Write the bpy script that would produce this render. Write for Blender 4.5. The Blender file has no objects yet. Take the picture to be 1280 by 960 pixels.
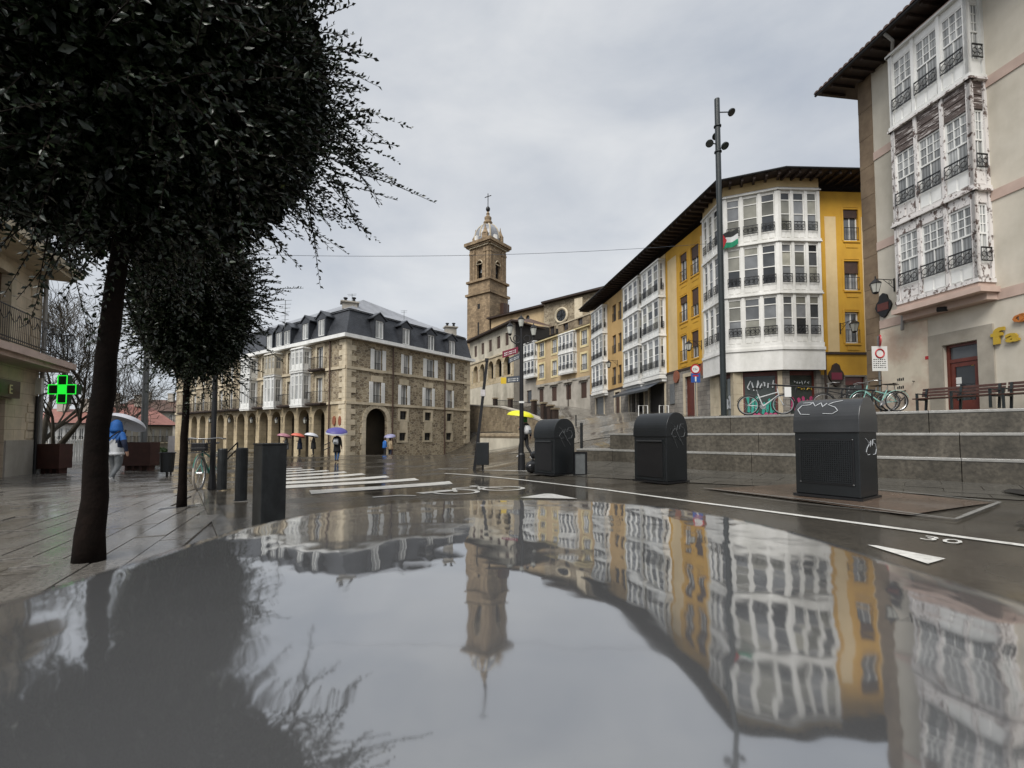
import bpy, bmesh, math, random
import numpy as np
from mathutils import Vector, Matrix

random.seed(7)
SC = bpy.context.scene
COL = SC.collection

# ------------------------------------------------------------------ camera
EYE = 1.10            # eye height above the road beside the camera, metres
F = 560.0             # focal length in photograph pixels (1280 wide)
PITCH = math.radians(2.5)
CY = 518.5            # row of the optical axis
cam_d = bpy.data.cameras.new('camera')
cam_d.sensor_fit = 'HORIZONTAL'
cam_d.sensor_width = 36.0
cam_d.lens = 36.0 * F / 1280.0
cam_d.shift_y = (CY - 480.0) / 1280.0
cam_d.clip_start = 0.01
cam_d.clip_end = 3000.0
cam_d.dof.use_dof = True
cam_d.dof.focus_distance = 14.0
cam_d.dof.aperture_fstop = 3.6
cam = bpy.data.objects.new('camera', cam_d)
COL.objects.link(cam)
cam.location = (0, 0, EYE)
cam.rotation_euler = (math.radians(90) + PITCH, 0, 0)
SC.camera = cam

# ------------------------------------------------------------------ world: overcast sky
SUN_EL, SUN_AZ = math.radians(50), math.radians(205)     # behind the camera, slightly left
w = bpy.data.worlds.new('World')
SC.world = w
w.use_nodes = True
nt = w.node_tree
nt.nodes.clear()
out = nt.nodes.new('ShaderNodeOutputWorld')
bg = nt.nodes.new('ShaderNodeBackground')
bg.inputs['Strength'].default_value = 0.1
sky = nt.nodes.new('ShaderNodeTexSky')
sky.sky_type = 'NISHITA'
sky.sun_disc = False
sky.sun_elevation = SUN_EL
sky.sun_rotation = SUN_AZ
tc = nt.nodes.new('ShaderNodeTexCoord')
mp = nt.nodes.new('ShaderNodeMapping')
mp.inputs['Scale'].default_value = (1.0, 1.0, 2.2)
n1 = nt.nodes.new('ShaderNodeTexNoise')
n1.inputs['Scale'].default_value = 2.3
n1.inputs['Detail'].default_value = 7
n1.inputs['Roughness'].default_value = 0.52
n1.inputs['Distortion'].default_value = 0.25
cr = nt.nodes.new('ShaderNodeValToRGB')
cr.color_ramp.elements[0].position = 0.30
cr.color_ramp.elements[0].color = (0.60, 0.65, 0.73, 1)
cr.color_ramp.elements[1].position = 0.68
cr.color_ramp.elements[1].color = (0.97, 0.985, 1.0, 1)
mul = nt.nodes.new('ShaderNodeMix'); mul.data_type = 'RGBA'; mul.blend_type = 'MULTIPLY'
mul.inputs['Factor'].default_value = 1.0
mul.inputs[7].default_value = (3.35, 3.35, 3.35, 1)
mix = nt.nodes.new('ShaderNodeMix'); mix.data_type = 'RGBA'
mix.inputs['Factor'].default_value = 0.95
L = nt.links.new
L(tc.outputs['Generated'], mp.inputs['Vector']); L(mp.outputs['Vector'], n1.inputs['Vector'])
L(n1.outputs['Fac'], cr.inputs['Fac']); L(cr.outputs['Color'], mul.inputs[6])
L(sky.outputs['Color'], mix.inputs[6]); L(mul.outputs[2], mix.inputs[7])
L(mix.outputs[2], bg.inputs['Color']); L(bg.outputs['Background'], out.inputs['Surface'])

# ------------------------------------------------------------------ sun through cloud
sd = bpy.data.lights.new('sun', 'SUN')
sd.energy = 1.5
sd.angle = math.radians(35)
sd.color = (1.0, 0.97, 0.92)
sun = bpy.data.objects.new('sun', sd)
COL.objects.link(sun)
sdir = Vector((math.sin(SUN_AZ) * math.cos(SUN_EL), math.cos(SUN_AZ) * math.cos(SUN_EL), math.sin(SUN_EL)))
sun.rotation_euler = sdir.to_track_quat('Z', 'Y').to_euler()
sun.location = (0, -20, 60)

# ------------------------------------------------------------------ exposure
SC.view_settings.view_transform = 'Standard'
SC.view_settings.look = 'None'
SC.view_settings.exposure = 1.25
SC.view_settings.gamma = 1.0
SC.view_settings.use_curve_mapping = False
SC.render.engine = 'CYCLES'
SC.cycles.use_denoising = True
SC.cycles.max_bounces = 6
SC.cycles.diffuse_bounces = 3
SC.cycles.glossy_bounces = 4
SC.cycles.transparent_max_bounces = 8
SC.cycles.caustics_reflective = False
SC.cycles.caustics_refractive = False
SC.cycles.sample_clamp_indirect = 6.0

# ------------------------------------------------------------------ photo pixels -> directions
def D(px, py):
    x = (px - 640.0) / F
    y = -(py - CY) / F
    wy = math.cos(PITCH) - y * math.sin(PITCH)
    wz = math.sin(PITCH) + y * math.cos(PITCH)
    return x / wy, wz / wy                      # (X per unit Y, dz per unit Y)

def P(px, py, Y):
    dx, dz = D(px, py)
    return Vector((dx * Y, Y, EYE + dz * Y))

# ------------------------------------------------------------------ terrain height (thin plate through measured points)
CTRL = [(0, 0, -1.05), (0, -12, -1.0), (-12, -12, -1.15), (12, -12, -.8), (10, 0, -.85), (-12, 0, -1.15),
        (-3.4, 3.6, -1.03), (-4.65, 6.3, -1.05), (-4.24, 7.0, -1.05), (-5.6, 8.6, -1.08), (-11.2, 12.6, -1.38), (-17.7, 16.6, -1.46),
        (-30, 17, -1.7), (-15.8, 18.9, -1.5), (-9.8, 25, -1.58), (-14.1, 38, -1.85), (-9.6, 34, -1.52), (-44.5, 59, -2.1), (-29, 48.5, -1.98),
        (-4.8, 50.0, -1.1), (.5, 20.7, -1.08), (5, 6.9, -.97), (3.3, 9.9, -1.05), (1.15, 12.2, -1.1), (7.5, 9.35, -.9), (9.1, 7.95, -.9),
        (4.83, 12, -.9), (1.9, 14.3, -.92), (3.3, 15.0, -.42), (4.6, 19.5, .05), (6.6, 27, .72), (8.0, 33, 1.2), (8.8, 49.5, 2.3), (9.8, 55, 2.95),
        (3.6, 66, 4.2), (0, 41, -.85), (2.4, 33, -.35), (5.0, 38, 1.15), (2.0, 52, 3.2), (12, 20, -.1), (14, 12, -.4), (25, 25, .5), (30, 0, -.4),
        (-6, 88, 6.0), (20, 74, 6.0), (-60, 90, -4.5), (-60, 30, -2.8), (-150, 150, -14), (150, 150, 4), (0, 300, 0), (-200, -50, -4), (200, -50, 0),
        (0, -150, -1), (250, 300, 0), (-250, 300, -14)]
_c = np.array(CTRL, float)
def _phi(r2):
    return np.where(r2 > 1e-12, 0.5 * r2 * np.log(np.maximum(r2, 1e-12)), 0.0)
_n = len(_c)
_K = _phi(((_c[:, None, :2] - _c[None, :, :2]) ** 2).sum(-1)) + np.eye(_n) * 0.25
_Pm = np.hstack([np.ones((_n, 1)), _c[:, :2]])
_A = np.vstack([np.hstack([_K, _Pm]), np.hstack([_Pm.T, np.zeros((3, 3))])])
_sol = np.linalg.solve(_A, np.concatenate([_c[:, 2], np.zeros(3)]))
def gz_np(x, y):
    x = np.asarray(x, float); y = np.asarray(y, float)
    r2 = (x[..., None] - _c[:, 0]) ** 2 + (y[..., None] - _c[:, 1]) ** 2
    return EYE + (_phi(r2) * _sol[:_n]).sum(-1) + _sol[_n] + _sol[_n + 1] * x + _sol[_n + 2] * y
def gz(x, y):
    return float(gz_np(x, y))

def G(px, py):
    """where the sight line of a photo pixel meets the ground"""
    dx, dz = D(px, py)
    f = lambda Y: EYE + dz * Y - gz(dx * Y, Y)
    a = 0.8
    while a < 120:
        b = a * 1.03
        if f(b) <= 0:
            for _ in range(30):
                m = (a + b) / 2
                if f(m) > 0: a = m
                else: b = m
            break
        a = b
    return Vector((dx * a, a, EYE + dz * a))

# terrace on the right: a gently rising plane behind three tall granite steps
TN = Vector((.67, .742)); TE = Vector((-.742, .67)); T0 = Vector((7.5, 9.35))
TB, T1, T2, T3 = EYE - .90, EYE - .45, EYE + .03, EYE + .49
def tz(x, y):
    s = (x - T0.x) * TN.x + (y - T0.y) * TN.y
    return T3 + .04 * max(0.0, s - .7)
def TP(t, s, z=0.0):
    p = T0 + TE * t + TN * s
    return Vector((p.x, p.y, z))
def GT(px, py):
    dx, dz = D(px, py)
    # plane T3 + .04*(s-.7)
    k = .04
    c0 = T3 - k * (.7 + T0.x * TN.x + T0.y * TN.y)
    Y = (c0 - EYE) / (dz - k * (dx * TN.x + TN.y))
    return Vector((dx * Y, Y, EYE + dz * Y))

# ------------------------------------------------------------------ materials (all procedural)
MATS = {}
def _new(name):
    m = bpy.data.materials.new(name)
    m.use_nodes = True
    MATS[name] = m
    t = m.node_tree
    return m, t, t.nodes['Principled BSDF'], t.links.new

def _coord(t, kind, scale):
    c = t.nodes.new('ShaderNodeTexCoord'); mpp = t.nodes.new('ShaderNodeMapping')
    mpp.inputs['Scale'].default_value = scale if isinstance(scale, tuple) else (scale,) * 3
    if kind == 'World':
        g = t.nodes.new('ShaderNodeNewGeometry'); t.links.new(g.outputs['Position'], mpp.inputs['Vector'])
    else:
        t.links.new(c.outputs[kind], mpp.inputs['Vector'])
    return mpp.outputs['Vector']

def _noise(t, vec, detail=5, rough=.55, scale=1.0):
    n = t.nodes.new('ShaderNodeTexNoise')
    n.inputs['Scale'].default_value = scale
    n.inputs['Detail'].default_value = detail
    n.inputs['Roughness'].default_value = rough
    t.links.new(vec, n.inputs['Vector'])
    return n.outputs['Fac']

def _ramp(t, fac, stops):
    r = t.nodes.new('ShaderNodeValToRGB')
    e = r.color_ramp.elements
    while len(e) < len(stops): e.new(0.5)
    for i, (p, c) in enumerate(stops):
        e[i].position = p
        e[i].color = (*c, 1) if len(c) == 3 else c
    t.links.new(fac, r.inputs['Fac'])
    return r.outputs['Color']

def _mix(t, fac, a, b, mode='MIX'):
    m = t.nodes.new('ShaderNodeMix'); m.data_type = 'RGBA'; m.blend_type = mode
    for s, v in ((0, fac), (6, a), (7, b)):
        if isinstance(v, (int, float)): m.inputs[s].default_value = v
        elif isinstance(v, tuple): m.inputs[s].default_value = (*v, 1) if len(v) == 3 else v
        else: t.links.new(v, m.inputs[s])
    return m.outputs[2]

def _bump(t, b, h, strength, dist):
    n = t.nodes.new('ShaderNodeBump')
    n.inputs['Strength'].default_value = strength
    n.inputs['Distance'].default_value = dist
    t.links.new(h, n.inputs['Height']); t.links.new(n.outputs['Normal'], b.inputs['Normal'])

def pm(name, c1, c2=None, scale=3.0, rough=.6, bump=.0, metal=0.0, stain=.25, stain_scale=.6, dist=.01, lo=.3, hi=.7, spec=.5, emit=0):
    """noise-mottled paint, plaster, metal or stone with broad stains"""
    m, t, b, L = _new(name)
    c2 = c2 or tuple(x * .8 for x in c1)
    v = _coord(t, 'World', scale)
    f = _noise(t, v, 8, .6)
    col = _ramp(t, f, [(lo, c2), (hi, c1)])
    if stain:
        f2 = _noise(t, _coord(t, 'World', (stain_scale, stain_scale, stain_scale * .35)), 5, .6)
        d = 1 - stain
        col = _mix(t, 1.0, col, _ramp(t, f2, [(.35, (d, d, d * .98)), (.6, (1, 1, 1))]), 'MULTIPLY')
    L(col, b.inputs['Base Color'])
    b.inputs['Roughness'].default_value = rough
    b.inputs['Metallic'].default_value = metal
    b.inputs['Specular IOR Level'].default_value = spec
    if bump: _bump(t, b, f, bump, dist)
    if emit:
        L(col, b.inputs['Emission Color']); b.inputs['Emission Strength'].default_value = emit
    return m

def ashlar(name, c1, c2, mortar, bw, bh, size=.012, rough=.8, bump=.5, tint=.35):
    m, t, b, L = _new(name)
    v = _coord(t, 'UV', 1.0)
    br = t.nodes.new('ShaderNodeTexBrick')
    br.inputs['Scale'].default_value = 1.0
    br.inputs['Brick Width'].default_value = bw
    br.inputs['Row Height'].default_value = bh
    br.inputs['Mortar Size'].default_value = size
    br.inputs['Mortar Smooth'].default_value = .3
    br.inputs['Bias'].default_value = .0
    br.inputs['Color1'].default_value = (*c1, 1); br.inputs['Color2'].default_value = (*c2, 1)
    br.inputs['Mortar'].default_value = (*mortar, 1)
    wv = _mix(t, .06, v, t.nodes.new('ShaderNodeTexNoise').outputs['Color'])
    L(v, br.inputs['Vector'])
    f = _noise(t, _coord(t, 'World', 2.5), 8, .65)
    d = 1 - tint
    col = _mix(t, 1.0, br.outputs['Color'], _ramp(t, f, [(.3, (d, d, d)), (.7, (1.08, 1.05, 1.0))]), 'MULTIPLY')
    f2 = _noise(t, _coord(t, 'World', (.5, .5, .2)), 4, .6)
    col = _mix(t, 1.0, col, _ramp(t, f2, [(.35, (.72, .7, .68)), (.6, (1, 1, 1))]), 'MULTIPLY')
    L(col, b.inputs['Base Color'])
    b.inputs['Roughness'].default_value = rough
    inv = t.nodes.new('ShaderNodeMath'); inv.operation = 'SUBTRACT'; inv.inputs[0].default_value = 1
    L(br.outputs['Fac'], inv.inputs[1])
    _bump(t, b, inv.outputs[0], bump, .02)
    return m

def rubble(name, cols, mortar, scale=3.2, rough=.85):
    m, t, b, L = _new(name)
    v = _coord(t, 'UV', (scale * .75, scale * 1.35, scale))
    nn = t.nodes.new('ShaderNodeTexNoise'); nn.inputs['Scale'].default_value = 1.6; nn.inputs['Detail'].default_value = 3
    L(v, nn.inputs['Vector'])
    vv = _mix(t, .12, v, nn.outputs['Color'], 'ADD')
    vo = t.nodes.new('ShaderNodeTexVoronoi'); vo.voronoi_dimensions = '2D'; vo.inputs['Scale'].default_value = 1.0
    ve = t.nodes.new('ShaderNodeTexVoronoi'); ve.voronoi_dimensions = '2D'; ve.feature = 'DISTANCE_TO_EDGE'; ve.inputs['Scale'].default_value = 1.0
    L(vv, vo.inputs['Vector']); L(vv, ve.inputs['Vector'])
    sep = t.nodes.new('ShaderNodeSeparateColor'); L(vo.outputs['Color'], sep.inputs['Color'])
    k = len(cols)
    col = _ramp(t, sep.outputs['Red'], [(i / (k - 1), c) for i, c in enumerate(cols)])
    edge = _ramp(t, ve.outputs['Distance'], [(.02, (0, 0, 0)), (.09, (1, 1, 1))])
    col = _mix(t, edge, mortar, col)
    f = _noise(t, _coord(t, 'World', (.6, .6, .3)), 6, .6)
    col = _mix(t, 1.0, col, _ramp(t, f, [(.35, (.7, .68, .65)), (.62, (1.05, 1.04, 1.0))]), 'MULTIPLY')
    L(col, b.inputs['Base Color'])
    b.inputs['Roughness'].default_value = rough
    _bump(t, b, edge, .6, .03)
    return m

def glass(name, dark, light, curtain=0.0, rough=.04):
    """window glass with the room or curtain seen through it; tone differs pane by pane"""
    m, t, b, L = _new(name)
    oi = t.nodes.new('ShaderNodeObjectInfo')
    col = _ramp(t, oi.outputs['Random'], [(0.0, dark), (.55, tuple((a + c) / 2 for a, c in zip(dark, light))), (1.0, light)])
    if curtain:
        wv = t.nodes.new('ShaderNodeTexWave'); wv.inputs['Scale'].default_value = 3.5; wv.inputs['Distortion'].default_value = 2.5
        wv.inputs['Detail'].default_value = 2
        L(_coord(t, 'UV', (1, .06, 1)), wv.inputs['Vector'])
        col = _mix(t, 1.0, col, _ramp(t, wv.outputs['Fac'], [(0, (1 - curtain,) * 3), (1, (1, 1, 1))]), 'MULTIPLY')
    f = _noise(t, _coord(t, 'World', 1.3), 3)
    col = _mix(t, 1.0, col, _ramp(t, f, [(.3, (.65, .65, .65)), (.7, (1.1, 1.1, 1.1))]), 'MULTIPLY')
    L(col, b.inputs['Base Color'])
    b.inputs['Roughness'].default_value = rough
    b.inputs['IOR'].default_value = 1.5
    b.inputs['Specular IOR Level'].default_value = .5
    _bump(t, b, _noise(t, _coord(t, 'World', 2.0), 2), .12, .01)
    return m

def peeling(name, paint, wood, amount=.5, sc=(7, 7, 4.5)):
    m, t, b, L = _new(name)
    f = _noise(t, _coord(t, 'World', sc), 9, .68)
    s = _noise(t, _coord(t, 'World', (3, 3, 26)), 6, .6)
    wd = _ramp(t, s, [(.35, tuple(x * .55 for x in wood)), (.65, wood)])
    mask = _ramp(t, f, [(amount - .02, (0, 0, 0)), (amount + .03, (1, 1, 1))])
    L(_mix(t, mask, wd, paint), b.inputs['Base Color'])
    b.inputs['Roughness'].default_value = .7
    _bump(t, b, mask, .3, .006)
    return m

def wet(name, cols, lo_r, hi_r, fine=18.0, patch=.45, bump=.25, dist=.006, brick=None, puddle=(.45, .6)):
    """wet paving: dark, with glossy films and puddles where the water stands"""
    m, t, b, L = _new(name)
    f = _noise(t, _coord(t, 'World', fine), 6, .7)
    g = _noise(t, _coord(t, 'World', 1.1), 5, .6)
    col = _ramp(t, g, [(.3, cols[0]), (.7, cols[1])])
    col = _mix(t, 1.0, col, _ramp(t, f, [(.3, (.5, .5, .5)), (.72, (1.4, 1.36, 1.3))]), 'MULTIPLY')
    p = _noise(t, _coord(t, 'World', (patch, patch, .01)), 5, .55)
    pr = _ramp(t, p, [(puddle[0], (1, 1, 1)), (puddle[1], (0, 0, 0))])
    rr = _mix(t, pr, (hi_r,) * 3, (lo_r,) * 3)
    h = f
    if brick:
        br = t.nodes.new('ShaderNodeTexBrick')
        br.inputs['Scale'].default_value = 1.0
        br.inputs['Brick Width'].default_value = brick[0]; br.inputs['Row Height'].default_value = brick[1]
        br.inputs['Mortar Size'].default_value = .012; br.inputs['Mortar Smooth'].default_value = .2
        br.inputs['Color1'].default_value = (.85, .85, .85, 1); br.inputs['Color2'].default_value = (1.12, 1.1, 1.07, 1)
        br.inputs['Mortar'].default_value = (.45, .44, .42, 1)
        g2 = t.nodes.new('ShaderNodeNewGeometry'); mp2 = t.nodes.new('ShaderNodeMapping')
        mp2.inputs['Rotation'].default_value = (0, 0, brick[2])
        L(g2.outputs['Position'], mp2.inputs['Vector']); L(mp2.outputs['Vector'], br.inputs['Vector'])
        col = _mix(t, 1.0, col, br.outputs['Color'], 'MULTIPLY')
    L(col, b.inputs['Base Color'])
    L(rr, b.inputs['Roughness'])
    b.inputs['IOR'].default_value = 1.4
    mm = t.nodes.new('ShaderNodeMath'); mm.operation = 'MULTIPLY'
    sp = t.nodes.new('ShaderNodeSeparateColor'); L(rr, sp.inputs['Color'])
    L(h, mm.inputs[0]); L(sp.outputs['Red'], mm.inputs[1])
    _bump(t, b, mm.outputs[0], bump, dist)
    return m

pm('white_paint', (.86, .86, .84), (.78, .78, .76), 5, .45, stain=.15, stain_scale=1.2)
pm('white_trim', (.86, .85, .82), (.77, .76, .73), 4, .6, stain=.2, stain_scale=.9)
peeling('old_white', (.72, .69, .67), (.17, .12, .105), .44)
peeling('peeled_board', (.50, .46, .44), (.12, .09, .08), .55, (2.2, 2.2, 15))
pm('cream_plaster', (.68, .63, .54), (.60, .55, .46), 2.2, .85, .15, stain=.22, stain_scale=.5)
pm('patched_plaster', (.74, .66, .53), (.60, .46, .36), 1.1, .85, .2, stain=.25, lo=.38, hi=.58)
pm('pink_band', (.60, .46, .39), (.52, .39, .33), 3, .8)
pm('brown_stone', (.26, .19, .12), (.16, .11, .07), 2.5, .85, .4, stain=.45)
pm('door_surround', (.42, .38, .32), (.33, .30, .25), 3, .8, .2)
pm('yellow_paint', (.66, .37, .035), (.60, .32, .03), 2.0, .75, .05, stain=.22, stain_scale=.4)
pm('cream_paint', (.76, .58, .32), (.70, .52, .27), 2.0, .75, stain=.2, stain_scale=.4)
pm('ochre_paint', (.62, .41, .17), (.55, .35, .14), 2.0, .8, stain=.3, stain_scale=.4)
pm('tan_paint', (.56, .42, .25), (.49, .36, .2), 1.6, .8, .1, stain=.3, stain_scale=.4)
pm('pale_yellow', (.78, .66, .38), (.7, .58, .32), 2.0, .75)
pm('pale_plaster', (.62, .57, .46), (.5, .45, .36), 1.2, .85, .1, stain=.4, stain_scale=.35)
pm('grey_plaster', (.50, .46, .40), (.38, .35, .3), 1.2, .85, .15, stain=.4, stain_scale=.35)
pm('quoin_stone', (.68, .59, .44), (.53, .45, .32), 2.5, .85, .3, stain=.35)
pm('granite', (.125, .110, .086), (.055, .048, .037), 14, .5, .25, stain=.5, stain_scale=1.1, lo=.35, hi=.65)
pm('granite_top', (.36, .355, .34), (.24, .235, .22), 12, .18, .1, stain=.3)
pm('slate', (.050, .055, .066), (.030, .033, .040), 4, .38, .2, stain=.3)
pm('lead_roof', (.32, .33, .36), (.2, .21, .23), 3, .35, stain=.3)
pm('roof_tile', (.13, .075, .055), (.07, .042, .032), 6, .6, .3)
pm('red_tile', (.33, .15, .12), (.25, .11, .09), 3, .6, .3)
pm('eave_wood', (.055, .033, .024), (.03, .019, .014), 5, .7)
pm('iron', (.018, .018, .02), (.012, .012, .013), 8, .45, metal=.3, stain=0)
pm('mast_paint', (.022, .030, .032), (.014, .019, .02), 6, .38, stain=.25)
pm('bollard_paint', (.026, .029, .030), (.012, .013, .014), 7, .5, stain=.5, stain_scale=9, spec=.35)
pm('bin_sheen_grey', (.045, .047, .050), (.034, .036, .039), 3, .30, stain=.25, stain_scale=1.5)  # lighter than the bodies: sky reflection put into the hood colour
pm('bin_dark', (.011, .013, .015), (.007, .009, .010), 3, .38, stain=.25, stain_scale=1.5)
pm('black_plastic', (.012, .012, .013), (.008, .008, .009), 6, .3, stain=0)
pm('bag_plastic', (.02, .021, .023), (.01, .01, .011), 9, .18, .6, stain=0)
pm('corten', (.075, .028, .02), (.045, .017, .012), 4, .6, stain=.3)
pm('bench_wood', (.085, .035, .025), (.048, .02, .014), 9, .35, stain=.25)
pm('maroon_wood', (.16, .035, .022), (.1, .022, .015), 5, .4)
pm('brown_wood', (.085, .042, .026), (.05, .026, .018), 6, .6)
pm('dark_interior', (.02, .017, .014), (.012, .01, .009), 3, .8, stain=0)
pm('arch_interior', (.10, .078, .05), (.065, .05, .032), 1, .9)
pm('shutter_grey', (.17, .18, .185), (.12, .125, .13), 6, .5)
pm('road_paint', (.78, .77, .73), (.5, .49, .46), 12, .28, stain=.25, stain_scale=2.5, lo=.3, hi=.5)
pm('graffiti_white', (.6, .62, .64), (.45, .47, .49), 9, .5, stain=0)
pm('graffiti_pink', (.55, .07, .2), (.42, .05, .15), 5, .5, stain=0)
pm('graffiti_green', (.03, .35, .27), (.02, .25, .2), 5, .5, stain=0)
pm('graffiti_yellow', (.6, .4, .04), None, 5, .5, stain=0)
pm('sign_white', (.75, .75, .73), (.68, .68, .66), 4, .4, stain=.1)
pm('sign_red', (.5, .025, .03), (.42, .02, .025), 4, .4, stain=.1)
pm('sign_blue', (.03, .10, .36), (.025, .08, .3), 4, .4, stain=.1)
pm('plaque_rust', (.30, .10, .05), (.22, .07, .035), 6, .5, stain=.2)
pm('sign_maroon', (.20, .012, .04), (.16, .01, .03), 4, .4, stain=.1)
pm('sign_grey', (.07, .08, .10), (.05, .06, .075), 4, .4, stain=.1)
pm('sign_yellow', (.72, .5, .03), (.65, .44, .03), 4, .4, stain=.1)
pm('gold_letter', (.62, .42, .05), (.5, .32, .03), 6, .35, metal=.4, stain=0)
pm('orange_letter', (.55, .19, .03), (.42, .13, .02), 6, .4, stain=0)
pm('pole_grey', (.16, .17, .17), (.12, .125, .125), 5, .4)
pm('pipe_grey', (.34, .33, .31), (.26, .25, .24), 5, .5)
pm('steel', (.5, .5, .5), (.4, .4, .4), 5, .3, metal=.9, stain=0)
pm('flag_black', (.02, .02, .02), None, 5, .8, stain=0)
pm('flag_white', (.7, .7, .7), None, 5, .8, stain=0)
pm('flag_green', (.01, .25, .13), None, 5, .8, stain=0)
pm('flag_red', (.45, .02, .03), None, 5, .8, stain=0)
pm('lamp_glass', (.55, .55, .5), (.45, .45, .4), 5, .2, stain=0)
pm('skin', (.45, .27, .19), (.4, .23, .16), 6, .5, stain=0)
pm('hair_dark', (.03, .02, .015), None, 10, .5, stain=0)
pm('navy_cloth', (.012, .02, .05), None, 8, .85, .2, stain=.2)
pm('black_cloth', (.014, .014, .016), None, 8, .85, .2, stain=.2)
pm('blue_cloth', (.02, .14, .46), (.015, .11, .38), 8, .7, .3, stain=.25, stain_scale=4)
pm('white_cloth', (.68, .69, .71), (.58, .59, .61), 8, .7, .3, stain=.25, stain_scale=4)
pm('grey_cloth', (.16, .17, .18), (.11, .12, .125), 8, .85, .3, stain=.3, stain_scale=4)
pm('denim', (.05, .12, .28), (.035, .09, .21), 8, .85, .3, stain=.2)
pm('beige_cloth', (.42, .32, .2), (.34, .26, .16), 8, .85, .3, stain=.2)
pm('green_cloth', (.05, .2, .04), None, 8, .85, stain=0)
pm('shoe_white', (.65, .65, .65), (.5, .5, .5), 8, .6, stain=.2)
pm('shoe_brown', (.16, .07, .04), None, 8, .6, stain=.2)
pm('umbrella_white', (.62, .63, .67), (.54, .55, .59), 4, .5, stain=.1)
pm('umbrella_purple', (.10, .085, .34), (.08, .07, .27), 4, .5, stain=.1)
pm('umbrella_lilac', (.3, .3, .46), (.25, .25, .39), 4, .5, stain=.1)
pm('umbrella_yellow', (.75, .74, .02), (.68, .66, .02), 4, .5, stain=.1)
pm('umbrella_coral', (.62, .14, .09), (.54, .11, .07), 4, .5, stain=.1)
pm('umbrella_pink', (.42, .2, .24), (.3, .12, .16), 4, .5, stain=.1)
pm('bike_green', (.03, .19, .15), None, 5, .35, stain=0)
pm('bike_white', (.6, .62, .62), None, 5, .35, stain=0)
pm('bike_mint', (.3, .58, .52), None, 5, .35, stain=0)
pm('tyre', (.018, .018, .018), None, 8, .8, stain=0)
pm('tyre_cream', (.42, .38, .33), None, 8, .7, stain=0)
pm('bark', (.012, .007, .005), (.005, .003, .002), 12, .9, .8, dist=.02, stain=.4, stain_scale=2, spec=.15)
pm('bare_bark', (.06, .05, .035), (.035, .03, .02), 8, .85, .4)
pm('paper', (.55, .52, .52), (.42, .4, .4), 9, .7, stain=.2)
ashlar('tower_stone', (.41, .305, .19), (.24, .175, .108), (.17, .12, .075), .72, .42)
ashlar('ashlar_cream', (.60, .50, .34), (.52, .43, .28), (.36, .29, .19), 1.0, .5)
ashlar('block_grey', (.36, .34, .31), (.29, .27, .245), (.15, .14, .13), .62, .3, .014)
ashlar('ashlar_warm', (.62, .53, .40), (.54, .46, .34), (.40, .33, .24), .9, .42, .01, tint=.2)
ashlar('slate_tiles', (.058, .064, .078), (.038, .043, .053), (.018, .02, .025), .3, .16, .012, rough=.4)
ashlar('barrel_tiles', (.14, .08, .058), (.085, .05, .04), (.03, .02, .016), .26, .5, .02, rough=.6)
rubble('rubble_stone', [(.35, .285, .195), (.21, .165, .11), (.42, .355, .255), (.27, .215, .145), (.16, .125, .09)], (.52, .465, .36))
rubble('rubble_dark', [(.27, .215, .14), (.18, .14, .09), (.33, .265, .18), (.2, .15, .1)], (.26, .22, .16))
glass('pane_grey', (.05, .055, .06), (.30, .31, .32))
glass('pane_dark', (.018, .02, .023), (.07, .075, .08))
glass('pane_curtain', (.30, .31, .31), (.60, .61, .60), .45)
glass('pane_blind', (.13, .13, .115), (.40, .39, .33))
glass('shop_glass', (.045, .055, .05), (.10, .115, .105))
wet('wet_road', ((.040, .036, .030), (.074, .067, .056)), .09, .30, 34, .5, .6, .006, puddle=(.42, .62))
wet('wet_plank', ((.12, .114, .106), (.185, .177, .165)), .10, .30, 30, .9, .55, .005, puddle=(.38, .6))
wet('wet_plank_bed', ((.10, .095, .088), (.16, .152, .142)), .10, .30, 26, .8, .3, .004, puddle=(.38, .6), brick=(1.5, .26, -1.993))
wet('wet_slab', ((.072, .070, .062), (.11, .105, .095)), .09, .30, 24, .6, .3, .004, puddle=(.4, .62))
wet('wet_red', ((.105, .078, .060), (.15, .108, .083)), .10, .3, 22, .8, .3, .004)
wet('joint', ((.028, .026, .023), (.04, .037, .033)), .2, .45, 20, .5)
wet('wet_terrace', ((.12, .115, .105), (.17, .165, .15)), .10, .30, 20, .5, .3, .004, brick=(.9, .6, .7))

wet('wet_setts', ((.13, .125, .115), (.20, .193, .178)), .09, .26, 20, .35, .3, .004, brick=(.5, .3, .25))  # lightened base colour stands in for the sky mirrored on the slope

# leaves: dark glossy evergreen, tone differs leaf by leaf
def leafmat(name, a, b_):
    m, t, b, L = _new(name)
    at = t.nodes.new('ShaderNodeAttribute'); at.attribute_name = 'tone'
    L(_ramp(t, at.outputs['Fac'], [(0, a), (.85, b_), (1.0, (.10, .125, .02))]), b.inputs['Base Color'])
    b.inputs['Roughness'].default_value = .3
    return m
leafmat('leaf_dark', (.007, .013, .006), (.024, .038, .016))
leafmat('leaf_mid', (.010, .018, .008), (.032, .048, .020))
leafmat('leaf_hedge', (.03, .06, .02), (.07, .12, .04))

# green pharmacy sign: lit tubes
m, t, b, L = _new('led_green')
b.inputs['Base Color'].default_value = (.02, .4, .05, 1)
b.inputs['Emission Color'].default_value = (.02, 1, .05, 1); b.inputs['Emission Strength'].default_value = .36
pm('led_off', (.012, .045, .02), None, 5, .4, stain=0)

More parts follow.
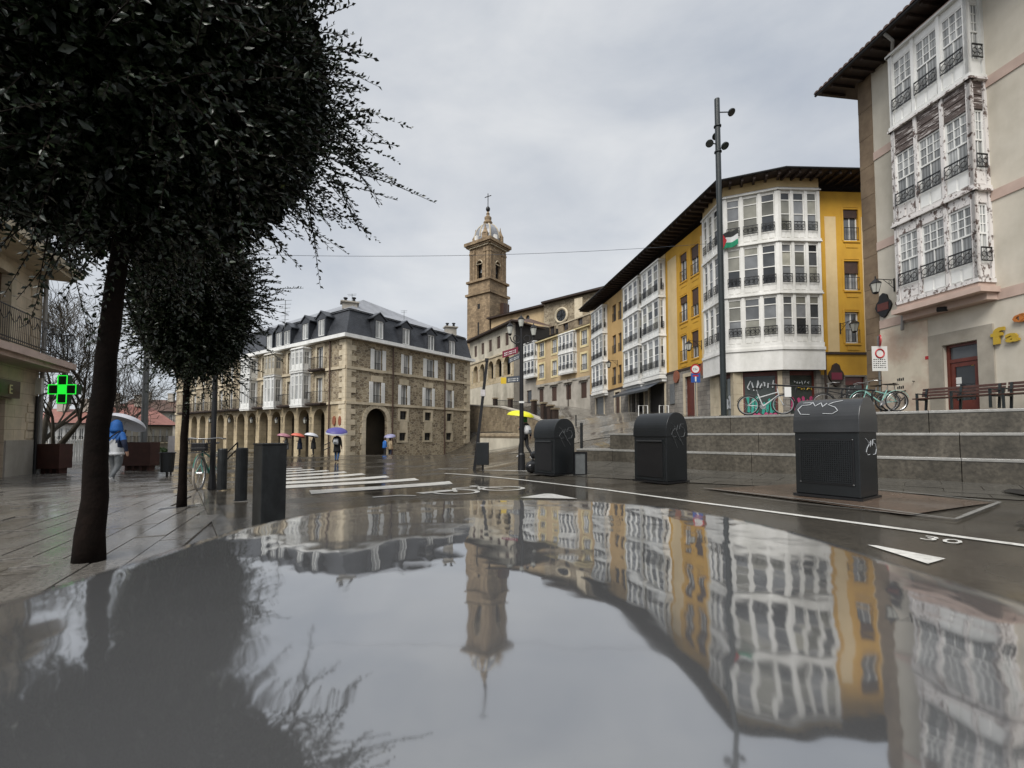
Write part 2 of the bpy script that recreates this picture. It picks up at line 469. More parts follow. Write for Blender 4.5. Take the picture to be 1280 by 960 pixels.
# the wet metal top under the camera: mirror-like with a thin uneven film of water
m, t, b, L = _new('wet_metal_top')
f = _noise(t, _coord(t, 'World', 1.3), 5, .6)
L(_ramp(t, f, [(.3, (.36, .365, .37)), (.7, (.44, .445, .455))]), b.inputs['Base Color'])
b.inputs['Metallic'].default_value = .84
sp = _noise(t, _coord(t, 'World', 5), 6, .6)
L(_ramp(t, sp, [(.35, (.022,) * 3), (.7, (.06,) * 3)]), b.inputs['Roughness'])
h1 = _noise(t, _coord(t, 'World', (20, 9, 1)), 2, .4)
h2 = _noise(t, _coord(t, 'World', (2.2, 7.5, 1)), 2, .4)
add = t.nodes.new('ShaderNodeMath'); add.operation = 'MULTIPLY_ADD'
L(h2, add.inputs[0]); add.inputs[1].default_value = 2.6; L(h1, add.inputs[2])
_bump(t, b, add.outputs[0], 1.0, .00055)

# ------------------------------------------------------------------ mesh tools
WORLD = {}      # object name -> world position of its origin

def V3(p): return Vector(p)

class MB:
    """collects faces (world coordinates) that become one mesh object"""
    def __init__(s): s.v = []; s.f = []; s.mi = []; s.cur = 0
    def add(s, vs, fs):
        o = len(s.v); s.v.extend(Vector(p) for p in vs)
        for f in fs: s.f.append(tuple(o + i for i in f)); s.mi.append(s.cur)
    def quad(s, a, b, c, d): s.add([a, b, c, d], [(0, 1, 2, 3)])
    def poly(s, pts): s.add(pts, [tuple(range(len(pts)))])
    def box(s, o, a, b, c):
        o, a, b, c = Vector(o), Vector(a), Vector(b), Vector(c)
        s.add([o, o + a, o + a + b, o + b, o + c, o + a + c, o + a + b + c, o + b + c],
              [(0, 3, 2, 1), (4, 5, 6, 7), (0, 1, 5, 4), (1, 2, 6, 5), (2, 3, 7, 6), (3, 0, 4, 7)])
    def cbox(s, c, sx, sy, sz, rz=0.0):
        a = Vector((math.cos(rz), math.sin(rz), 0)); b = Vector((-a.y, a.x, 0))
        s.box(Vector(c) - a * sx / 2 - b * sy / 2, a * sx, b * sy, (0, 0, sz))
    def prism(s, plan, z0, z1):
        n = len(plan)
        vs = [(p[0], p[1], z0) for p in plan] + [(p[0], p[1], z1) for p in plan]
        s.add(vs, [tuple(range(n - 1, -1, -1)), tuple(range(n, 2 * n))] + [(i, (i + 1) % n, n + (i + 1) % n, n + i) for i in range(n)])
    def tube(s, pts, r, n=8, cap=True):
        pts = [Vector(p) for p in pts]
        rs = r if isinstance(r, (list, tuple)) else [r] * len(pts)
        rings = []; ref = None
        for i, p in enumerate(pts):
            d = (pts[min(i + 1, len(pts) - 1)] - pts[max(i - 1, 0)])
            if d.length < 1e-9: d = Vector((0, 0, 1))
            d.normalize()
            if ref is None:
                ref = Vector((1, 0, 0)) if abs(d.x) < .8 else Vector((0, 1, 0))
            a = ref - d * ref.dot(d)
            if a.length < 1e-6: a = d.orthogonal()
            a.normalize(); ref = a; b = d.cross(a)
            rings.append([p + (a * math.cos(2 * math.pi * k / n) + b * math.sin(2 * math.pi * k / n)) * rs[i] for k in range(n)])
        vs = [q for rg in rings for q in rg]; fs = []
        for i in range(len(pts) - 1):
            for k in range(n):
                fs.append((i * n + k, i * n + (k + 1) % n, (i + 1) * n + (k + 1) % n, (i + 1) * n + k))
        if cap:
            fs.append(tuple(range(n - 1, -1, -1))); fs.append(tuple((len(pts) - 1) * n + k for k in range(n)))
        s.add(vs, fs)
    def loop(s, pts, r, n=6):          # closed tube
        pts = [Vector(p) for p in pts]; m = len(pts)
        c = sum(pts, Vector()) / m
        nr = (pts[0] - c).cross(pts[m // 4] - c).normalized()
        vs = []; fs = []
        for i, p in enumerate(pts):
            d = (pts[(i + 1) % m] - pts[i - 1]).normalized(); a = nr; b = d.cross(a)
            vs += [p + (a * math.cos(2 * math.pi * k / n) + b * math.sin(2 * math.pi * k / n)) * r for k in range(n)]
        for i in range(m):
            for k in range(n):
                j = (i + 1) % m
                fs.append((i * n + k, i * n + (k + 1) % n, j * n + (k + 1) % n, j * n + k))
        s.add(vs, fs)
    def ring(s, c, ax, R, r, seg=20, n=6):
        ax = Vector(ax).normalized(); a = ax.orthogonal().normalized(); b = ax.cross(a); c = Vector(c)
        s.loop([c + (a * math.cos(2 * math.pi * k / seg) + b * math.sin(2 * math.pi * k / seg)) * R for k in range(seg)], r, n)
    def lathe(s, c, prof, n=16, sx=1.0, sy=1.0, rot=0.0):
        c = Vector(c); vs = []; fs = []
        for (r, z) in prof:
            for k in range(n):
                a = 2 * math.pi * k / n + rot
                vs.append(c + Vector((math.cos(a) * r * sx, math.sin(a) * r * sy, z)))
        for i in range(len(prof) - 1):
            for k in range(n):
                fs.append((i * n + k, i * n + (k + 1) % n, (i + 1) * n + (k + 1) % n, (i + 1) * n + k))
        fs.append(tuple(range(n - 1, -1, -1))); fs.append(tuple((len(prof) - 1) * n + k for k in range(n)))
        s.add(vs, fs)
    def ball(s, c, r, n=12, sz=1.0, sx=1.0, sy=1.0):
        prof = [(r * math.sin(math.pi * i / 8) + 1e-4, -r * sz * math.cos(math.pi * i / 8)) for i in range(9)]
        s.lathe(c, prof, n, sx, sy)
    def build(s, name, mat, parent=None, smooth=False, uv=True, bevel=0.0, kind=None):
        if not s.v: return None
        lo = Vector((min(p.x for p in s.v), min(p.y for p in s.v), min(p.z for p in s.v)))
        hi = Vector((max(p.x for p in s.v), max(p.y for p in s.v), max(p.z for p in s.v)))
        c = (lo + hi) / 2
        if parent is None: c.z = lo.z
        me = bpy.data.meshes.new(name)
        me.from_pydata([tuple(p - c) for p in s.v], [], s.f)
        mats = mat if isinstance(mat, (list, tuple)) else [mat]
        for mm in mats: me.materials.append(MATS[mm])
        if len(mats) > 1: me.polygons.foreach_set('material_index', s.mi)
        if smooth: me.polygons.foreach_set('use_smooth', [True] * len(s.f))
        if uv:
            ul = me.uv_layers.new(name='UVMap').data
            for pl in me.polygons:
                n = pl.normal
                if abs(n.z) < .8:
                    h = math.hypot(n.x, n.y) or 1
                    tx, ty = -n.y / h, n.x / h
                    for li in pl.loop_indices:
                        q = s.v[me.loops[li].vertex_index]
                        ul[li].uv = (q.x * tx + q.y * ty, q.z)
                else:
                    for li in pl.loop_indices:
                        q = s.v[me.loops[li].vertex_index]
                        ul[li].uv = (q.x, q.y)
        me.update()
        o = bpy.data.objects.new(name, me)
        COL.objects.link(o)
        place(o, c, parent)
        if bevel:
            bm_ = o.modifiers.new('bevel', 'BEVEL'); bm_.width = bevel; bm_.segments = 2; bm_.limit_method = 'ANGLE'
        if kind: o['kind'] = kind
        return o

def place(o, c, parent=None):
    c = Vector(c)
    WORLD[o.name] = c.copy()
    if parent is not None:
        o.parent = parent
        o.location = c - WORLD[parent.name]
    else:
        o.location = c

def tag(o, label=None, cat=None, group=None, kind=None):
    if label: o['label'] = label
    if cat: o['category'] = cat
    if group: o['group'] = group
    if kind: o['kind'] = kind
    return o

def thing(name, loc, label, cat, group=None):
    o = bpy.data.objects.new(name, None)
    o.empty_display_size = .2
    COL.objects.link(o)
    place(o, loc)
    return tag(o, label, cat, group)

def part(parent, name, mat, fn, **k):
    mb = MB(); fn(mb)
    return mb.build(name, mat, parent, **k)

# text becomes real letter meshes
_FONT = {}
def letters(txt, size, depth, bold=0.0):
    key = (txt, size, depth, bold)
    if key not in _FONT:
        cu = bpy.data.curves.new('txt', 'FONT'); cu.body = txt; cu.size = size; cu.extrude = depth; cu.resolution_u = 2; cu.offset = bold
        o = bpy.data.objects.new('txt', cu); COL.objects.link(o)
        dg = bpy.context.evaluated_depsgraph_get()
        me = bpy.data.meshes.new_from_object(o.evaluated_get(dg))
        bpy.data.objects.remove(o); bpy.data.curves.remove(cu)
        _FONT[key] = ([v.co.copy() for v in me.vertices], [tuple(p.vertices) for p in me.polygons])
        bpy.data.meshes.remove(me)
    return _FONT[key]

# ------------------------------------------------------------------ walls
class Wall:
    """vertical plane; A is its left end and B its right end as seen from the camera; z is world height"""
    def __init__(s, A, B, n=None):
        s.A = Vector((A[0], A[1])); s.B = Vector((B[0], B[1]))
        s.L = (s.B - s.A).length; s.u = (s.B - s.A) / s.L
        s.n = Vector((s.u.y, -s.u.x))
    def pt(s, u, v, z):
        return Vector((s.A.x + s.u.x * u + s.n.x * v, s.A.y + s.u.y * u + s.n.y * v, z))
    def off(s, v, du0=0.0, du1=0.0):
        a = s.A + s.n * v + s.u * du0; b = s.B + s.n * v + s.u * du1
        return Wall(a, b)
    def hit(s, px, py, v=0.0):
        dx, dz = D(px, py)
        A = s.A + s.n * v
        # A + u*U = t*(dx,1)
        det = s.u.x * (-1) - (-dx) * s.u.y
        rx, ry = -A.x, -A.y
        u = (rx * (-1) - (-dx) * ry) / det
        t = A.y + u * s.u.y
        return u, EYE + dz * t
    def rect(s, x0, x1, y0, y1, v=0.0):
        """photo rectangle -> (u0,u1,z0,z1); heights taken at the rectangle's middle"""
        ym, xm = (y0 + y1) / 2, (x0 + x1) / 2
        ua = s.hit(x0, ym, v)[0]; ub = s.hit(x1, ym, v)[0]
        return min(ua, ub), max(ua, ub), s.hit(xm, y1, v)[1], s.hit(xm, y0, v)[1]
    def box(s, mb, u0, u1, v0, v1, z0, z1):
        o = s.pt(u0, v0, z0)
        mb.box(o, s.pt(u1, v0, z0) - o, s.pt(u0, v1, z0) - o, (0, 0, z1 - z0))

ARC = 10
def facade(mb, w, u0, u1, z0, z1, ops, depth=.22, v=0.0, frame_bottom=True):
    """wall face with real openings; an opening is (u0,u1,z0,z1[,arch])"""
    us = sorted({u0, u1, *[min(max(o[0], u0), u1) for o in ops], *[min(max(o[1], u0), u1) for o in ops]})
    zs = sorted({z0, z1, *[min(max(o[2], z0), z1) for o in ops], *[min(max(o[3], z0), z1) for o in ops]})
    for i in range(len(us) - 1):
        for j in range(len(zs) - 1):
            cu, cz = (us[i] + us[i + 1]) / 2, (zs[j] + zs[j + 1]) / 2
            if us[i + 1] - us[i] < 1e-6 or zs[j + 1] - zs[j] < 1e-6: continue
            if any(o[0] < cu < o[1] and o[2] < cz < o[3] for o in ops): continue
            mb.quad(w.pt(us[i], v, zs[j]), w.pt(us[i + 1], v, zs[j]), w.pt(us[i + 1], v, zs[j + 1]), w.pt(us[i], v, zs[j + 1]))
    for o in ops:
        a, b, c, d = o[:4]; arch = len(o) > 4 and o[4]
        vi = v - depth
        if arch:
            R = (b - a) / 2; m = (a + b) / 2; sp = d - R
            arc = [(m - R * math.cos(math.pi * k / ARC), sp + R * math.sin(math.pi * k / ARC)) for k in range(ARC + 1)]
            for k in range(ARC):
                (p, q), (r, s_) = arc[k], arc[k + 1]
                mb.quad(w.pt(p, v, q), w.pt(r, v, s_), w.pt(r, v, d), w.pt(p, v, d))
                mb.quad(w.pt(p, v, q), w.pt(p, vi, q), w.pt(r, vi, s_), w.pt(r, v, s_))
            top = sp
        else:
            mb.quad(w.pt(a, v, d), w.pt(a, vi, d), w.pt(b, vi, d), w.pt(b, v, d)); top = d
        mb.quad(w.pt(a, v, c), w.pt(a, vi, c), w.pt(a, vi, top), w.pt(a, v, top))
        mb.quad(w.pt(b, v, c), w.pt(b, v, top), w.pt(b, vi, top), w.pt(b, vi, c))
        if frame_bottom:
            mb.quad(w.pt(a, v, c), w.pt(b, v, c), w.pt(b, vi, c), w.pt(a, vi, c))

def window(parent, w, u0, u1, z0, z1, v=-.14, frame='white_paint', fw=.06, nx=2, nz=1, pane='pane_grey', sub='pane', name='window', blind=None):
    """glazed sash: a frame with its own panes"""
    fb = MB(); d = .07
    w.box(fb, u0, u0 + fw, v - d, v, z0, z1); w.box(fb, u1 - fw, u1, v - d, v, z0, z1)
    w.box(fb, u0 + fw, u1 - fw, v - d, v, z0, z0 + fw); w.box(fb, u0 + fw, u1 - fw, v - d, v, z1 - fw, z1)
    ub, zb = [], []
    for i in range(1, nx):
        c = u0 + (u1 - u0) * i / nx; ub.append(c)
        w.box(fb, c - fw * .45, c + fw * .45, v - d + .002, v - .002, z0 + fw, z1 - fw)
    for i in (range(1, nz) if isinstance(nz, int) else nz):
        c = z0 + (z1 - z0) * (i / nz if isinstance(nz, int) else i); zb.append(c)
        w.box(fb, u0 + fw, u1 - fw, v - d + .004, v - .004, c - fw * .4, c + fw * .4)
    win = fb.build(name, frame, parent)
    ue = [u0 + fw] + ub + [u1 - fw]; ze = [z0 + fw] + zb + [z1 - fw]
    for i in range(len(ue) - 1):
        for j in range(len(ze) - 1):
            p = MB(); w.box(p, ue[i], ue[i + 1], v - d * .7, v - d * .45, ze[j], ze[j + 1])
            pn = pane
            if blind and j == len(ze) - 2 and random.random() < blind: pn = 'pane_blind'
            p.build('pane', pn, win)
    return win

def iron_panel(mb, w, u0, u1, z0, z1, v, fancy=True, r=.012, gap=.11):
    w.box(mb, u0, u1, v - r, v + r, z1 - 2 * r, z1 + r); w.box(mb, u0, u1, v - r, v + r, z0, z0 + 2 * r)
    if fancy:
        n = max(2, int(round((u1 - u0) / .24))); R = min((z1 - z0) * .30, (u1 - u0) / n * .42)
        for i in range(n):
            c = u0 + (u1 - u0) * (i + .5) / n
            mb.ring(w.pt(c, v, (z0 + z1) / 2), (w.n.x, w.n.y, 0), R, r * .9, 10, 4)
        for i in range(n + 1):
            c = u0 + (u1 - u0) * i / n
            mb.tube([w.pt(c, v, z0), w.pt(c, v, z1)], r * .9, 4)
        for i in range(n):
            a = u0 + (u1 - u0) * i / n; b = u0 + (u1 - u0) * (i + 1) / n
            mb.tube([w.pt(a, v, z0), w.pt((a + b) / 2, v, (z0 + z1) / 2 - R)], r * .7, 4, False)
            mb.tube([w.pt(b, v, z1), w.pt((a + b) / 2, v, (z0 + z1) / 2 + R)], r * .7, 4, False)
    else:
        n = max(2, int(round((u1 - u0) / gap)))
        for i in range(n + 1):
            c = u0 + (u1 - u0) * i / n
            mb.tube([w.pt(c, v, z0), w.pt(c, v, z1)], r * .8, 4, False)

def gallery(par, face, floors, style):
    """one glazed face of a bay: returns frame boxes in PAR's mesh and a list of panes and rails.
    face = (Wall, u0, u1, number of lights)"""
    w, u0, u1, n = face
    fb, specs = par
    pw, ap, hd = style['post'], style['apron'], style['head']
    for fi in range(len(floors) - 1):
        za, zb = floors[fi], floors[fi + 1]
        st = style.get('floor', {}).get(fi, style)
        fb.cur = st.get('mi', 0)
        hd = st.get('head', style['head']); ap = st.get('apron', style['apron'])
        # corner posts, mullions
        for i in range(n + 1):
            c = u0 + (u1 - u0) * i / n
            a, b = (c, c + pw) if i == 0 else ((c - pw, c) if i == n else (c - pw / 2, c + pw / 2))
            w.box(fb, a, b, -.12, 0, za + .12, zb - .06)
        # sill band and cornice
        w.box(fb, u0 - .03, u1 + .03, -.12, .035, za, za + .12)
        w.box(fb, u0 - .05, u1 + .05, -.12, .07, zb - .06, zb + .002)
        zc, zd = za + .12 + ap, zb - .06 - hd
        for i in range(n):
            a = u0 + (u1 - u0) * i / n + (pw if i == 0 else pw / 2)
            b = u0 + (u1 - u0) * (i + 1) / n - (pw if i == n - 1 else pw / 2)
            w.box(fb, a, b, -.11, -.05, za + .12, zc)                       # apron back
            k = 2 if b - a > .5 else 1
            for q in range(k):                                            # raised panels on the apron
                pa = a + (b - a) * q / k + .04; pb = a + (b - a) * (q + 1) / k - .04
                w.box(fb, pa, pb, -.05, -.025, za + .12 + .06, zc - .06)
            fb.cur = st.get('head_mi', fb.cur)
            w.box(fb, a, b, -.11, -.05, zd, zb - .06)                       # head
            if hd > .3:
                nb = max(1, int(hd / .2))
                for q in range(nb):
                    w.box(fb, a + .03, b - .03, -.05, -.022 - .006 * (q % 2), zd + hd * q / nb + .015, zd + hd * (q + 1) / nb - .015)
            fb.cur = st.get('mi', 0)
            fr = .05; v = -.06
            # sash frame
            for (p, q, r_, s_) in ((a, a + fr, zc, zd), (b - fr, b, zc, zd), (a + fr, b - fr, zc, zc + fr), (a + fr, b - fr, zd - fr, zd)):
                fb.cur = st.get('sash_mi', 0); w.box(fb, p, q, v - .05, v, r_, s_)
            rows = st['rows']          # list of (z fraction of the row top, number of panes across, number of panes up)
            z_lo = zc + fr
            for (ft, nx, nz) in rows:
                z_hi = zc + (zd - zc) * ft - (fr if ft >= .999 else fr / 2)
                if ft < .999: w.box(fb, a + fr, b - fr, v - .05, v + .004, z_hi, z_hi + fr)
                A, B = a + fr, b - fr; mw = .028
                for q in range(1, nx):
                    c = A + (B - A) * q / nx; w.box(fb, c - mw / 2, c + mw / 2, v - .04, v - .006, z_lo, z_hi)
                for q in range(1, nz):
                    c = z_lo + (z_hi - z_lo) * q / nz; w.box(fb, A, B, v - .038, v - .008, c - mw / 2, c + mw / 2)
                pn = st['pane'](fi, i) if callable(st['pane']) else st['pane']
                if not st.get('split', True): nx = nz = 1
                for q in range(nx):
                    for r_ in range(nz):
                        mb = MB()
                        w.box(mb, A + (B - A) * q / nx + .005, A + (B - A) * (q + 1) / nx - .005, v - .034, v - .026,
                              z_lo + (z_hi - z_lo) * r_ / nz + .005, z_lo + (z_hi - z_lo) * (r_ + 1) / nz - .005)
                        specs.append(('pane', mb, pn))
                z_lo = z_hi + fr
            if st.get('rail', True):
                mb = MB()
                rh = st.get('rail_h', .5)
                iron_panel(mb, w, a + .01, b - .01, zc + .02, zc + rh, .03, st.get('fancy', True), st.get('rr', .012))
                specs.append(('railing', mb, 'iron'))
            fb.cur = 0

def bay(parent, faces, floors, style, mats, plan=None, name='bay_window', under=None):
    """a glazed bay of several faces; PLAN closes its floor, roof and inside"""
    fb, specs = MB(), []
    for f in faces: gallery((fb, specs), f, floors, style)
    b = fb.build(name, mats, parent)
    if plan:
        inner = MB()
        c = sum((Vector(p[:2]) for p in plan), Vector((0, 0))) / len(plan)
        pv = [Vector(p[:2]) for p in plan]
        dm = min(abs((b_ - a_).x * (c - a_).y - (b_ - a_).y * (c - a_).x) / max(1e-6, (b_ - a_).length) for a_, b_ in zip(pv, pv[1:] + pv[:1]))
        ip = [tuple(c + (p - c) * max(.2, 1 - .15 / dm)) for p in pv]
        inner.prism(ip, floors[0] + .02, floors[-1] - .02)
        inner.build('bay_core', 'dark_interior', b)
        for za_, zb_, nm_ in ((floors[0] - .14, floors[0] - .002, 'bay_floor'), (floors[-1] + .004, floors[-1] + .1, 'bay_roof')):
            slab = MB(); slab.prism(plan, za_, zb_); slab.build(nm_, under or 'white_trim', b)
    for (nm, mb, mt) in specs: mb.build(nm, mt, b)
    return b

def balcony(parent, w, u0, u1, z, depth=.6, h=1.0, slab='quoin_stone', gap=.12, name='balcony', t=.14, r=.013):
    s = MB(); w.box(s, u0, u1, .002, depth, z - t, z)
    w.box(s, u0 + .05, u1 - .05, .002, depth - .06, z - t - .07, z - t - .001)
    o = s.build(name, slab, parent)
    f = Wall(w.pt(u0, depth - .05, 0), w.pt(u1, depth - .05, 0))
    mb = MB(); iron_panel(mb, f, .02, f.L - .02, z + .06, z + h, 0, False, r, gap)
    for uu in (u0 + .02, u1 - .02):
        sd_ = Wall(w.pt(uu, .02, 0), w.pt(uu, depth - .05, 0))
        iron_panel(mb, sd_, 0, sd_.L, z + .06, z + h, 0, False, r, gap)
    mb.build('railing', 'iron', o)
    return o

def ground_strip(mb, pts, width, dz, z=gz, step=.4):
    """painted line on the ground along plan points"""
    pts = [Vector(p[:2]) for p in pts]
    path = []
    for a, b in zip(pts, pts[1:]):
        k = max(1, int((b - a).length / step))
        path += [a + (b - a) * i / k for i in range(k)]
    path.append(pts[-1])
    L_, R_ = [], []
    for i, p in enumerate(path):
        d = (path[min(i + 1, len(path) - 1)] - path[max(0, i - 1)]).normalized(); n = Vector((-d.y, d.x)) * width / 2
        for lst, q in ((L_, p + n), (R_, p - n)): lst.append((q.x, q.y, z(q.x, q.y) + dz))
    for i in range(len(path) - 1): mb.quad(R_[i], R_[i + 1], L_[i + 1], L_[i])

def ground_quad(mb, a, b, c, d, dz, nu=6, nv=6, z=gz):
    a, b, c, d = [Vector(p[:2]) for p in (a, b, c, d)]
    g = [[None] * (nv + 1) for _ in range(nu + 1)]
    for i in range(nu + 1):
        for j in range(nv + 1):
            p = (a * (1 - i / nu) + b * (i / nu)) * (1 - j / nv) + (d * (1 - i / nu) + c * (i / nu)) * (j / nv)
            g[i][j] = (p.x, p.y, z(p.x, p.y) + dz)
    for i in range(nu):
        for j in range(nv): mb.quad(g[i][j], g[i + 1][j], g[i + 1][j + 1], g[i][j + 1])

# ================================================================== THE SETTING: ground, road, paving, steps
def make_ground():
    n1_, n2_ = 170, 190
    xs = 1.3 * np.sinh(np.linspace(-6.0, 6.0, n1_))
    ys = np.concatenate([-np.geomspace(260, .2, 50), np.geomspace(.2, 320, n2_ - 50)])
    X, Yg = np.meshgrid(xs, ys, indexing='ij')
    Z = gz_np(X, Yg)
    far = np.clip((np.hypot(X, Yg) - 120) / 150, 0, 1)
    Z = Z * (1 - far) + (-6.0) * far
    verts = np.stack([X, Yg, Z], -1).reshape(-1, 3)
    m_ = len(ys)
    faces = [(i * m_ + j, (i + 1) * m_ + j, (i + 1) * m_ + j + 1, i * m_ + j + 1) for i in range(n1_ - 1) for j in range(m_ - 1)]
    # outer skirt to the horizon
    me = bpy.data.meshes.new('ground')
    me.from_pydata(verts.tolist(), [], faces)
    me.materials.append(MATS['wet_road'])
    me.polygons.foreach_set('use_smooth', [True] * len(faces))
    o = bpy.data.objects.new('ground', me); COL.objects.link(o); place(o, (0, 0, 0))
    return tag(o, kind='structure')
ground = make_ground()
hz = MB()
hz.quad((-2500, -2500, -7.0), (2500, -2500, -7.0), (2500, 2500, -7.0), (-2500, 2500, -7.0))
tag(hz.build('terrain', 'wet_road'), kind='structure')

# ---- road markings, children of the ground
def mark(name, fn):
    mb = MB(); fn(mb)
    return mb.build(name, 'road_paint', ground, uv=False)
edge = [(556, 592), (600, 595), (660, 601), (760, 613), (870, 628), (985, 643), (1120, 661), (1290, 684)]
mark('edge_line', lambda mb: ground_strip(mb, [G(*p) for p in edge], .105, .008))
def stripe(x0, y0, x1, y1, x2, y2, x3, y3):
    return lambda mb: ground_quad(mb, G(x0, y0), G(x1, y1), G(x2, y2), G(x3, y3), .008, 14, 2)
# zebra crossing: near stripes measured, each as two long edges in the photograph
Z0 = [((386, 613.5), (562, 601.8), (566, 605.2), (389, 618)), ((346, 607.5), (518, 597.8), (524, 600.4), (352, 611.2)),
      ((344, 603), (482, 594.6), (487, 596.8), (346, 606)), ((344, 598.8), (452, 591.6), (457, 593.4), (346, 601.2)),
      ((344, 595), (430, 589.4), (434, 590.9), (345, 597)), ((343, 591.8), (408, 587.8), (412, 589), (344, 593.4)),
      ((343, 589), (390, 586.2), (394, 587.3), (344, 590.3)), ((343, 586.6), (376, 584.8), (379, 585.7), (344, 587.6))]
for q in Z0:
    mark('crosswalk_stripe', lambda mb, q=q: ground_quad(mb, *[G(*p) for p in q], .008, 14, 2))
# white arrow-like stop bars and lettering
mark('lane_arrow', lambda mb: [ground_quad(mb, G(650, 622.5), G(722, 624), G(690, 617.5), G(680, 617.5), .008, 6, 4)])
mark('lane_bar', lambda mb: ground_quad(mb, G(1084, 682), G(1160, 706), G(1182, 699.5), G(1096, 683), .009, 8, 3))
mark('far_line', lambda mb: ground_strip(mb, [G(600, 588), G(640, 588.5), G(720, 591)], .07, .008))
mark('far_line', lambda mb: ground_strip(mb, [G(548, 586), G(585, 586)], .07, .008))

def painted_text(s, px, py, ang, size):
    c = G(px, py); vs, fs = letters(s, size, 0.0)
    ca, sa = math.cos(ang), math.sin(ang)
    mb = MB()
    mb.add([(c.x + v.x * ca - v.y * sa, c.y + v.x * sa + v.y * ca, gz(c.x + v.x * ca - v.y * sa, c.y + v.x * sa + v.y * ca) + .009) for v in vs], fs)
    return mb.build('painted_number', 'road_paint', ground, uv=False)
painted_text('30', 1146, 674, -.95, .30)

# bicycle-lane symbol worn into the asphalt
def bike_symbol(mb):
    c = G(600, 613)
    a = Vector((.80, .60)); b = Vector((-.60, .80))
    def q(x, y): return c.xy + a * x + b * y
    for cx in (-.55, .55):
        pts = [q(cx + .42 * math.cos(t_ * math.pi / 9), .42 * math.sin(t_ * math.pi / 9)) for t_ in range(19)]
        ground_strip(mb, pts, .09, .008, step=.2)
    ground_strip(mb, [q(-.55, 0), q(-.2, .7), q(.42, .72), q(.0, .0), q(-.2, .7)], .08, .0085)
    ground_strip(mb, [q(.55, 0), q(.36, .95), q(.6, 1.02)], .08, .0085)
mark('bicycle_symbol', bike_symbol)
mark('worn_line', lambda mb: ground_strip(mb, [G(466, 622), G(500, 619.5), G(520, 620)], .10, .008))
mark('worn_line', lambda mb: ground_strip(mb, [G(524, 617), G(552, 614.5), G(568, 613)], .24, .008))

# ---- left pavement: long granite planks laid on a joint bed
PA = Vector((-.41, .912)); PB = Vector((.912, .41))
O0 = Vector((-1.15, 2.6))
def left_of_kerb(p):
    # kerb runs past the bollards
    k0 = Vector((-1.25, 2.4)); kd = Vector((-.60, .80))
    r = p - k0
    return kd.x * r.y - kd.y * r.x > 0
bed = MB()
kq = [(-1.25, 2.4), (-8.05, 11.4), (-12.6, 17.5), (-30, 26), (-30, 2), (-8, -4), (2.6, -2.7)]
kv = [Vector(p) for p in kq]
ground_quad(bed, (-1.25, 2.4), (-12.55, 17.5), (-34, 24), (-14, -1), .012, 40, 30)
ground_quad(bed, (2.55, -2.65), (-1.25, 2.4), (-14, -1), (-9, -9), .012, 12, 24)
pav = tag(bed.build('pavement', 'wet_plank_bed', uv=False), kind='structure')
planks = []
for j in range(-42, 6):
    for i in range(-3, 12):
        off = random.Random(j).random() * 1.5
        c = O0 + PA * (i * 1.5 + off) + PB * (j * .26)
        ends = [c + PA * a_ + PB * b_ for a_ in (0, 1.488) for b_ in (0, .25)]
        if c.y < 1.9 or not all(left_of_kerb(e + Vector((-.05, 0))) for e in ends): continue
        if c.x < -1.16 * c.y - .6 or c.y > 15: continue
        planks.append((c.length, c, ends))
planks.sort(key=lambda t_: t_[0])
for k_, (d_, c, e) in enumerate(planks[:298]):
    mb = MB(); lift = .022 + .006 * random.random()
    q = [e[0], e[1], e[3], e[2]]
    tl = (random.random() - .5) * .004
    top = [Vector((p.x, p.y, gz(p.x, p.y) + lift + (tl if ii < 2 else -tl))) for ii, p in enumerate(q)]
    cc = sum(top, Vector()) / 4
    ins = [p + (cc - p).normalized() * .009 for p in top]
    ins = [p + Vector((0, 0, .003)) for p in ins]
    bot = [p - Vector((0, 0, .02)) for p in top]
    mb.add(ins + top + bot, [(0, 1, 2, 3)] + [(i_, 4 + i_, 4 + (i_ + 1) % 4, (i_ + 1) % 4) for i_ in range(4)] + [(4 + i_, 8 + i_, 8 + (i_ + 1) % 4, 4 + (i_ + 1) % 4) for i_ in range(4)])
    # outward winding
    o = mb.build('paving_plank', 'wet_plank', pav, uv=False)
    o.data.flip_normals() if o.data.polygons[0].normal.z < 0 else None
kerb = MB()
ground_strip(kerb, [(2.5, -2.6), (-1.2, 2.33), (-12.5, 17.4)], .16, .026)
kerb.build('kerb', 'wet_slab', pav, uv=False)
# cast grating round the second tree and a drain cover
mbx = MB(); ground_quad(mbx, G(196, 641), G(250, 634), G(252, 632.6), G(200, 638.4), .033, 4, 4)
mbx.build('drain_cover', 'black_plastic', pav, uv=False)

# ---- right pavement: slabs between the road line and the steps
bedr = MB()
ground_quad(bedr, TP(-9, 0)[:2], TP(8.0, 0)[:2], TP(8.0, -2.3)[:2], TP(-9, -2.3)[:2], .006, 40, 8)
rp = tag(bedr.build('footway', 'wet_road', uv=False), kind='structure')
for i in range(-9, 8):
    for j in range(4):
        s0 = -.02 - .57 * (j + 1); s1 = -.02 - .57 * j - .012
        t0 = i * 1.0 + (.5 if j % 2 else 0); t1 = t0 + .988
        mb = MB(); ground_quad(mb, TP(t0, s0)[:2], TP(t1, s0)[:2], TP(t1, s1)[:2], TP(t0, s1)[:2], .011 + .003 * random.random(), 2, 1)
        if mb.f: 
            o = mb.build('paving_slab', 'wet_slab', rp, uv=False)
            if o.data.polygons[0].normal.z < 0: o.data.flip_normals()
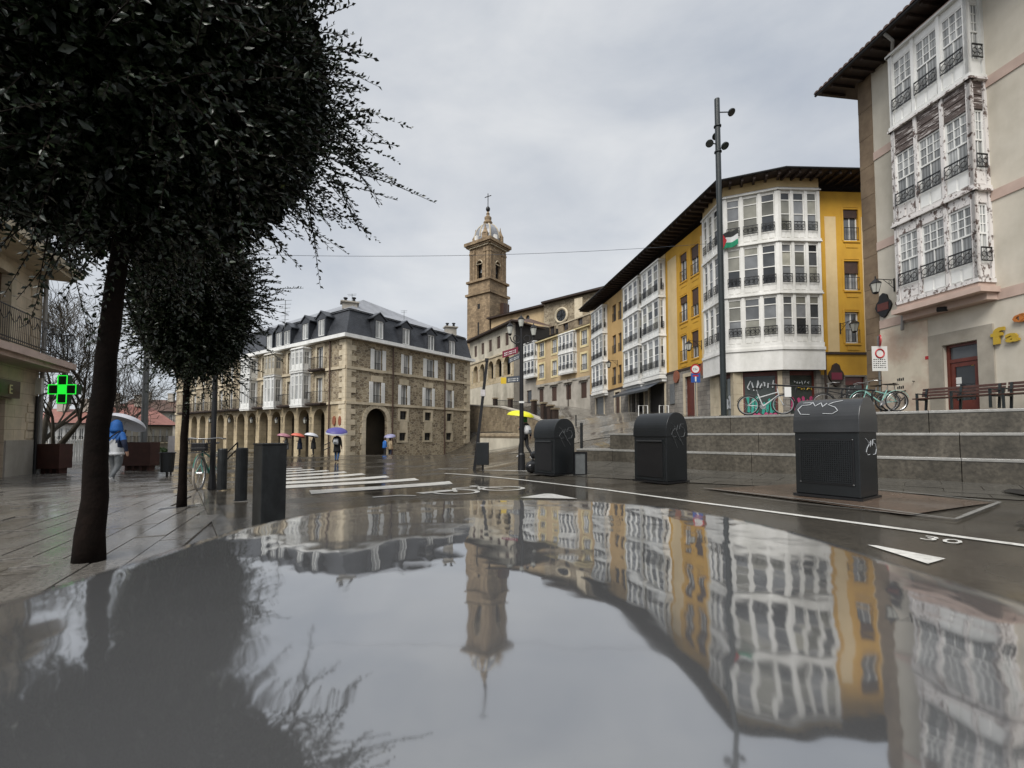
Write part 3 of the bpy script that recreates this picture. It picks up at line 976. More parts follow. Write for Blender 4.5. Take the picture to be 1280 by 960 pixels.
# reddish service panel with pale border in front of the first container
mb = MB(); ground_quad(mb, G(880, 612), G(1135, 645.5), G(1240, 630), G(1010, 605), .018, 14, 5)
o = mb.build('service_panel', 'wet_red', rp, uv=False)
def panel_edge(mb):
    c = [G(880, 612), G(1195, 652), G(1250, 630), G(1010, 604.5)]
    ground_strip(mb, [c[0].xy, c[1].xy, c[2].xy, c[3].xy], .05, .032)
mb = MB(); panel_edge(mb); mb.build('panel_border', 'granite_top', rp, uv=False)
mb = MB(); ground_strip(mb, [G(905, 619), G(1000, 631), G(1195, 652)], .03, .026); mb.build('panel_border', 'granite_top', rp, uv=False)
mb = MB(); ground_quad(mb, G(1252, 617), G(1300, 625), G(1300, 616), G(1262, 614), .04, 4, 2); mb.build('drain_cover', 'black_plastic', rp, uv=False)
mb = MB(); ground_quad(mb, G(1270, 659), G(1300, 662), G(1300, 652), G(1275, 655), .04, 4, 2); mb.build('drain_cover', 'black_plastic', rp, uv=False)

# ---- three tall granite steps, block by block, and the terrace above them
steps = thing('stone_steps', TP(0, .5, TB), 'three tall grey granite steps below the terrace with the benches', 'steps')
rng = random.Random(3)
for k, (za, zb, s0, tl) in enumerate(((TB - .25, T1, 0.0, 7.35), (T1 - .02, T2, .35, 6.35), (T2 - .02, T3, .70, 4.75))):
    t_ = -9.0 + rng.random() * .6
    while t_ < tl - .1:
        ln = min(1.55 + rng.random() * .45, tl - t_)
        if tl - t_ - ln < .5: ln = tl - t_
        mb = MB()
        s_ = s0 + (rng.random() - .5) * .006
        o = TP(t_ + .004, s_, za)
        mb.box(o, TP(t_ + ln - .004, s_, za) - o, TP(t_ + .004, s_ + .9, za) - o, (0, 0, zb - za - .055 + (rng.random() - .5) * .003))
        mb.build('granite_block', 'granite', steps, bevel=.006)
        mb = MB(); zt = zb - .054
        o = TP(t_ + .003, s_ - .012, zt)
        mb.box(o, TP(t_ + ln - .003, s_ - .012, zt) - o, TP(t_ + .003, s_ + .9, zt) - o, (0, 0, .054))
        mb.build('tread_slab', 'granite_top', steps, bevel=.006)
        t_ += ln
mb = MB()
def terr(t, s): 
    p = TP(t, s); return (p.x, p.y, tz(p.x, p.y))
lt = Vector((9.6, 33.0)); 
a = [terr(-9, 1.58), terr(4.72, 1.58)]
far_l = (9.7, 33.5); 
pts = [a[0], a[1], (*far_l, tz(*far_l)), (16, 36, tz(16, 36)), (40, 20, tz(40, 20)), (30, 2, tz(30, 2))]
top = [Vector(p) for p in pts]
mb.poly(top)
bot = [p - Vector((0, 0, 2.2)) for p in top]
for i in range(len(top)):
    j = (i + 1) % len(top); mb.quad(top[i], top[j], bot[j], bot[i])
ter = mb.build('terrace', 'wet_terrace', uv=False)
if ter.data.polygons[0].normal.z < 0: ter.data.flip_normals()
tag(ter, kind='structure')
# strip closing the terrace to the top tread
mb = MB(); o = terr(-9, 1.5); mb.quad(terr(-9, 1.45), terr(-9, 1.585), terr(4.72, 1.585), terr(4.72, 1.45)); 
o = mb.build('terrace_edge', 'granite_top', ter, uv=False)

# ---- setts of the rising street; paler colour paints in sky reflected off the slope
mb = MB()
ground_quad(mb, (-.2, 24.0), (5.4, 16.2), (9.9, 33.4), (4.6, 36.5), .014, 24, 30)
ground_quad(mb, (4.6, 36.5), (9.9, 33.4), (11.5, 58), (4.0, 60), .014, 16, 30)
tag(mb.build('street', 'wet_setts', uv=False), kind='structure')

# ================================================================== RIGHT: cream house with the white glazed bay
RW = Wall((13.45, 16.86), (14.42, 9.4))
def zrel(z): return EYE + z
RZ0 = zrel(.3)
ch = thing('cream_house', RW.pt(0, 0, RZ0), 'cream plastered house with peeling white glazed bays above the benches', 'house')
dr = RW.rect(1181, 1225, 428, 520)
door_u0, door_u1, door_z1 = dr[0], dr[1], dr[3]
sur = RW.rect(1163, 1245, 412, 520)
mb = MB()
facade(mb, RW, .55, RW.L, RZ0, zrel(13.6), [(door_u0, door_u1, RZ0 - .01, door_z1)], .3)
mb.build('wall', 'cream_plaster', ch)
mb = MB()   # body of the house behind its front
plan = [RW.pt(.0, -.31, 0), RW.pt(RW.L, -.31, 0), RW.pt(RW.L, -9, 0), RW.pt(0, -9, 0)]
mb.prism([p[:2] for p in plan], RZ0, zrel(13.55)); mb.build('side_wall', 'pale_plaster', ch)
# quoins of the far corner: brown dressed stone, one by one
z_ = RZ0
k = 0
while z_ < zrel(13.5):
    h = .52 + .12 * random.random(); h = min(h, zrel(13.58) - z_)
    mb = MB(); RW.box(mb, 0, .56 + (.0 if k % 2 else .0), -.3, .015 + .006 * (k % 2), z_ + .004, z_ + h - .004); mb.build('corner_stone', 'brown_stone', ch)
    z_ += h; k += 1
# patched lower plaster
uu = RW.hit(1160, 450)[0]
mb = MB(); RW.box(mb, .565, sur[0] - .02, .002, .012, RZ0, zrel(3.8)); mb.build('patched_plaster', 'patched_plaster', ch)
for zb in (3.86, 6.78, 10.2):
    mb = MB(); RW.box(mb, .565, RW.L, .002, .03, zrel(zb), zrel(zb + .3)); mb.build('string_course', 'pink_band', ch)
# door
mb = MB()
RW.box(mb, sur[0], door_u0 - .002, .003, .05, RZ0, sur[3]); RW.box(mb, door_u1 + .002, sur[1], .003, .05, RZ0, sur[3])
RW.box(mb, door_u0 - .002, door_u1 + .002, .003, .049, door_z1 + .002, sur[3])
mb.build('door_surround', 'door_surround', ch)
tr_z = RW.hit(1203, 449)[1]
mb = MB(); v = -.1
for (a, b_, c, d) in ((door_u0, door_u0 + .09, RZ0, door_z1), (door_u1 - .09, door_u1, RZ0, door_z1), (door_u0 + .09, door_u1 - .09, door_z1 - .09, door_z1), (door_u0 + .09, door_u1 - .09, tr_z - .06, tr_z + .05)):
    RW.box(mb, a, b_, v - .1, v, c, d)
dor = mb.build('door_frame', 'maroon_wood', ch)
mb = MB(); RW.box(mb, door_u0 + .09, door_u1 - .09, v - .06, v - .05, tr_z + .05, door_z1 - .09); mb.build('pane', 'pane_grey', dor)
mb = MB(); st_ = .11
RW.box(mb, door_u0 + .1, door_u0 + .1 + st_, v - .07, v - .02, RZ0, tr_z - .07); RW.box(mb, door_u1 - .1 - st_, door_u1 - .1, v - .07, v - .02, RZ0, tr_z - .07)
RW.box(mb, door_u0 + .1 + st_, door_u1 - .1 - st_, v - .07, v - .021, tr_z - .2, tr_z - .07); RW.box(mb, door_u0 + .1 + st_, door_u1 - .1 - st_, v - .07, v - .021, RZ0, RZ0 + .75)
leaf = mb.build('door', 'maroon_wood', ch)
mb = MB(); RW.box(mb, door_u0 + .1 + st_, door_u1 - .1 - st_, v - .06, v - .05, RZ0 + .75, tr_z - .2); mb.build('pane', 'pane_dark', leaf)
for (x0, x1, y0, y1, mt) in ((1190, 1202, 472, 480, 'sign_white'), (1193, 1200, 481, 483, 'sign_white'), (1189, 1194, 454, 459, 'sign_blue'), (1214, 1217, 452, 457, 'sign_yellow'), (1192, 1201, 510, 514, 'sign_white')):
    r_ = RW.rect(x0, x1, y0, y1, v - .045)
    mb = MB(); RW.box(mb, r_[0], r_[1], v - .048, v - .044, r_[2], r_[3]); mb.build('notice', mt, leaf)
r_ = RW.rect(1157, 1163, 445, 449); mb = MB(); RW.box(mb, r_[0], r_[1], .013, .02, r_[2], r_[3]); mb.build('house_number', 'sign_red', ch)
for (x0, y0) in ((1122, 473), (1122, 483)):
    r_ = RW.rect(x0, x0 + 9, y0, y0 + 3); mb = MB()
    for q in range(4): 
        a = r_[0] + (r_[1] - r_[0]) * q / 4; RW.box(mb, a, a + (r_[1] - r_[0]) * .17, .0125, .016, r_[2], r_[3] + .02 * (q % 2))
    mb.build('stencil_mark', 'iron', ch)
# glazed bay of three storeys, each in its own state
fl = [zrel(4.38), zrel(7.13), zrel(10.47), zrel(13.15)]
RD = .58
FW_ = RW.off(RD)
ua = FW_.hit(1118, 300)[0]; ub = FW_.hit(1216, 200)[0]
front = Wall(FW_.pt(ua, 0, 0), FW_.pt(ub, 0, 0))
side = Wall(FW_.pt(ub, 0, 0), RW.pt(ub, 0, 0))
sidel = Wall(RW.pt(ua, 0, 0), FW_.pt(ua, 0, 0))
curt = lambda f, i: 'pane_curtain'
base_st = dict(post=.10, apron=.48, head=.30, rows=[(.50, 2, 1), (1.0, 3, 3)], pane=curt, rail_h=.42, rr=.013)
sty = dict(base_st)
sty['floor'] = {0: dict(base_st, mi=1, sash_mi=0, head=.34, head_mi=1), 1: dict(base_st, mi=1, sash_mi=0, head=.86, head_mi=2, apron=.5), 2: dict(base_st, head=.26)}
pl = [RW.pt(ua, .002, 0)[:2], RW.pt(ub, .002, 0)[:2], FW_.pt(ub, 0, 0)[:2], FW_.pt(ua, 0, 0)[:2]]
bay(ch, [(front, 0, front.L, 3), (side, 0, side.L, 1), (sidel, 0, sidel.L, 1)], fl, sty, ['white_paint', 'old_white', 'peeled_board'], pl, under='pink_band')
mb = MB()   # moulded slab below the bay
c0 = RW.pt((ua + ub) / 2, 0, 0)
mb.prism([RW.pt(ua - .12, .004, 0)[:2], RW.pt(ub + .12, .004, 0)[:2], RW.pt(ub + .12, RD + .1, 0)[:2], RW.pt(ua - .12, RD + .1, 0)[:2]], fl[0] - .30, fl[0] - .145)
mb.prism([RW.pt(ua - .05, .004, 0)[:2], RW.pt(ub + .05, .004, 0)[:2], RW.pt(ub + .02, RD * .6, 0)[:2], RW.pt(ua - .02, RD * .6, 0)[:2]], fl[0] - .5, fl[0] - .302)
mb.build('bay_base', 'pink_band', ch)
# eaves: soffit, gutter and a row of barrel tiles
ez = zrel(13.62); ov = 1.08
mb = MB()
ep = [RW.pt(-.75, ov, 0), RW.pt(RW.L, ov, 0), RW.pt(RW.L, -9.5, 0), RW.pt(-.75, -9.5, 0)]
mb.prism([p[:2] for p in ep], ez, ez + .07)
sof = mb.build('soffit', 'eave_wood', ch)
mb = MB()
for i in range(22):
    u = -.6 + i * .42
    RW.box(mb, u, u + .09, .03, ov - .08, ez - .11, ez - .002)
mb.build('rafters', 'eave_wood', sof, kind='stuff')
mb = MB()
rg = [RW.pt(-.8, ov + .06, ez + .075), RW.pt(RW.L, ov + .06, ez + .075), RW.pt(RW.L, -4.4, ez + 2.1), RW.pt(-.8, -4.4, ez + 2.1), RW.pt(RW.L, -9.6, ez + .075), RW.pt(-.8, -9.6, ez + .075)]
mb.quad(rg[0], rg[1], rg[2], rg[3]); mb.quad(rg[3], rg[2], rg[4], rg[5]); mb.poly([rg[0], rg[3], rg[5]]); mb.poly([rg[1], rg[4], rg[2]])
mb.build('roof', 'barrel_tiles', ch)
tile = MB()
for i in range(36):
    u = -.8 + i * .225
    mb = MB(); n_ = 6
    prof = [(u + .105 * math.cos(math.pi * q / n_) + .1, .09 * math.sin(math.pi * q / n_)) for q in range(n_ + 1)]
    sl = 2.02 / (ov + .06 + 4.4)
    f0 = [RW.pt(p, ov + .1, ez + .06 + h) for p, h in prof]; f1 = [RW.pt(p * .98 + u * .02, ov - .5, ez + .08 + .6 * sl + h) for p, h in prof]
    for q in range(n_): mb.quad(f0[q], f0[q + 1], f1[q + 1], f1[q])
    mb.poly(f0)
    mb.build('roof_tile', 'roof_tile', ch)
mb = MB()
g0 = RW.pt(-.8, ov + .03, ez + .02); g1 = RW.pt(RW.L, ov + .03, ez + .02)
mb.tube([g0, g1], .05, 8)
gut = mb.build('gutter', 'iron', ch)
mb = MB()
d0 = RW.hit(1092, 60, ov)[0]; d1 = RW.hit(1116, 75, .1)[0]
mb.tube([RW.pt(d0 + .4, ov, ez - .02), RW.pt(d0 + .45, ov - .25, ez - .28), RW.pt(d1, .16, ez - .75), RW.pt(d1, .1, ez - 1.1), RW.pt(d1, .1, zrel(4.0)), RW.pt(d1 + .02, .16, zrel(3.6))], .05, 8)
mb.build('downpipe', 'pipe_grey', ch)
# spotlight and small box under the bay
r_ = RW.hit(1180, 386, .3); mb = MB(); mb.tube([RW.pt(r_[0], .3, r_[1] + .15), RW.pt(r_[0], .3, r_[1])], .03, 6); mb.tube([RW.pt(r_[0] - .12, .4, r_[1]), RW.pt(r_[0] + .1, .3, r_[1] - .02)], .08, 10); mb.build('spotlight', 'iron', ch)

def wall_letters(txt, w, px, base_py, top_py, mat, label, grp, cap=.72, depth=.03, st=1.45):
    u, z0 = w.hit(px, base_py); _, z1 = w.hit(px, top_py)
    size = (z1 - z0) / cap
    vs, fs = letters(txt, size, depth, size * .035)
    mb = MB(); mb.add([w.pt(u + v.x * st, .06 + v.z, z0 + v.y) for v in vs], fs)
    o = mb.build('sign_letter', mat, None, uv=False)
    return tag(o, label, 'letter', grp)
wall_letters('f', RW, 1243, 430.5, 411, 'gold_letter', 'gold letter f fixed to the cream wall beside the door', 'shop sign letters')
wall_letters('a', RW, 1260, 428, 417, 'gold_letter', 'gold letter a fixed to the cream wall right of the f', 'shop sign letters', .52)
wall_letters('O', RW, 1268.5, 404, 394.5, 'orange_letter', 'small orange letter O on the cream wall above the gold letters', 'shop sign letters')
wall_letters('R', RW, 1276.5, 402.5, 392.5, 'orange_letter', 'small orange letter R on the cream wall after the O', 'shop sign letters')

def wall_lantern(px, py, w, arm, label, size=1.0, grp='wall lanterns', side=1):
    u, z = w.hit(px, py)
    t = thing('wall_lantern', w.pt(u, 0, z), label, 'lantern', grp)
    mb = MB(); s = size
    w.box(mb, u - .02 * s, u + .02 * s, .002, .03, z - .38 * s, z + .12 * s)
    mb.tube([w.pt(u, .02, z + .06 * s), w.pt(u - side * arm * .05, arm * .97, z + .08 * s)], .014 * s, 6)
    mb.tube([w.pt(u, .02, z - .26 * s), w.pt(u, arm * .3, z - .1 * s), w.pt(u - side * arm * .02, arm * .6, z + .07 * s)], .011 * s, 6)
    mb.ring(w.pt(u, arm * .22, z - .03 * s), (w.u.x, w.u.y, 0), .06 * s, .008 * s, 12, 5)
    mb.build('bracket', 'iron', t)
    c = w.pt(u - side * arm * .05, arm * .97, z - .1 * s)
    mb = MB(); mb.lathe(c, [(.02 * s, .19 * s), (.05 * s, .15 * s), (.19 * s, .02 * s), (.2 * s, 0), (.185 * s, -.01 * s)], 6); mb.lathe(c, [(.02 * s, .28 * s), (.02 * s, .18 * s)], 6)
    for k in range(6):
        a = k * math.pi / 3; mb.tube([c + Vector((math.cos(a) * .185 * s, math.sin(a) * .185 * s, -.005 * s)), c + Vector((math.cos(a) * .105 * s, math.sin(a) * .105 * s, -.33 * s))], .009 * s, 4)
    mb.lathe(c, [(.11 * s, -.33 * s), (.09 * s, -.37 * s), (.02 * s, -.4 * s)], 6)
    mb.build('cage', 'iron', t)
    mb = MB(); mb.lathe(c, [(.172 * s, -.012 * s), (.098 * s, -.325 * s)], 6); mb.build('lamp_glass', 'lamp_glass', t)
    return t
wall_lantern(1118, 352, RW, .75, 'black iron wall lantern on the brown corner stones of the cream house', .95)

# street-name shield
def shield(px, py, w, sx, sz, label, v=.08, mats=('iron', 'maroon_wood')):
    u, z = w.hit(px, py)
    t = thing('street_shield', w.pt(u, 0, z - sz / 2), label, 'plaque', 'street name plaques')
    mb = MB(); n_ = 16
    pts = []
    for k in range(n_):
        a = 2 * math.pi * k / n_; r_ = 1 + .12 * math.cos(4 * a) + (.18 if k in (3, 4, 5) else 0)
        pts.append((u + math.cos(a) * sx / 2 * r_, z + math.sin(a) * sz / 2 * r_))
    f0 = [w.pt(p, v, q) for p, q in pts]; f1 = [w.pt(p, .005, q) for p, q in pts]
    mb.poly(f0)
    for k in range(n_): mb.quad(f0[k], f1[k], f1[(k + 1) % n_], f0[(k + 1) % n_])
    mb.build('surround', mats[0], t)
    mb = MB(); w.box(mb, u - sx * .38, u + sx * .38, v + .001, v + .012, z - sz * .2, z + sz * .16); pl_ = mb.build('plate', mats[1], t)
    return t
shield(1106, 383, RW, .55, .75, 'dark street plaque with red plate on the corner of the cream house')

# ================================================================== CORNER HOUSE: yellow with white glazed corner
def line_pt(Y, off=0.0): return (12.5 - off - .153 * (Y - 28.1), Y)
SW = Wall(line_pt(51.0), line_pt(25.6))            # street fronts of the whole row (far end left)
SWm = SW
CZ = zrel(.4)
yh = thing('yellow_corner_house', (16.5, 27, CZ), 'yellow house with white glazed bay wrapping its corner', 'house')
B0, B1, B2, B3 = (12.14, 28.1), (12.2, 25.35), (14.72, 24.27), (17.1, 24.37)
YL = SW.hit(833.5, 430)[0]; YR = SW.hit(884, 400)[0] + .6
ywin = []
for (x0, x1, y0, y1) in ((391, 422, 450, 575), (439, 475, 415, 545), (391, 425, 640, 755), (443, 475, 605, 730), (394, 423, 815, 930), (443, 475, 795, 915)):
    r_ = SW.rect(740 + x0 / 3.556, 740 + x1 / 3.556, 190 + y0 / 3.556, 190 + y1 / 3.556); ywin.append(r_)
gd = SW.rect(857, 869, 470, 521)
gfz = zrel(4.62)
mb = MB(); facade(mb, SW, YL, YR, gfz, zrel(13.75), [r_ for r_ in ywin]); mb.build('wall', 'yellow_paint', yh)
mb = MB(); facade(mb, SW, YL, SW.L + .1, CZ, gfz - .16, [(gd[0], gd[1], CZ - .01, gd[3])], .25, -.002); mb.build('ground_floor_wall', 'block_grey', yh)
mb = MB(); SW.box(mb, YL, YR - .3, .0, .05, gfz - .158, gfz - .002); mb.build('string_course', 'eave_wood', yh)
mb = MB(); SW.box(mb, gd[0] - .25, gd[0] - .002, .001, .05, CZ, gd[3] + .25); SW.box(mb, gd[1] + .002, gd[1] + .25, .001, .05, CZ, gd[3] + .25); SW.box(mb, gd[0] - .002, gd[1] + .002, .001, .049, gd[3] + .002, gd[3] + .25); mb.build('door_surround', 'quoin_stone', yh)
mb = MB(); SW.box(mb, gd[0] + .01, gd[1] - .01, -.2, -.12, CZ, gd[3] - .01); mb.build('door', 'maroon_wood', yh)
cs = SW.rect(835.5, 846.5, 330, 470); mb = MB(); SW.box(mb, cs[0], cs[1], .002, .02, gfz + .01, zrel(13.0)); mb.build('pilaster_strip', 'cream_paint', yh)
cs = SW.rect(877, 881.5, 330, 445); mb = MB(); SW.box(mb, cs[0], cs[1] + .3, .002, .02, gfz + .01, zrel(13.0)); mb.build('pilaster_strip', 'cream_paint', yh)
def yellow_window(w, r_, par):
    wn = window(par, w, r_[0] + .02, r_[1] - .02, r_[2] + .02, r_[3] - .02, -.12, 'white_paint', .07, 2, 1, 'pane_grey')
    if random.random() < .85:
        mb = MB(); hh = (r_[3] - r_[2]) * random.choice((.25, .4, .55, .3)); w.box(mb, r_[0] + .02, r_[1] - .02, -.1, -.06, r_[3] - .02 - hh, r_[3] - .02)
        mb.build('blind', 'brown_wood', wn)
    mb = MB(); iron_panel(mb, w, r_[0] + .02, r_[1] - .02, r_[2] + .05, r_[2] + .75, .03, False, .012, .13); mb.build('railing', 'iron', wn)
    mb = MB(); w.box(mb, r_[0] - .05, r_[1] + .05, .001, .05, r_[2] - .1, r_[2] - .01); w.box(mb, r_[0] + .1, r_[1] - .1, .001, .025, r_[2] - .4, r_[2] - .2); mb.build('sill', 'yellow_paint', wn)
    mb = MB(); 
    for (a, b_, c, d) in ((r_[0] - .12, r_[0] - .001, r_[2] - .1, r_[3] + .12), (r_[1] + .001, r_[1] + .12, r_[2] - .1, r_[3] + .12), (r_[0] - .001, r_[1] + .001, r_[3] + .001, r_[3] + .12)): w.box(mb, a, b_, .001, .018, c + .101, d)
    mb.build('surround', 'yellow_paint', wn)
for r_ in ywin: yellow_window(SW, r_, yh)
# right-hand front behind the cream house
YW = Wall((17.1, 24.78), (24.5, 25.1))
ywr = [YW.rect(740 + x0 / 3.556, 740 + x1 / 3.556, 190 + y0 / 3.556, 190 + y1 / 3.556) for (x0, x1, y0, y1) in ((1117, 1184, 255, 395), (1121, 1188, 485, 615), (1125, 1190, 710, 850))]
rd = YW.rect(1057, 1082, 461, 519)
mb = MB(); facade(mb, YW, 0, YW.L, zrel(3.3), zrel(13.75), ywr); mb.build('wall', 'yellow_paint', yh)
mb = MB(); facade(mb, YW, 0, YW.L, CZ, zrel(3.3), [(rd[0], rd[1], CZ - .01, zrel(3.22))], .25, -.002); mb.build('ground_floor_wall', 'block_grey', yh)
mb = MB(); YW.box(mb, rd[0] + .01, rd[1] - .01, -.2, -.12, CZ, zrel(3.2)); dd = mb.build('door', 'maroon_wood', yh)
mb = MB(); YW.box(mb, rd[0] + .12, rd[1] - .12, -.119, -.11, CZ + .2, zrel(2.75)); mb.build('pane', 'shop_glass', dd)
for r_ in ywr: yellow_window(YW, r_, yh)
for (x0, x1) in ((1033, 1047), (1079, 1100)):
    cs = YW.rect(x0, x1, 300, 430); mb = MB(); YW.box(mb, max(0.02, cs[0]), cs[1], .002, .02, zrel(4.6), zrel(12.3)); mb.build('pilaster_strip', 'cream_paint', yh)
mb = MB(); YW.box(mb, 0.02, YW.L, .0, .06, zrel(4.45), zrel(4.58)); mb.build('string_course', 'eave_wood', yh)
# chamfered body between the fronts
c1 = (12.75, 25.75); c2 = (14.9, 24.75)
CH = Wall(c1, c2)
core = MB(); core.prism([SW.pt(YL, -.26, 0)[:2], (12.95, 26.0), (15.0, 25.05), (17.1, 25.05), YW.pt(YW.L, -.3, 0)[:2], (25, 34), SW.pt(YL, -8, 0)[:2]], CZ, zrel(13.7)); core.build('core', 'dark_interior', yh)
# glazed corner bay: four faces, three storeys
bfl = [zrel(4.93), zrel(7.8), zrel(10.72), zrel(13.62)]
FA, FB, FC = Wall(B0, B1), Wall(B1, B2), Wall(B2, B3)
FD = Wall(B3, (17.1, 24.78))
bp = lambda f, i: random.choice(('pane_grey', 'pane_blind', 'pane_grey', 'pane_blind', 'pane_dark'))
bst = dict(post=.16, apron=.42, head=.12, rows=[(.44, 1, 1), (.80, 1, 1), (1.0, 1, 1)], pane=bp, rail_h=.5, rr=.014)
bay(yh, [(FA, 0, FA.L, 4), (FB, 0, FB.L, 3), (FC, 0, FC.L, 3), (FD, 0, FD.L, 1)], bfl, bst, ['white_trim'],
    [B0, B1, B2, B3, (17.09, 24.775), (15, 25.05), (12.9, 26.0), (12.6, 28.1)], 'corner_bay')
def wrap(name, mat, z0, z1, o0, o1, plan=(B0, B1, B2, B3)):
    mb = MB()
    ws = [Wall(a, b) for a, b in zip(plan, plan[1:])]
    def offp(i, o):
        p = Vector(plan[i])
        if i == 0: return p + ws[0].n * o
        if i == len(plan) - 1: return p + ws[-1].n * o
        nn = (ws[i - 1].n + ws[i].n).normalized(); return p + nn * o / max(.3, nn.dot(ws[i].n))
    for i in range(len(ws)):
        a0, a1, b0, b1 = offp(i, o0), offp(i, o1), offp(i + 1, o0), offp(i + 1, o1)
        vs = [(p.x, p.y, z) for z in (z0, z1) for p in (a0, a1, b1, b0)]
        mb.add(vs, [(0, 1, 2, 3), (4, 7, 6, 5), (1, 0, 4, 5), (2, 1, 5, 6), (3, 2, 6, 7), (0, 3, 7, 4)])
    return mb.build(name, mat, yh)
wrap('cornice', 'white_trim', zrel(4.62), zrel(4.78), -.5, .16)
wrap('cornice', 'white_trim', zrel(4.785), zrel(4.92), -.5, .06)
wrap('shop_fascia', 'white_trim', zrel(3.52), zrel(4.615), -.06, .10)
wrap('frieze', 'cream_paint', zrel(13.76), zrel(14.3), -.55, -.05)
# shopfront below: stone piers, dark red frames, glass with graffiti
S0, S1, S2, S3 = (12.42, 28.0), (12.5, 25.5), (14.85, 24.5), (17.05, 24.6)
for i, (a, b_) in enumerate(((S0, S1), (S1, S2), (S2, S3))):
    wl = Wall(a, b_); zt = zrel(3.5)
    spans = [(wl.hit(pa_, 490)[0], wl.hit(pb_, 490)[0]) for pa_, pb_ in ((899, 917), (929, 972.5), (987.5, 1021))[i:i + 1]]
    edges = [0.0] + [q for s_ in spans for q in s_] + [wl.L]
    for q in range(0, len(edges), 2):
        mb = MB(); zq = CZ
        while zq < zt - .05:
            hh = min(.62, zt - zq); wl.box(mb, edges[q] + .003, edges[q + 1] - .003, -.45, 0, zq + .004, zq + hh - .004); zq += hh
        mb.build('stone_pier', 'quoin_stone' if i < 2 else 'block_grey', yh)
    for (p, q) in spans:
        mb = MB(); fw = .09
        wl.box(mb, p, p + fw, -.3, -.2, CZ, zt); wl.box(mb, q - fw, q, -.3, -.2, CZ, zt); wl.box(mb, p + fw, q - fw, -.3, -.2, zt - .22, zt); wl.box(mb, p + fw, q - fw, -.3, -.2, CZ, CZ + .55)
        sw_ = mb.build('shop_window', 'maroon_wood', yh)
        mb = MB(); wl.box(mb, p + fw, q - fw, -.27, -.26, CZ + .55, zt - .22); mb.build('pane', 'shop_glass', sw_)
        # graffiti, painted as flat shapes just proud of the glass
        rg_ = random.Random(i + 11)
        def blob(mat, px0, px1, py0, py1, n_=7):
            r_ = wl.rect(px0, px1, py0, py1, -.2)
            mb = MB()
            for k in range(n_):
                a_ = max(p + .02, min(q - .25, r_[0] + (r_[1] - r_[0]) * k / n_)); wd = (r_[1] - r_[0]) / n_ * rg_.uniform(.7, 1.1)
                b0_ = r_[2] + (r_[3] - r_[2]) * rg_.uniform(0, .25); t0_ = r_[2] + (r_[3] - r_[2]) * rg_.uniform(.7, 1.0)
                sk = rg_.uniform(-.08, .08); vv = -.185 + .001 * k
                pts_ = [(a_, b0_), (a_ + wd * .6, b0_ - .05), (a_ + wd, b0_ + .06), (a_ + wd * .9 + sk, (b0_ + t0_) / 2), (a_ + wd + sk, t0_ - .05), (a_ + wd * .5 + sk, t0_ + .05), (a_ + sk, t0_ - .03), (a_ + wd * .2, (b0_ + t0_) / 2)]
                mb.poly([wl.pt(min(max(x, p), q), vv, z) for x, z in pts_])
            mb.build('graffiti', mat, sw_)
        def scrawl(mat, px0, px1, py0, py1, n_=6, rr=.025):
            r_ = wl.rect(px0, px1, py0, py1, -.2); mb = MB()
            for k in range(n_):
                a_ = r_[0] + (r_[1] - r_[0]) * k / n_; wd = (r_[1] - r_[0]) / n_
                pts_ = [wl.pt(a_ + wd * rg_.uniform(0, .9), -.19, r_[2] + (r_[3] - r_[2]) * rg_.random()) for _ in range(4)]
                for e_, f_ in zip(pts_, pts_[1:]): mb.tube([e_, f_], rr, 4)
            mb.build('graffiti', mat, sw_)
        if i == 1:
            blob('graffiti_green', 934, 948, 493, 519, 3); blob('graffiti_green', 952, 972, 498, 519, 4)
            scrawl('graffiti_white', 934, 970, 475, 489, 7, .035); blob('graffiti_pink', 936, 972, 516, 521, 6)
        elif i == 2:
            blob('graffiti_pink', 988, 1020, 495, 514, 7); scrawl('graffiti_yellow', 993, 1016, 483, 488, 6, .03); scrawl('graffiti_white', 992, 1012, 476, 481, 6, .02)
        else:
            blob('graffiti_white', 900, 916, 494, 515, 4)
mb = MB()
ud = YW.hit(1033, 470)[0]
mb.tube([(17.2, 24.45, CZ), (17.2, 24.45, zrel(4.5))], .06, 8); mb.build('downpipe', 'eave_wood', yh)
shield(1044, 470, YW, .8, 1.1, 'dark carved street plaque beside the glazed corner of the yellow house', .12, ('eave_wood', 'sign_maroon'))
wall_lantern(1050, 407, YW, .95, 'black wall lantern on the yellow front beside the white glazed corner', 1.25, side=-1)
wall_lantern(877, 428, SW, .9, 'black wall lantern on the yellow street front near the traffic sign', 1.2)

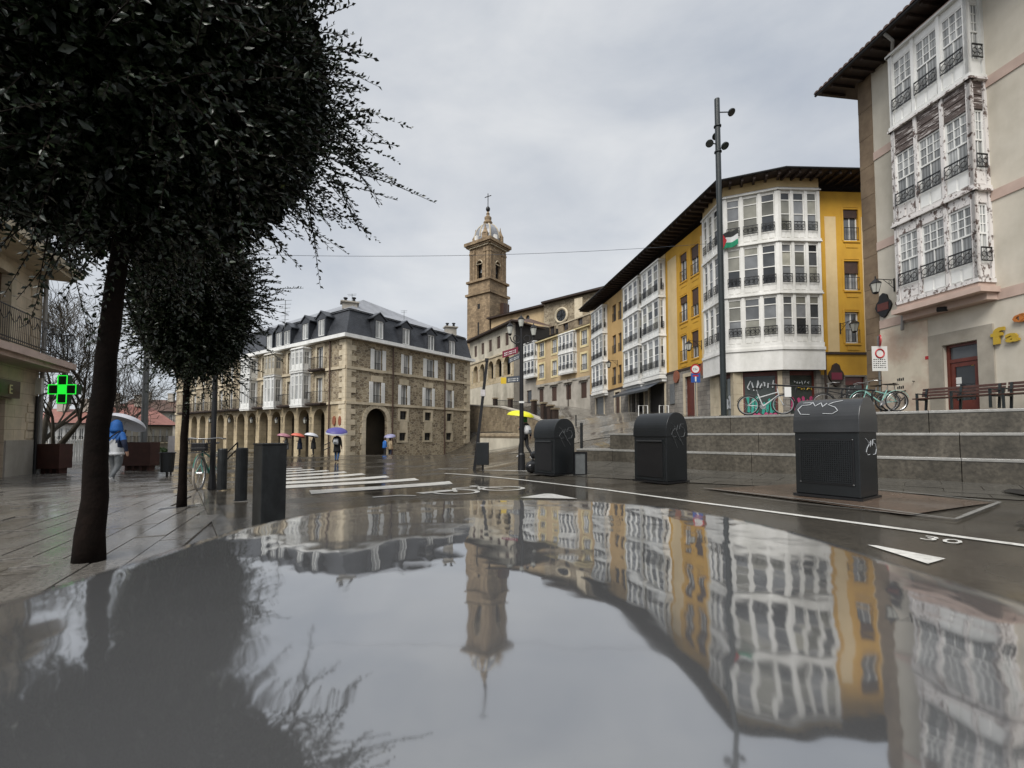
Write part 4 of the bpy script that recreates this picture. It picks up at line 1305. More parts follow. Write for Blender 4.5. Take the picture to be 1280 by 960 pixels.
# ---- the row of eaves and roof above the street fronts
def eave_row(par, plan, over, z, back):
    """plan: wall line points left to right; eave board with rafters and tiled slope"""
    ws = [Wall(a, b) for a, b in zip(plan, plan[1:])]
    def offp(i, o):
        p = Vector(plan[i])
        if i == 0: return p + ws[0].n * o
        if i == len(plan) - 1: return p + ws[-1].n * o
        nn = (ws[i - 1].n + ws[i].n).normalized(); return p + nn * o / max(.3, nn.dot(ws[i].n))
    mb = MB()
    for i in range(len(ws)):
        a0, a1, b0, b1 = offp(i, -.3), offp(i, over), offp(i + 1, -.3), offp(i + 1, over)
        vs = [(p.x, p.y, zz) for zz in (z, z + .10) for p in (a0, a1, b1, b0)]
        mb.add(vs, [(0, 1, 2, 3), (4, 7, 6, 5), (1, 0, 4, 5), (2, 1, 5, 6), (3, 2, 6, 7), (0, 3, 7, 4)])
    e = mb.build('eaves', 'eave_wood', par)
    mb = MB()
    for i in range(len(ws)):
        n_ = int(ws[i].L / .55)
        for k in range(n_ + 1):
            u = ws[i].L * k / max(1, n_); ws[i].box(mb, u - .06, u + .06, 0.02, over - .06, z - .17, z - .003)
    mb.build('rafters', 'eave_wood', e, kind='stuff')
    mb = MB()
    for i in range(len(ws)):
        a1, b1 = offp(i, over + .08), offp(i + 1, over + .08); a0, b0 = offp(i, -back), offp(i + 1, -back)
        mb.quad((a1.x, a1.y, z + .105), (b1.x, b1.y, z + .105), (b0.x, b0.y, z + .105 + back * .38), (a0.x, a0.y, z + .105 + back * .38))
        mb.quad((a1.x, a1.y, z + .103), (a0.x, a0.y, z + .103), (b0.x, b0.y, z + .103), (b1.x, b1.y, z + .103))
    mb.build('roof', 'barrel_tiles', par)
    mb = MB()
    for i in range(len(ws)):
        a1, b1 = offp(i, over + .06), offp(i + 1, over + .06)
        mb.tube([(a1.x, a1.y, z + .05), (b1.x, b1.y, z + .05)], .055, 6)
    mb.build('gutter', 'iron', par)
ez2 = zrel(14.28)
eave_row(yh, [SW.pt(YL, 0, 0)[:2], (12.75, 25.7), (14.95, 24.75), YW.pt(YW.L, 0, 0)[:2]], 1.25, ez2, 3.6)
mb = MB(); pc = (19.8, 25.0); mb.cbox((17.6, 26.6, ez2 + .6), 1.1, .7, .75); mb.cbox((17.6, 26.6, ez2 + 1.36), 1.3, .9, .08); mb.build('chimney', 'roof_tile', yh)

# flag hanging from the bay
fu = FB.hit(908, 305)[0]
fz = FB.hit(915, 290)[1]
fg = thing('flag', FB.pt(.1, .15, fz - 1.1), 'small flag with black, white and green bands tied to the glazed corner bay', 'flag')
def flag_band(i):
    mb = MB(); n_ = 8; L_ = .78
    for k in range(n_):
        def q(kk, zz):
            uu = -.05 + L_ * kk / n_; return FB.pt(uu, .14 + .05 * math.sin(kk * 1.1), fz - .1 + uu * .25 + .03 * math.sin(kk * .9) - zz)
        mb.quad(q(k, i * .3 + .3), q(k + 1, i * .3 + .3), q(k + 1, i * .3), q(k, i * .3))
    return mb
for i, mt in enumerate(('flag_black', 'flag_white', 'flag_green')): flag_band(i).build('flag_band', mt, fg)
mb = MB(); f_ = lambda uu, zz: FB.pt(uu, .2, fz - .1 - zz + uu * .25)
mb.poly([f_(-.05, .02), f_(.15, .45), f_(-.05, .88)]); mb.build('flag_triangle', 'flag_red', fg)
mb = MB(); mb.tube([FB.pt(-.06, .14, fz - 1.1), FB.pt(-.06, .14, fz + .02)], .012, 5); mb.build('flag_cord', 'iron', fg)

# ================================================================== STREET ROW: houses with white bays further up
def row_house(name, label, pxa, pxb, wallmat, zg, baylist, wins, gf, floors=(4.55, 7.5, 10.45, 13.35), band=True):
    ua, ub = SW.hit(pxa, 450)[0], SW.hit(pxb, 450)[0]
    h = thing(name, SW.pt((ua + ub) / 2, 0, zrel(zg)), label, 'house', 'houses of the rising street')
    ops = [SW.rect(*r_) for r_ in wins]; gops = [(*SW.rect(*r_[:4])[:2], zrel(zg) - .01, SW.rect(*r_[:4])[3]) for r_ in gf]
    zf = zrel(floors[0]) - .05
    mb = MB(); facade(mb, SW, ua, ub, zf, zrel(13.75), ops); mb.build('wall', wallmat, h)
    mb = MB(); facade(mb, SW, ua, ub, zrel(zg), zf - .14, gops, .25, -.002); mb.build('ground_floor_wall', 'block_grey', h)
    mb = MB(); SW.box(mb, ua, ub, 0, .06, zf - .138, zf - .002); mb.build('string_course', 'eave_wood', h)
    core = MB(); core.prism([SW.pt(ua, -.26, 0)[:2], SW.pt(ub, -.26, 0)[:2], SW.pt(ub, -9, 0)[:2], SW.pt(ua, -9, 0)[:2]], zrel(zg), zrel(13.7)); core.build('core', 'dark_interior', h)
    for r_ in ops:
        wn = window(h, SW, r_[0] + .02, r_[1] - .02, r_[2] + .02, r_[3] - .02, -.12, 'brown_wood', .07, 2, 1, 'pane_grey')
        mb = MB(); iron_panel(mb, SW, r_[0] + .02, r_[1] - .02, r_[2] + .05, r_[2] + .8, .03, False, .015, .16); mb.build('railing', 'iron', wn)
    for g_, r_ in zip(gops, gf):
        mb = MB(); SW.box(mb, g_[0] + .01, g_[1] - .01, -.2, -.12, zrel(zg), g_[3] - .01); mb.build('door' if r_[4] != 'shutter_grey' else 'roller_shutter', r_[4], h)
        mb = MB(); SW.box(mb, g_[0] - .2, g_[0] - .002, .001, .04, zrel(zg), g_[3] + .2); SW.box(mb, g_[1] + .002, g_[1] + .2, .001, .04, zrel(zg), g_[3] + .2); SW.box(mb, g_[0] - .002, g_[1] + .002, .001, .039, g_[3] + .002, g_[3] + .2); mb.build('door_surround', 'quoin_stone', h)
    rp_ = lambda f, i: random.choice(('pane_grey', 'pane_curtain', 'pane_blind', 'pane_dark'))
    st = dict(post=.14, apron=.42, head=.14, rows=[(.45, 1, 1), (.75, 1, 1), (1.0, 1, 1)], pane=rp_, rail_h=.5, rr=.016)
    for (pa, pb, n_, fl_) in baylist:
        F0 = SW.off(.55); a = F0.hit(pa, 430)[0]; b = F0.hit(pb, 430)[0]
        fr_ = Wall(F0.pt(a, 0, 0), F0.pt(b, 0, 0)); sd1 = Wall(F0.pt(b, 0, 0), SW.pt(b, 0, 0)); sd0 = Wall(SW.pt(a, 0, 0), F0.pt(a, 0, 0))
        bay(h, [(fr_, 0, fr_.L, n_), (sd1, 0, sd1.L, 1), (sd0, 0, sd0.L, 1)], [zrel(z) for z in fl_], st, ['white_paint'],
            [SW.pt(a, .002, 0)[:2], SW.pt(b, .002, 0)[:2], F0.pt(b, 0, 0)[:2], F0.pt(a, 0, 0)[:2]])
        mb = MB(); mb.prism([SW.pt(a - .06, .004, 0)[:2], SW.pt(b + .06, .004, 0)[:2], F0.pt(b + .06, .06, 0)[:2], F0.pt(a - .06, .06, 0)[:2]], zrel(fl_[0]) - .34, zrel(fl_[0]) - .145)
        mb.prism([SW.pt(a, .004, 0)[:2], SW.pt(b, .004, 0)[:2], F0.pt(b, -.2, 0)[:2], F0.pt(a, -.2, 0)[:2]], zrel(fl_[0]) - .55, zrel(fl_[0]) - .342); mb.build('bay_base', 'white_trim', h)
    eave_row(h, [SW.pt(ua, 0, 0)[:2], SW.pt(ub, 0, 0)[:2]], 1.25, ez2 - .004 * (ua % 3), 3.6)
    return h
F3 = (4.55, 7.5, 10.45, 13.3)
whs = row_house('bay_house', 'narrow house with two white bay columns side by side over a dark awning', 777.5, 833.5, 'cream_paint', .6,
          [(779, 797.5, 3, F3), (802, 824, 3, F3)], [],
          [(787, 805, 482, 519, 'dark_interior'), (812, 831, 480, 519, 'dark_interior')])
ohs = row_house('ochre_house', 'ochre house with one white bay at its far end up the street', 737.5, 777.5, 'ochre_paint', 1.2, [(739, 753, 3, F3)],
          [(765.5, 770, 381, 402), (773, 777, 377, 399), (765.5, 770, 419, 442), (773, 777, 416, 439), (765.5, 770, 459, 481), (773, 777, 456, 479)],
          [(745, 755, 495, 516, 'shutter_grey'), (769, 775, 490, 516, 'brown_wood')])
wall_lantern(772, 452, SW, .9, 'black wall lantern on the ochre house up the street', 1.3)
# awning over the bar
au, az = SW.hit(783, 486); bu, bz = SW.hit(830, 470)
aw = thing('awning', SW.pt(au, 0, zrel(4.2)), 'dark sloping awning over the bar under the white bays', 'awning')
mb = MB(); za_ = zrel(4.0)
mb.quad(SW.pt(au, .02, za_ + .15), SW.pt(bu, .02, za_ + .15), SW.pt(bu, 1.3, za_ - .5), SW.pt(au, 1.3, za_ - .5)); mb.quad(SW.pt(au, .02, za_ + .12), SW.pt(au, 1.3, za_ - .53), SW.pt(bu, 1.3, za_ - .53), SW.pt(bu, .02, za_ + .12)); mb.build('canopy', 'sign_grey', aw)
mb = MB(); SW.box(mb, au, bu, 1.28, 1.32, za_ - .68, za_ - .5); mb.build('valance', 'bin_dark', aw)
for uu in (au + 1.6, au + 2.6): 
    mb = MB(); SW.box(mb, uu - .12, uu + .12, .02, .26, zrel(.6), za_ - .05); tag(mb.build('stone_pillar', 'block_grey'), 'grey stone pillar %s the bar doorway under the awning' % ('left of' if uu < au + 2 else 'between the windows and'), 'pillar', 'bar pillars')

# ================================================================== BEIGE HOUSE closing the street
def Q(x, y, ox, oy, k): return ox + x / k, oy + y / k
def q6(x0, x1, y0, y1): return (580 + x0 / 5.333, 580 + x1 / 5.333, 340 + y0 / 5.333, 340 + y1 / 5.333)
BA = Vector((9.9, 54.8)); bd = Vector((-.478, .878))
BW = Wall(BA + bd * 13.2, BA)
bh = thing('beige_house', BW.pt(6, 0, zrel(2.5)), 'beige house with yellow window surrounds at the top of the street', 'house')
zst, zt = zrel(7.3), zrel(13.5)
bw_ = [q6(503, 535, 470, 565), q6(588, 620, 450, 540), q6(783, 822, 388, 485), q6(500, 535, 615, 708), q6(588, 620, 592, 690), q6(783, 822, 545, 652)]
bg_ = [q6(502, 530, 780, 865), q6(585, 618, 765, 860), q6(680, 714, 750, 850), q6(780, 818, 735, 840)]
bo = [BW.rect(*r) for r in bw_]; go = [BW.rect(*r) for r in bg_]
mb = MB(); facade(mb, BW, 0, BW.L, zst, zt, bo, .2); mb.build('wall', 'tan_paint', bh)
mb = MB(); facade(mb, BW, 0, BW.L, zrel(2.4), zst - .25, go, .25, .01); mb.build('ground_floor_wall', 'grey_plaster', bh)
mb = MB(); BW.box(mb, 0, BW.L, .0, .1, zst - .248, zst - .002); mb.build('string_course', 'grey_plaster', bh)
mb = MB(); BW.box(mb, -.1, BW.L + .1, -.2, .35, zt + .002, zt + .2); mb.build('cornice', 'pale_yellow', bh)
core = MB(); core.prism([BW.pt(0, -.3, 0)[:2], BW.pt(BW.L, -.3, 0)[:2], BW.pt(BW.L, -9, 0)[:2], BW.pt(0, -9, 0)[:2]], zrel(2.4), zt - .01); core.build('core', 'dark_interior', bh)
for r in bo:
    wn = window(bh, BW, r[0] + .03, r[1] - .03, r[2] + .02, r[3] - .02, -.1, 'white_paint', .1, 2, 1, 'pane_curtain')
    mb = MB()
    for (a, b_, c, d) in ((r[0] - .28, r[0] - .002, r[2] - .28, r[3] + .28), (r[1] + .002, r[1] + .28, r[2] - .28, r[3] + .28), (r[0] - .002, r[1] + .002, r[3] + .002, r[3] + .28), (r[0] - .002, r[1] + .002, r[2] - .28, r[2] - .002)): BW.box(mb, a, b_, .002, .05, c, d)
    mb.build('surround', 'pale_yellow', wn)
    mb = MB(); iron_panel(mb, BW, r[0], r[1], r[2] + .05, r[2] + .7, .07, False, .02, .2); mb.build('railing', 'iron', wn)
for r in go:
    wn = window(bh, BW, r[0] + .02, r[1] - .02, r[2] + .02, r[3] - .02, -.12, 'brown_wood', .1, 2, 1, 'pane_dark')
    for q in range(2):
        mb = MB(); a = r[0] + .04 + (r[1] - r[0] - .08) * q / 2; BW.box(mb, a + .01, a + (r[1] - r[0] - .08) / 2 - .01, -.09, -.05, r[2] + .05, r[3] - .05); mb.build('shutter', 'brown_wood', wn)
    mb = MB(); BW.box(mb, r[0] - .35, r[1] + .35, .012, .3, r[3] + .25, r[3] + .42); mb.build('hood', 'grey_plaster', wn)
F0 = BW.off(.6); a = F0.hit(697.5, 450)[0]; b_ = F0.hit(716.5, 450)[0]
fr_ = Wall(F0.pt(a, 0, 0), F0.pt(b_, 0, 0)); sd1 = Wall(F0.pt(b_, 0, 0), BW.pt(b_, 0, 0)); sd0 = Wall(BW.pt(a, 0, 0), F0.pt(a, 0, 0))
gst = dict(post=.18, apron=.4, head=.2, rows=[(.5, 1, 1), (1.0, 1, 1)], pane=lambda f, i: 'pane_grey', rail_h=.55, rr=.02, split=False, fancy=False)
bay(bh, [(fr_, 0, fr_.L, 4), (sd1, 0, sd1.L, 1), (sd0, 0, sd0.L, 1)], [zrel(8.1), zrel(10.75), zrel(13.4)], gst, ['white_trim'],
    [BW.pt(a, .01, 0)[:2], BW.pt(b_, .01, 0)[:2], F0.pt(b_, 0, 0)[:2], F0.pt(a, 0, 0)[:2]])
mb = MB(); mb.tube([BW.pt(BW.L * .62, .08, zrel(2.6)), BW.pt(BW.L * .62, .08, zst)], .07, 6); mb.build('downpipe', 'eave_wood', bh)
mb = MB(); cq = [BW.pt(-.2, .4, zt + .2), BW.pt(BW.L + .2, .4, zt + .2), BW.pt(BW.L + .2, -5, zt + 1.2), BW.pt(-.2, -5, zt + 1.2)]; mb.quad(*cq); mb.build('roof', 'barrel_tiles', bh)

# narrow grey house with a white bay, left of the beige house
NW = Wall(BA + bd * 17.6, BA + bd * 13.25)
nh = thing('narrow_house', NW.pt(2, 0, zrel(3.5)), 'narrow grey house with white bay behind the signpost lamp', 'house')
ng = [NW.rect(658.5, 664.5, 488, 504)]
mb = MB(); facade(mb, NW, 0, NW.L, zrel(3.2), zrel(13.6), [(ng[0][0], ng[0][1], ng[0][2], ng[0][3])]); mb.build('wall', 'grey_plaster', nh)
core = MB(); core.prism([NW.pt(0, -.3, 0)[:2], NW.pt(NW.L, -.3, 0)[:2], NW.pt(NW.L, -9, 0)[:2], NW.pt(0, -9, 0)[:2]], zrel(3.2), zrel(13.55)); core.build('core', 'pale_plaster', nh)
window(nh, NW, ng[0][0] + .02, ng[0][1] - .02, ng[0][2] + .02, ng[0][3] - .02, -.12, 'brown_wood', .1, 1, 1, 'pane_dark')
F0 = NW.off(.6); a = F0.hit(654, 450)[0]; b_ = F0.hit(667.5, 450)[0]
fr_ = Wall(F0.pt(a, 0, 0), F0.pt(b_, 0, 0)); sd1 = Wall(F0.pt(b_, 0, 0), NW.pt(b_, 0, 0)); sd0 = Wall(NW.pt(a, 0, 0), F0.pt(a, 0, 0))
bay(nh, [(fr_, 0, fr_.L, 3), (sd1, 0, sd1.L, 1), (sd0, 0, sd0.L, 1)], [zrel(8.6), zrel(11.2), zrel(13.8)], gst, ['white_paint'],
    [NW.pt(a, .01, 0)[:2], NW.pt(b_, .01, 0)[:2], F0.pt(b_, 0, 0)[:2], F0.pt(a, 0, 0)[:2]])
mb = MB(); mb.quad(NW.pt(-.2, .5, zrel(13.95)), NW.pt(NW.L + .2, .5, zrel(13.95)), NW.pt(NW.L + .2, -5, zrel(15.2)), NW.pt(-.2, -5, zrel(15.2))); mb.build('roof', 'barrel_tiles', nh)

# ================================================================== CHURCH: portico house, tower and nave
def q9(x0, x1, y0, y1): return (560 + x0 / 9.143, 560 + x1 / 9.143, 380 + y0 / 9.143, 380 + y1 / 9.143)
AA = BA + bd * 20.1
AW = Wall(AA + bd * 18.2, AA)
ah = thing('portico_house', AW.pt(9, 0, zrel(4)), 'cream portico house with five dark arches below the church tower', 'building')
aw_ = [AW.rect(*q9(*r)) for r in ((300, 330, 475, 600), (380, 412, 445, 570), (465, 500, 410, 545), (557, 597, 372, 515), (655, 692, 340, 480))]
zw0 = sum(r[2] for r in aw_) / 5; zw1 = sum(r[3] for r in aw_) / 5
aw_ = [(r[0], r[1], zw0, zw1) for r in aw_]
ar = [AW.rect(*q9(*r)) for r in ((290, 342, 705, 950), (365, 415, 680, 925), (460, 517, 655, 880), (545, 612, 630, 860), (638, 712, 600, 830))]
za0 = zrel(9.9); za1 = sum(r[3] for r in ar) / 5
ar = [(r[0], r[1], za0, za1, True) for r in ar]
zs_ = AW.hit(641, 436.5)[1]; ze_ = AW.hit(641, 404)[1]
mb = MB(); facade(mb, AW, 0, AW.L, zs_, ze_, aw_, .3); mb.build('wall', 'pale_plaster', ah)
mb = MB(); facade(mb, AW, 0, AW.L, zrel(8.9), zs_ - .3, ar, .7, .01); mb.build('arcade_wall', 'ashlar_cream', ah)
mb = MB(); AW.box(mb, 0, AW.L, .0, .14, zs_ - .298, zs_ - .002); mb.build('string_course', 'quoin_stone', ah)
mb = MB(); facade(mb, AW, 0, AW.L, zrel(1.0), zrel(8.88), [], .3, .012); mb.build('base_wall', 'pale_plaster', ah)
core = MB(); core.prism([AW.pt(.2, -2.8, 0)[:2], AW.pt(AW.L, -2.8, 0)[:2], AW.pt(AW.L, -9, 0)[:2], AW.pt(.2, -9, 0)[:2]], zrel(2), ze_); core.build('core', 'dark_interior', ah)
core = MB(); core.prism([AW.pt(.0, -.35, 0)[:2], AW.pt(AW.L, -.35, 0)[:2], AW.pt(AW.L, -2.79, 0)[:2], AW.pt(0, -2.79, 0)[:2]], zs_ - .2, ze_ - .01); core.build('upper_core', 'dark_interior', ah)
for r in aw_: 
    wn = window(ah, AW, r[0], r[1], r[2], r[3], -.2, 'brown_wood', .12, 2, 1, 'pane_dark')
    for q in range(2):
        mb = MB(); x0 = r[0] + .05 + (r[1] - r[0] - .1) * q / 2; AW.box(mb, x0, x0 + (r[1] - r[0] - .1) / 2 - .02, -.17, -.12, r[2] + .08, r[3] - .08); mb.build('shutter', 'brown_wood', wn)
for i in range(6):
    u = (ar[i][0] - .45) if i < 5 else ar[4][1] + .35
    mb = MB(); AW.box(mb, u, u + .36, .012, .1, za0, zs_ - 1.9); AW.box(mb, u - .1, u + .46, .012, .16, zs_ - 1.9, zs_ - 1.62); mb.build('column', 'quoin_stone', ah)
# its hipped eaves: front and the side that faces the street
AS = Wall(AA, AA + Vector((.80, .6)) * 8.0)
mb = MB(); facade(mb, AS, 0.01, AS.L, zrel(2), ze_, []); mb.build('side_wall', 'grey_plaster', ah)
def roof_over(par, walls, over, z, ridge_back, rise, mat='barrel_tiles', thick=.25):
    mb = MB()
    for wl in walls:
        vs = []
        for zz in (z, z + thick):
            vs += [wl.pt(-over, -.3, zz), wl.pt(wl.L + over, -.3, zz), wl.pt(wl.L + over, over, zz), wl.pt(-over, over, zz)]
        mb.add(vs, [(0, 1, 2, 3), (7, 6, 5, 4), (3, 2, 6, 7), (0, 3, 7, 4), (2, 1, 5, 6)])
    mb.build('eaves', 'eave_wood', par)
roof_over(ah, [AW], .9, ze_ + .003, 0, 0); 
mb = MB(); zz = ze_ + .26
p0, p1, p2 = AW.pt(-.9, .95, zz), AW.pt(AW.L + .9, .95, zz), AS.pt(AS.L + .5, .95, zz - .0)
rdg0, rdg1 = AW.pt(3, -5, zz + 1.7), AW.pt(AW.L - 3.0, -5, zz + 1.7)
mb.quad(p0, p1, rdg1, rdg0); mb.poly([p1, p2, rdg1]); mb.poly([p0, rdg0, AW.pt(-.9, -10, zz)]); mb.build('roof', 'roof_tile', ah)
mb = MB(); 
vs = [AS.pt(0, .9, ze_), AS.pt(AS.L + .5, .9, ze_ - .6), AS.pt(AS.L + .5, -.2, ze_ - .6), AS.pt(0, -.2, ze_), AS.pt(0, .9, ze_ + .25), AS.pt(AS.L + .5, .9, ze_ - .35), AS.pt(AS.L + .5, -.2, ze_ - .35), AS.pt(0, -.2, ze_ + .25)]
mb.add(vs, [(3, 2, 1, 0), (4, 5, 6, 7), (0, 1, 5, 4)]); mb.build('side_eaves', 'eave_wood', ah)

# ---- tower
TC = Vector(P(612, 400, 92).xy); tl = Vector((-.8, .6)); tr = Vector((.6, .8)); TS = 6.3
tw = thing('church_tower', (TC.x, TC.y + 4, zrel(5)), 'square brown stone church tower with belfry, domed lantern and cross', 'tower')
def zy(y, Y=92): return P(612, y, Y).z
def tower_box(name, z0, z1, inset, mat='tower_stone', ops=None, over=0):
    s0 = inset - over
    c = TC + (tl + tr) * s0
    A = c + tl * (TS - 2 * s0); Bc = c; Cc = c + tr * (TS - 2 * s0)
    w1, w2 = Wall(A, Bc), Wall(Bc, Cc); w3 = Wall(Cc, Cc + tl * (TS - 2 * s0)); w4 = Wall(A + tr * (TS - 2 * s0), A)
    mb = MB()
    for wl in (w1, w2, w3, w4):
        facade(mb, wl, 0, wl.L, z0, z1, [(wl.L / 2 + o[0], wl.L / 2 + o[1], o[2], o[3], True) for o in (ops or [])], .6)
    a4 = A + tr * (TS - 2 * s0)
    if not ops: mb.add([(p.x, p.y, z) for z in (z0, z1) for p in (A, Bc, Cc, a4)], [(0, 3, 2, 1), (4, 5, 6, 7)])
    return mb.build(name, mat, tw), (w1, w2, w3, w4)
zA, zB, zC_, zD_ = zy(365), zy(348), zy(304), zy(298)
body, (w1, w2, _, _) = tower_box('shaft', zrel(3), zA, 0)
tower_box('string_course', zA + .002, zA + .5, 0, 'tower_stone', over=.35)
tower_box('shaft', zA + .502, zB, .15)
tower_box('string_course', zB + .002, zB + .45, 0, 'tower_stone', over=.22)
bl, (b1, b2, b3, b4) = tower_box('belfry', zB + .452, zC_, .35, ops=[(-.72, .72, zy(343.5), zy(321.5))])
mb = MB(); c = TC + (tl + tr) * (TS / 2); mb.cbox((c.x, c.y, zB + .5), 3.6, 3.6, zC_ - zB - .6, math.radians(36)); mb.build('belfry_core', 'dark_interior', tw)
for wl in (b1, b2):
    mb = MB(); mb.lathe(wl.pt(wl.L / 2, -.9, zy(336)), [(.55, 0), (.5, .15), (.36, .5), (.3, .8), (.1, .95)], 12); mb.build('bell', 'mast_paint', tw)
    for u in (.45, wl.L - .45, wl.L / 2 - 1.5, wl.L / 2 + 1.5):
        mb = MB(); wl.box(mb, u - .32, u + .32, .002, .2, zB + .46, zC_ - .3); wl.box(mb, u - .4, u + .4, .002, .28, zC_ - 1.3, zC_ - .9); mb.build('pilaster', 'tower_stone', tw)
    mb = MB()
    u = wl.L / 2; R = .9
    mb.loop([wl.pt(u - .85 * math.cos(k * math.pi / 8), .06, zy(325.5) + .85 * math.sin(k * math.pi / 8)) for k in range(9)] + [wl.pt(u, .03, zy(325.5))], .12, 4)
    mb.build('arch_moulding', 'quoin_stone', tw)
tower_box('frieze', zC_ + .002, zC_ + .35, .3, 'quoin_stone')
tower_box('cornice', zC_ + .352, zC_ + .7, 0, 'tower_stone', over=.25)
tower_box('cornice', zC_ + .702, zD_ + .35, 0, 'tower_stone', over=.55)
for wl in (b1, b2):
    for k in range(14):
        u = wl.L * (k + .5) / 14; mb = MB(); wl.box(mb, u - .13, u + .13, .0, .42, zC_ + .03, zC_ + .34); mb.build('corbel', 'quoin_stone', tw)
# small openings of the shaft
for (px, py, sx, sy) in ((598.5, 383, .35, .55), (598, 414, .22, 1.9)):
    u, z = w1.hit(px, py); mb = MB(); w1.box(mb, u - sx, u + sx, .004, .02, z - sy, z + sy); mb.build('slit_window', 'dark_interior', tw)
u, z = w2.hit(629, 389); mb = MB(); w2.box(mb, u - 1.0, u + 1.0, .005, .9, z - 1.6, z + 1.5); mb.build('stair_turret', 'brown_wood', tw)
cc = TC + (tl + tr) * (TS / 2); zd = zD_ + .36
kx = 92.0 / cc.y
def zc(y): return P(613, y, cc.y).z
mb = MB(); dt = zc(280.5)
prof = [(2.95, zd - zd), (2.95, .9)] + [(2.95 * math.cos(a) + .0, .9 + (dt - zd - .9) * math.sin(a)) for a in [k * math.pi / 2 / 7 for k in range(1, 7)]] + [(.55, dt - zd)]
mb.lathe((cc.x, cc.y, zd), prof, 8, rot=math.radians(36 + 22.5)); dome = mb.build('dome', 'lead_roof', tw)
for k in range(8):
    a = math.radians(36 + 22.5) + k * math.pi / 4
    mb = MB(); mb.tube([(cc.x + math.cos(a) * r, cc.y + math.sin(a) * r, zd + h) for r, h in prof[1:]], .16, 4); mb.build('dome_rib', 'quoin_stone', dome)
for k in range(4):
    a = math.radians(36 + 45) + k * math.pi / 2 + math.pi
    d = Vector((math.cos(a), math.sin(a)))
    p = cc + d * 2.75
    mb = MB(); mb.cbox((p.x, p.y, zd), 1.2, 1.2, 1.5, a); mb.lathe((p.x, p.y, zd + 1.5), [(.75, 0), (.6, .35), (.35, .8), (.15, 1.5), (.05, 2.2)], 8); mb.build('pinnacle', 'tower_stone', tw)
for k in range(8):
    a = math.radians(36) + k * math.pi / 4 
    p = cc + Vector((math.cos(a), math.sin(a))) * 2.9
    mb = MB(); mb.cbox((p.x, p.y, zd + .25), .5, .75, 1.1, a); mb.build('dormer', 'white_trim', dome)
mb = MB(); lz = dt
mb.lathe((cc.x, cc.y, lz), [(.62, -.1), (.95, .15), (1.0, .45), (.7, .75), (.75, 1.1), (.8, 1.5), (.5, 1.75), (.3, 2.1), (.42, 2.35), (.25, 2.6), (.14, 3.1)], 10); mb.build('lantern', 'tower_stone', tw)
zb_ = zc(261.5)
mb = MB(); mb.ball((cc.x, cc.y, zb_), .48, 12, 1.25); mb.tube([(cc.x, cc.y, lz + 3.0), (cc.x, cc.y, zb_)], .14, 6); mb.build('finial_ball', 'iron', tw)
zt_ = zc(242)
mb = MB(); mb.tube([(cc.x, cc.y, zb_), (cc.x, cc.y, zt_)], .09, 6); mb.tube([(cc.x - .72, cc.y - .1, zt_ - .95), (cc.x + .72, cc.y - .1, zt_ - .45)], .085, 6); mb.build('cross', 'iron', tw)

# ---- nave
nd = Vector((.741, -.671)); N0 = TC + Vector((.35, -.45)); 
NV = Wall(N0, N0 + nd * 27.5)
nv = thing('church_nave', NV.pt(14, 0, zrel(6)), 'long beige church nave with round window and low grey roof beside the tower', 'church')
ue = NV.hit(685, 390)[0]
rw = NV.hit(702, 394)
nz0 = zrel(6); nze = NV.hit(612, 400)[1]
oy = [NV.rect(*r) for r in ((648.5, 653.5, 396, 404), (657, 662, 394, 403))]
mb = MB(); facade(mb, NV, 0, ue, nz0, nze, [(o[0], o[1], o[2], o[3], True) for o in oy], .4); mb.build('wall', 'tan_paint', nv)
for o in oy: mb = MB(); NV.box(mb, o[0], o[1], -.4, -.3, o[2], o[3]); mb.build('window', 'pane_dark', nv)
NP = NV.off(1.2)
mb = MB(); NV.box(mb, ue, NV.L + 4, -.3, 1.2, nz0, nze - .02); mb.build('transept_wall', 'rubble_stone', nv)
mb = MB(); up = NP.hit(725, 385)[0]; NP.box(mb, up - .8, up + .8, .003, .5, nz0, nze - .5); mb.build('buttress', 'quoin_stone', nv)
u, z = NP.hit(702, 394.5); R = 1.05
mb = MB(); n_ = 20; mb.poly([NP.pt(u + R * math.cos(2 * math.pi * k / n_), .06, z + R * math.sin(2 * math.pi * k / n_)) for k in range(n_)]); rwn = mb.build('round_window', 'pane_dark', nv)
mb = MB(); mb.ring(NP.pt(u, .06, z), (NP.n.x, NP.n.y, 0), R + .2, .25, 24, 6); mb.build('round_surround', 'quoin_stone', rwn)
mb = MB(); 
for k in range(4): a = k * math.pi / 4; mb.tube([NP.pt(u - R * math.cos(a), .09, z - R * math.sin(a)), NP.pt(u + R * math.cos(a), .09, z + R * math.sin(a))], .05, 4)
mb.build('tracery', 'iron', rwn)
mb = MB(); o_ = .8
for (a, b_, v1) in ((-.5, ue + .0, .9), (ue + .001, NV.L + 5, 2.1)):
    NV.box(mb, a, b_, -.3, v1, nze + .003, nze + .28)
mb.build('eaves', 'eave_wood', nv)
mb = MB()
mb.quad(NV.pt(-.6, .95, nze + .29), NV.pt(ue, .95, nze + .29), NV.pt(ue, -7, nze + 2.3), NV.pt(.5, -7, nze + 2.3))
mb.quad(NV.pt(ue + .001, 2.15, nze + .29), NV.pt(NV.L + 5, 2.15, nze + .29), NV.pt(NV.L + 5, -7, nze + 2.9), NV.pt(ue + .001, -7, nze + 2.9))
mb.poly([NV.pt(ue, -7, nze + 2.9), NV.pt(ue, 2.15, nze + .29), NV.pt(ue, -7, nze + .3)])
mb.build('roof', 'slate', nv)
core = MB(); core.prism([NV.pt(0, -.45, 0)[:2], NV.pt(NV.L + 4, -.45, 0)[:2], NV.pt(NV.L + 4, -14, 0)[:2], NV.pt(0, -14, 0)[:2]], nz0, nze); core.build('core', 'tan_paint', nv)
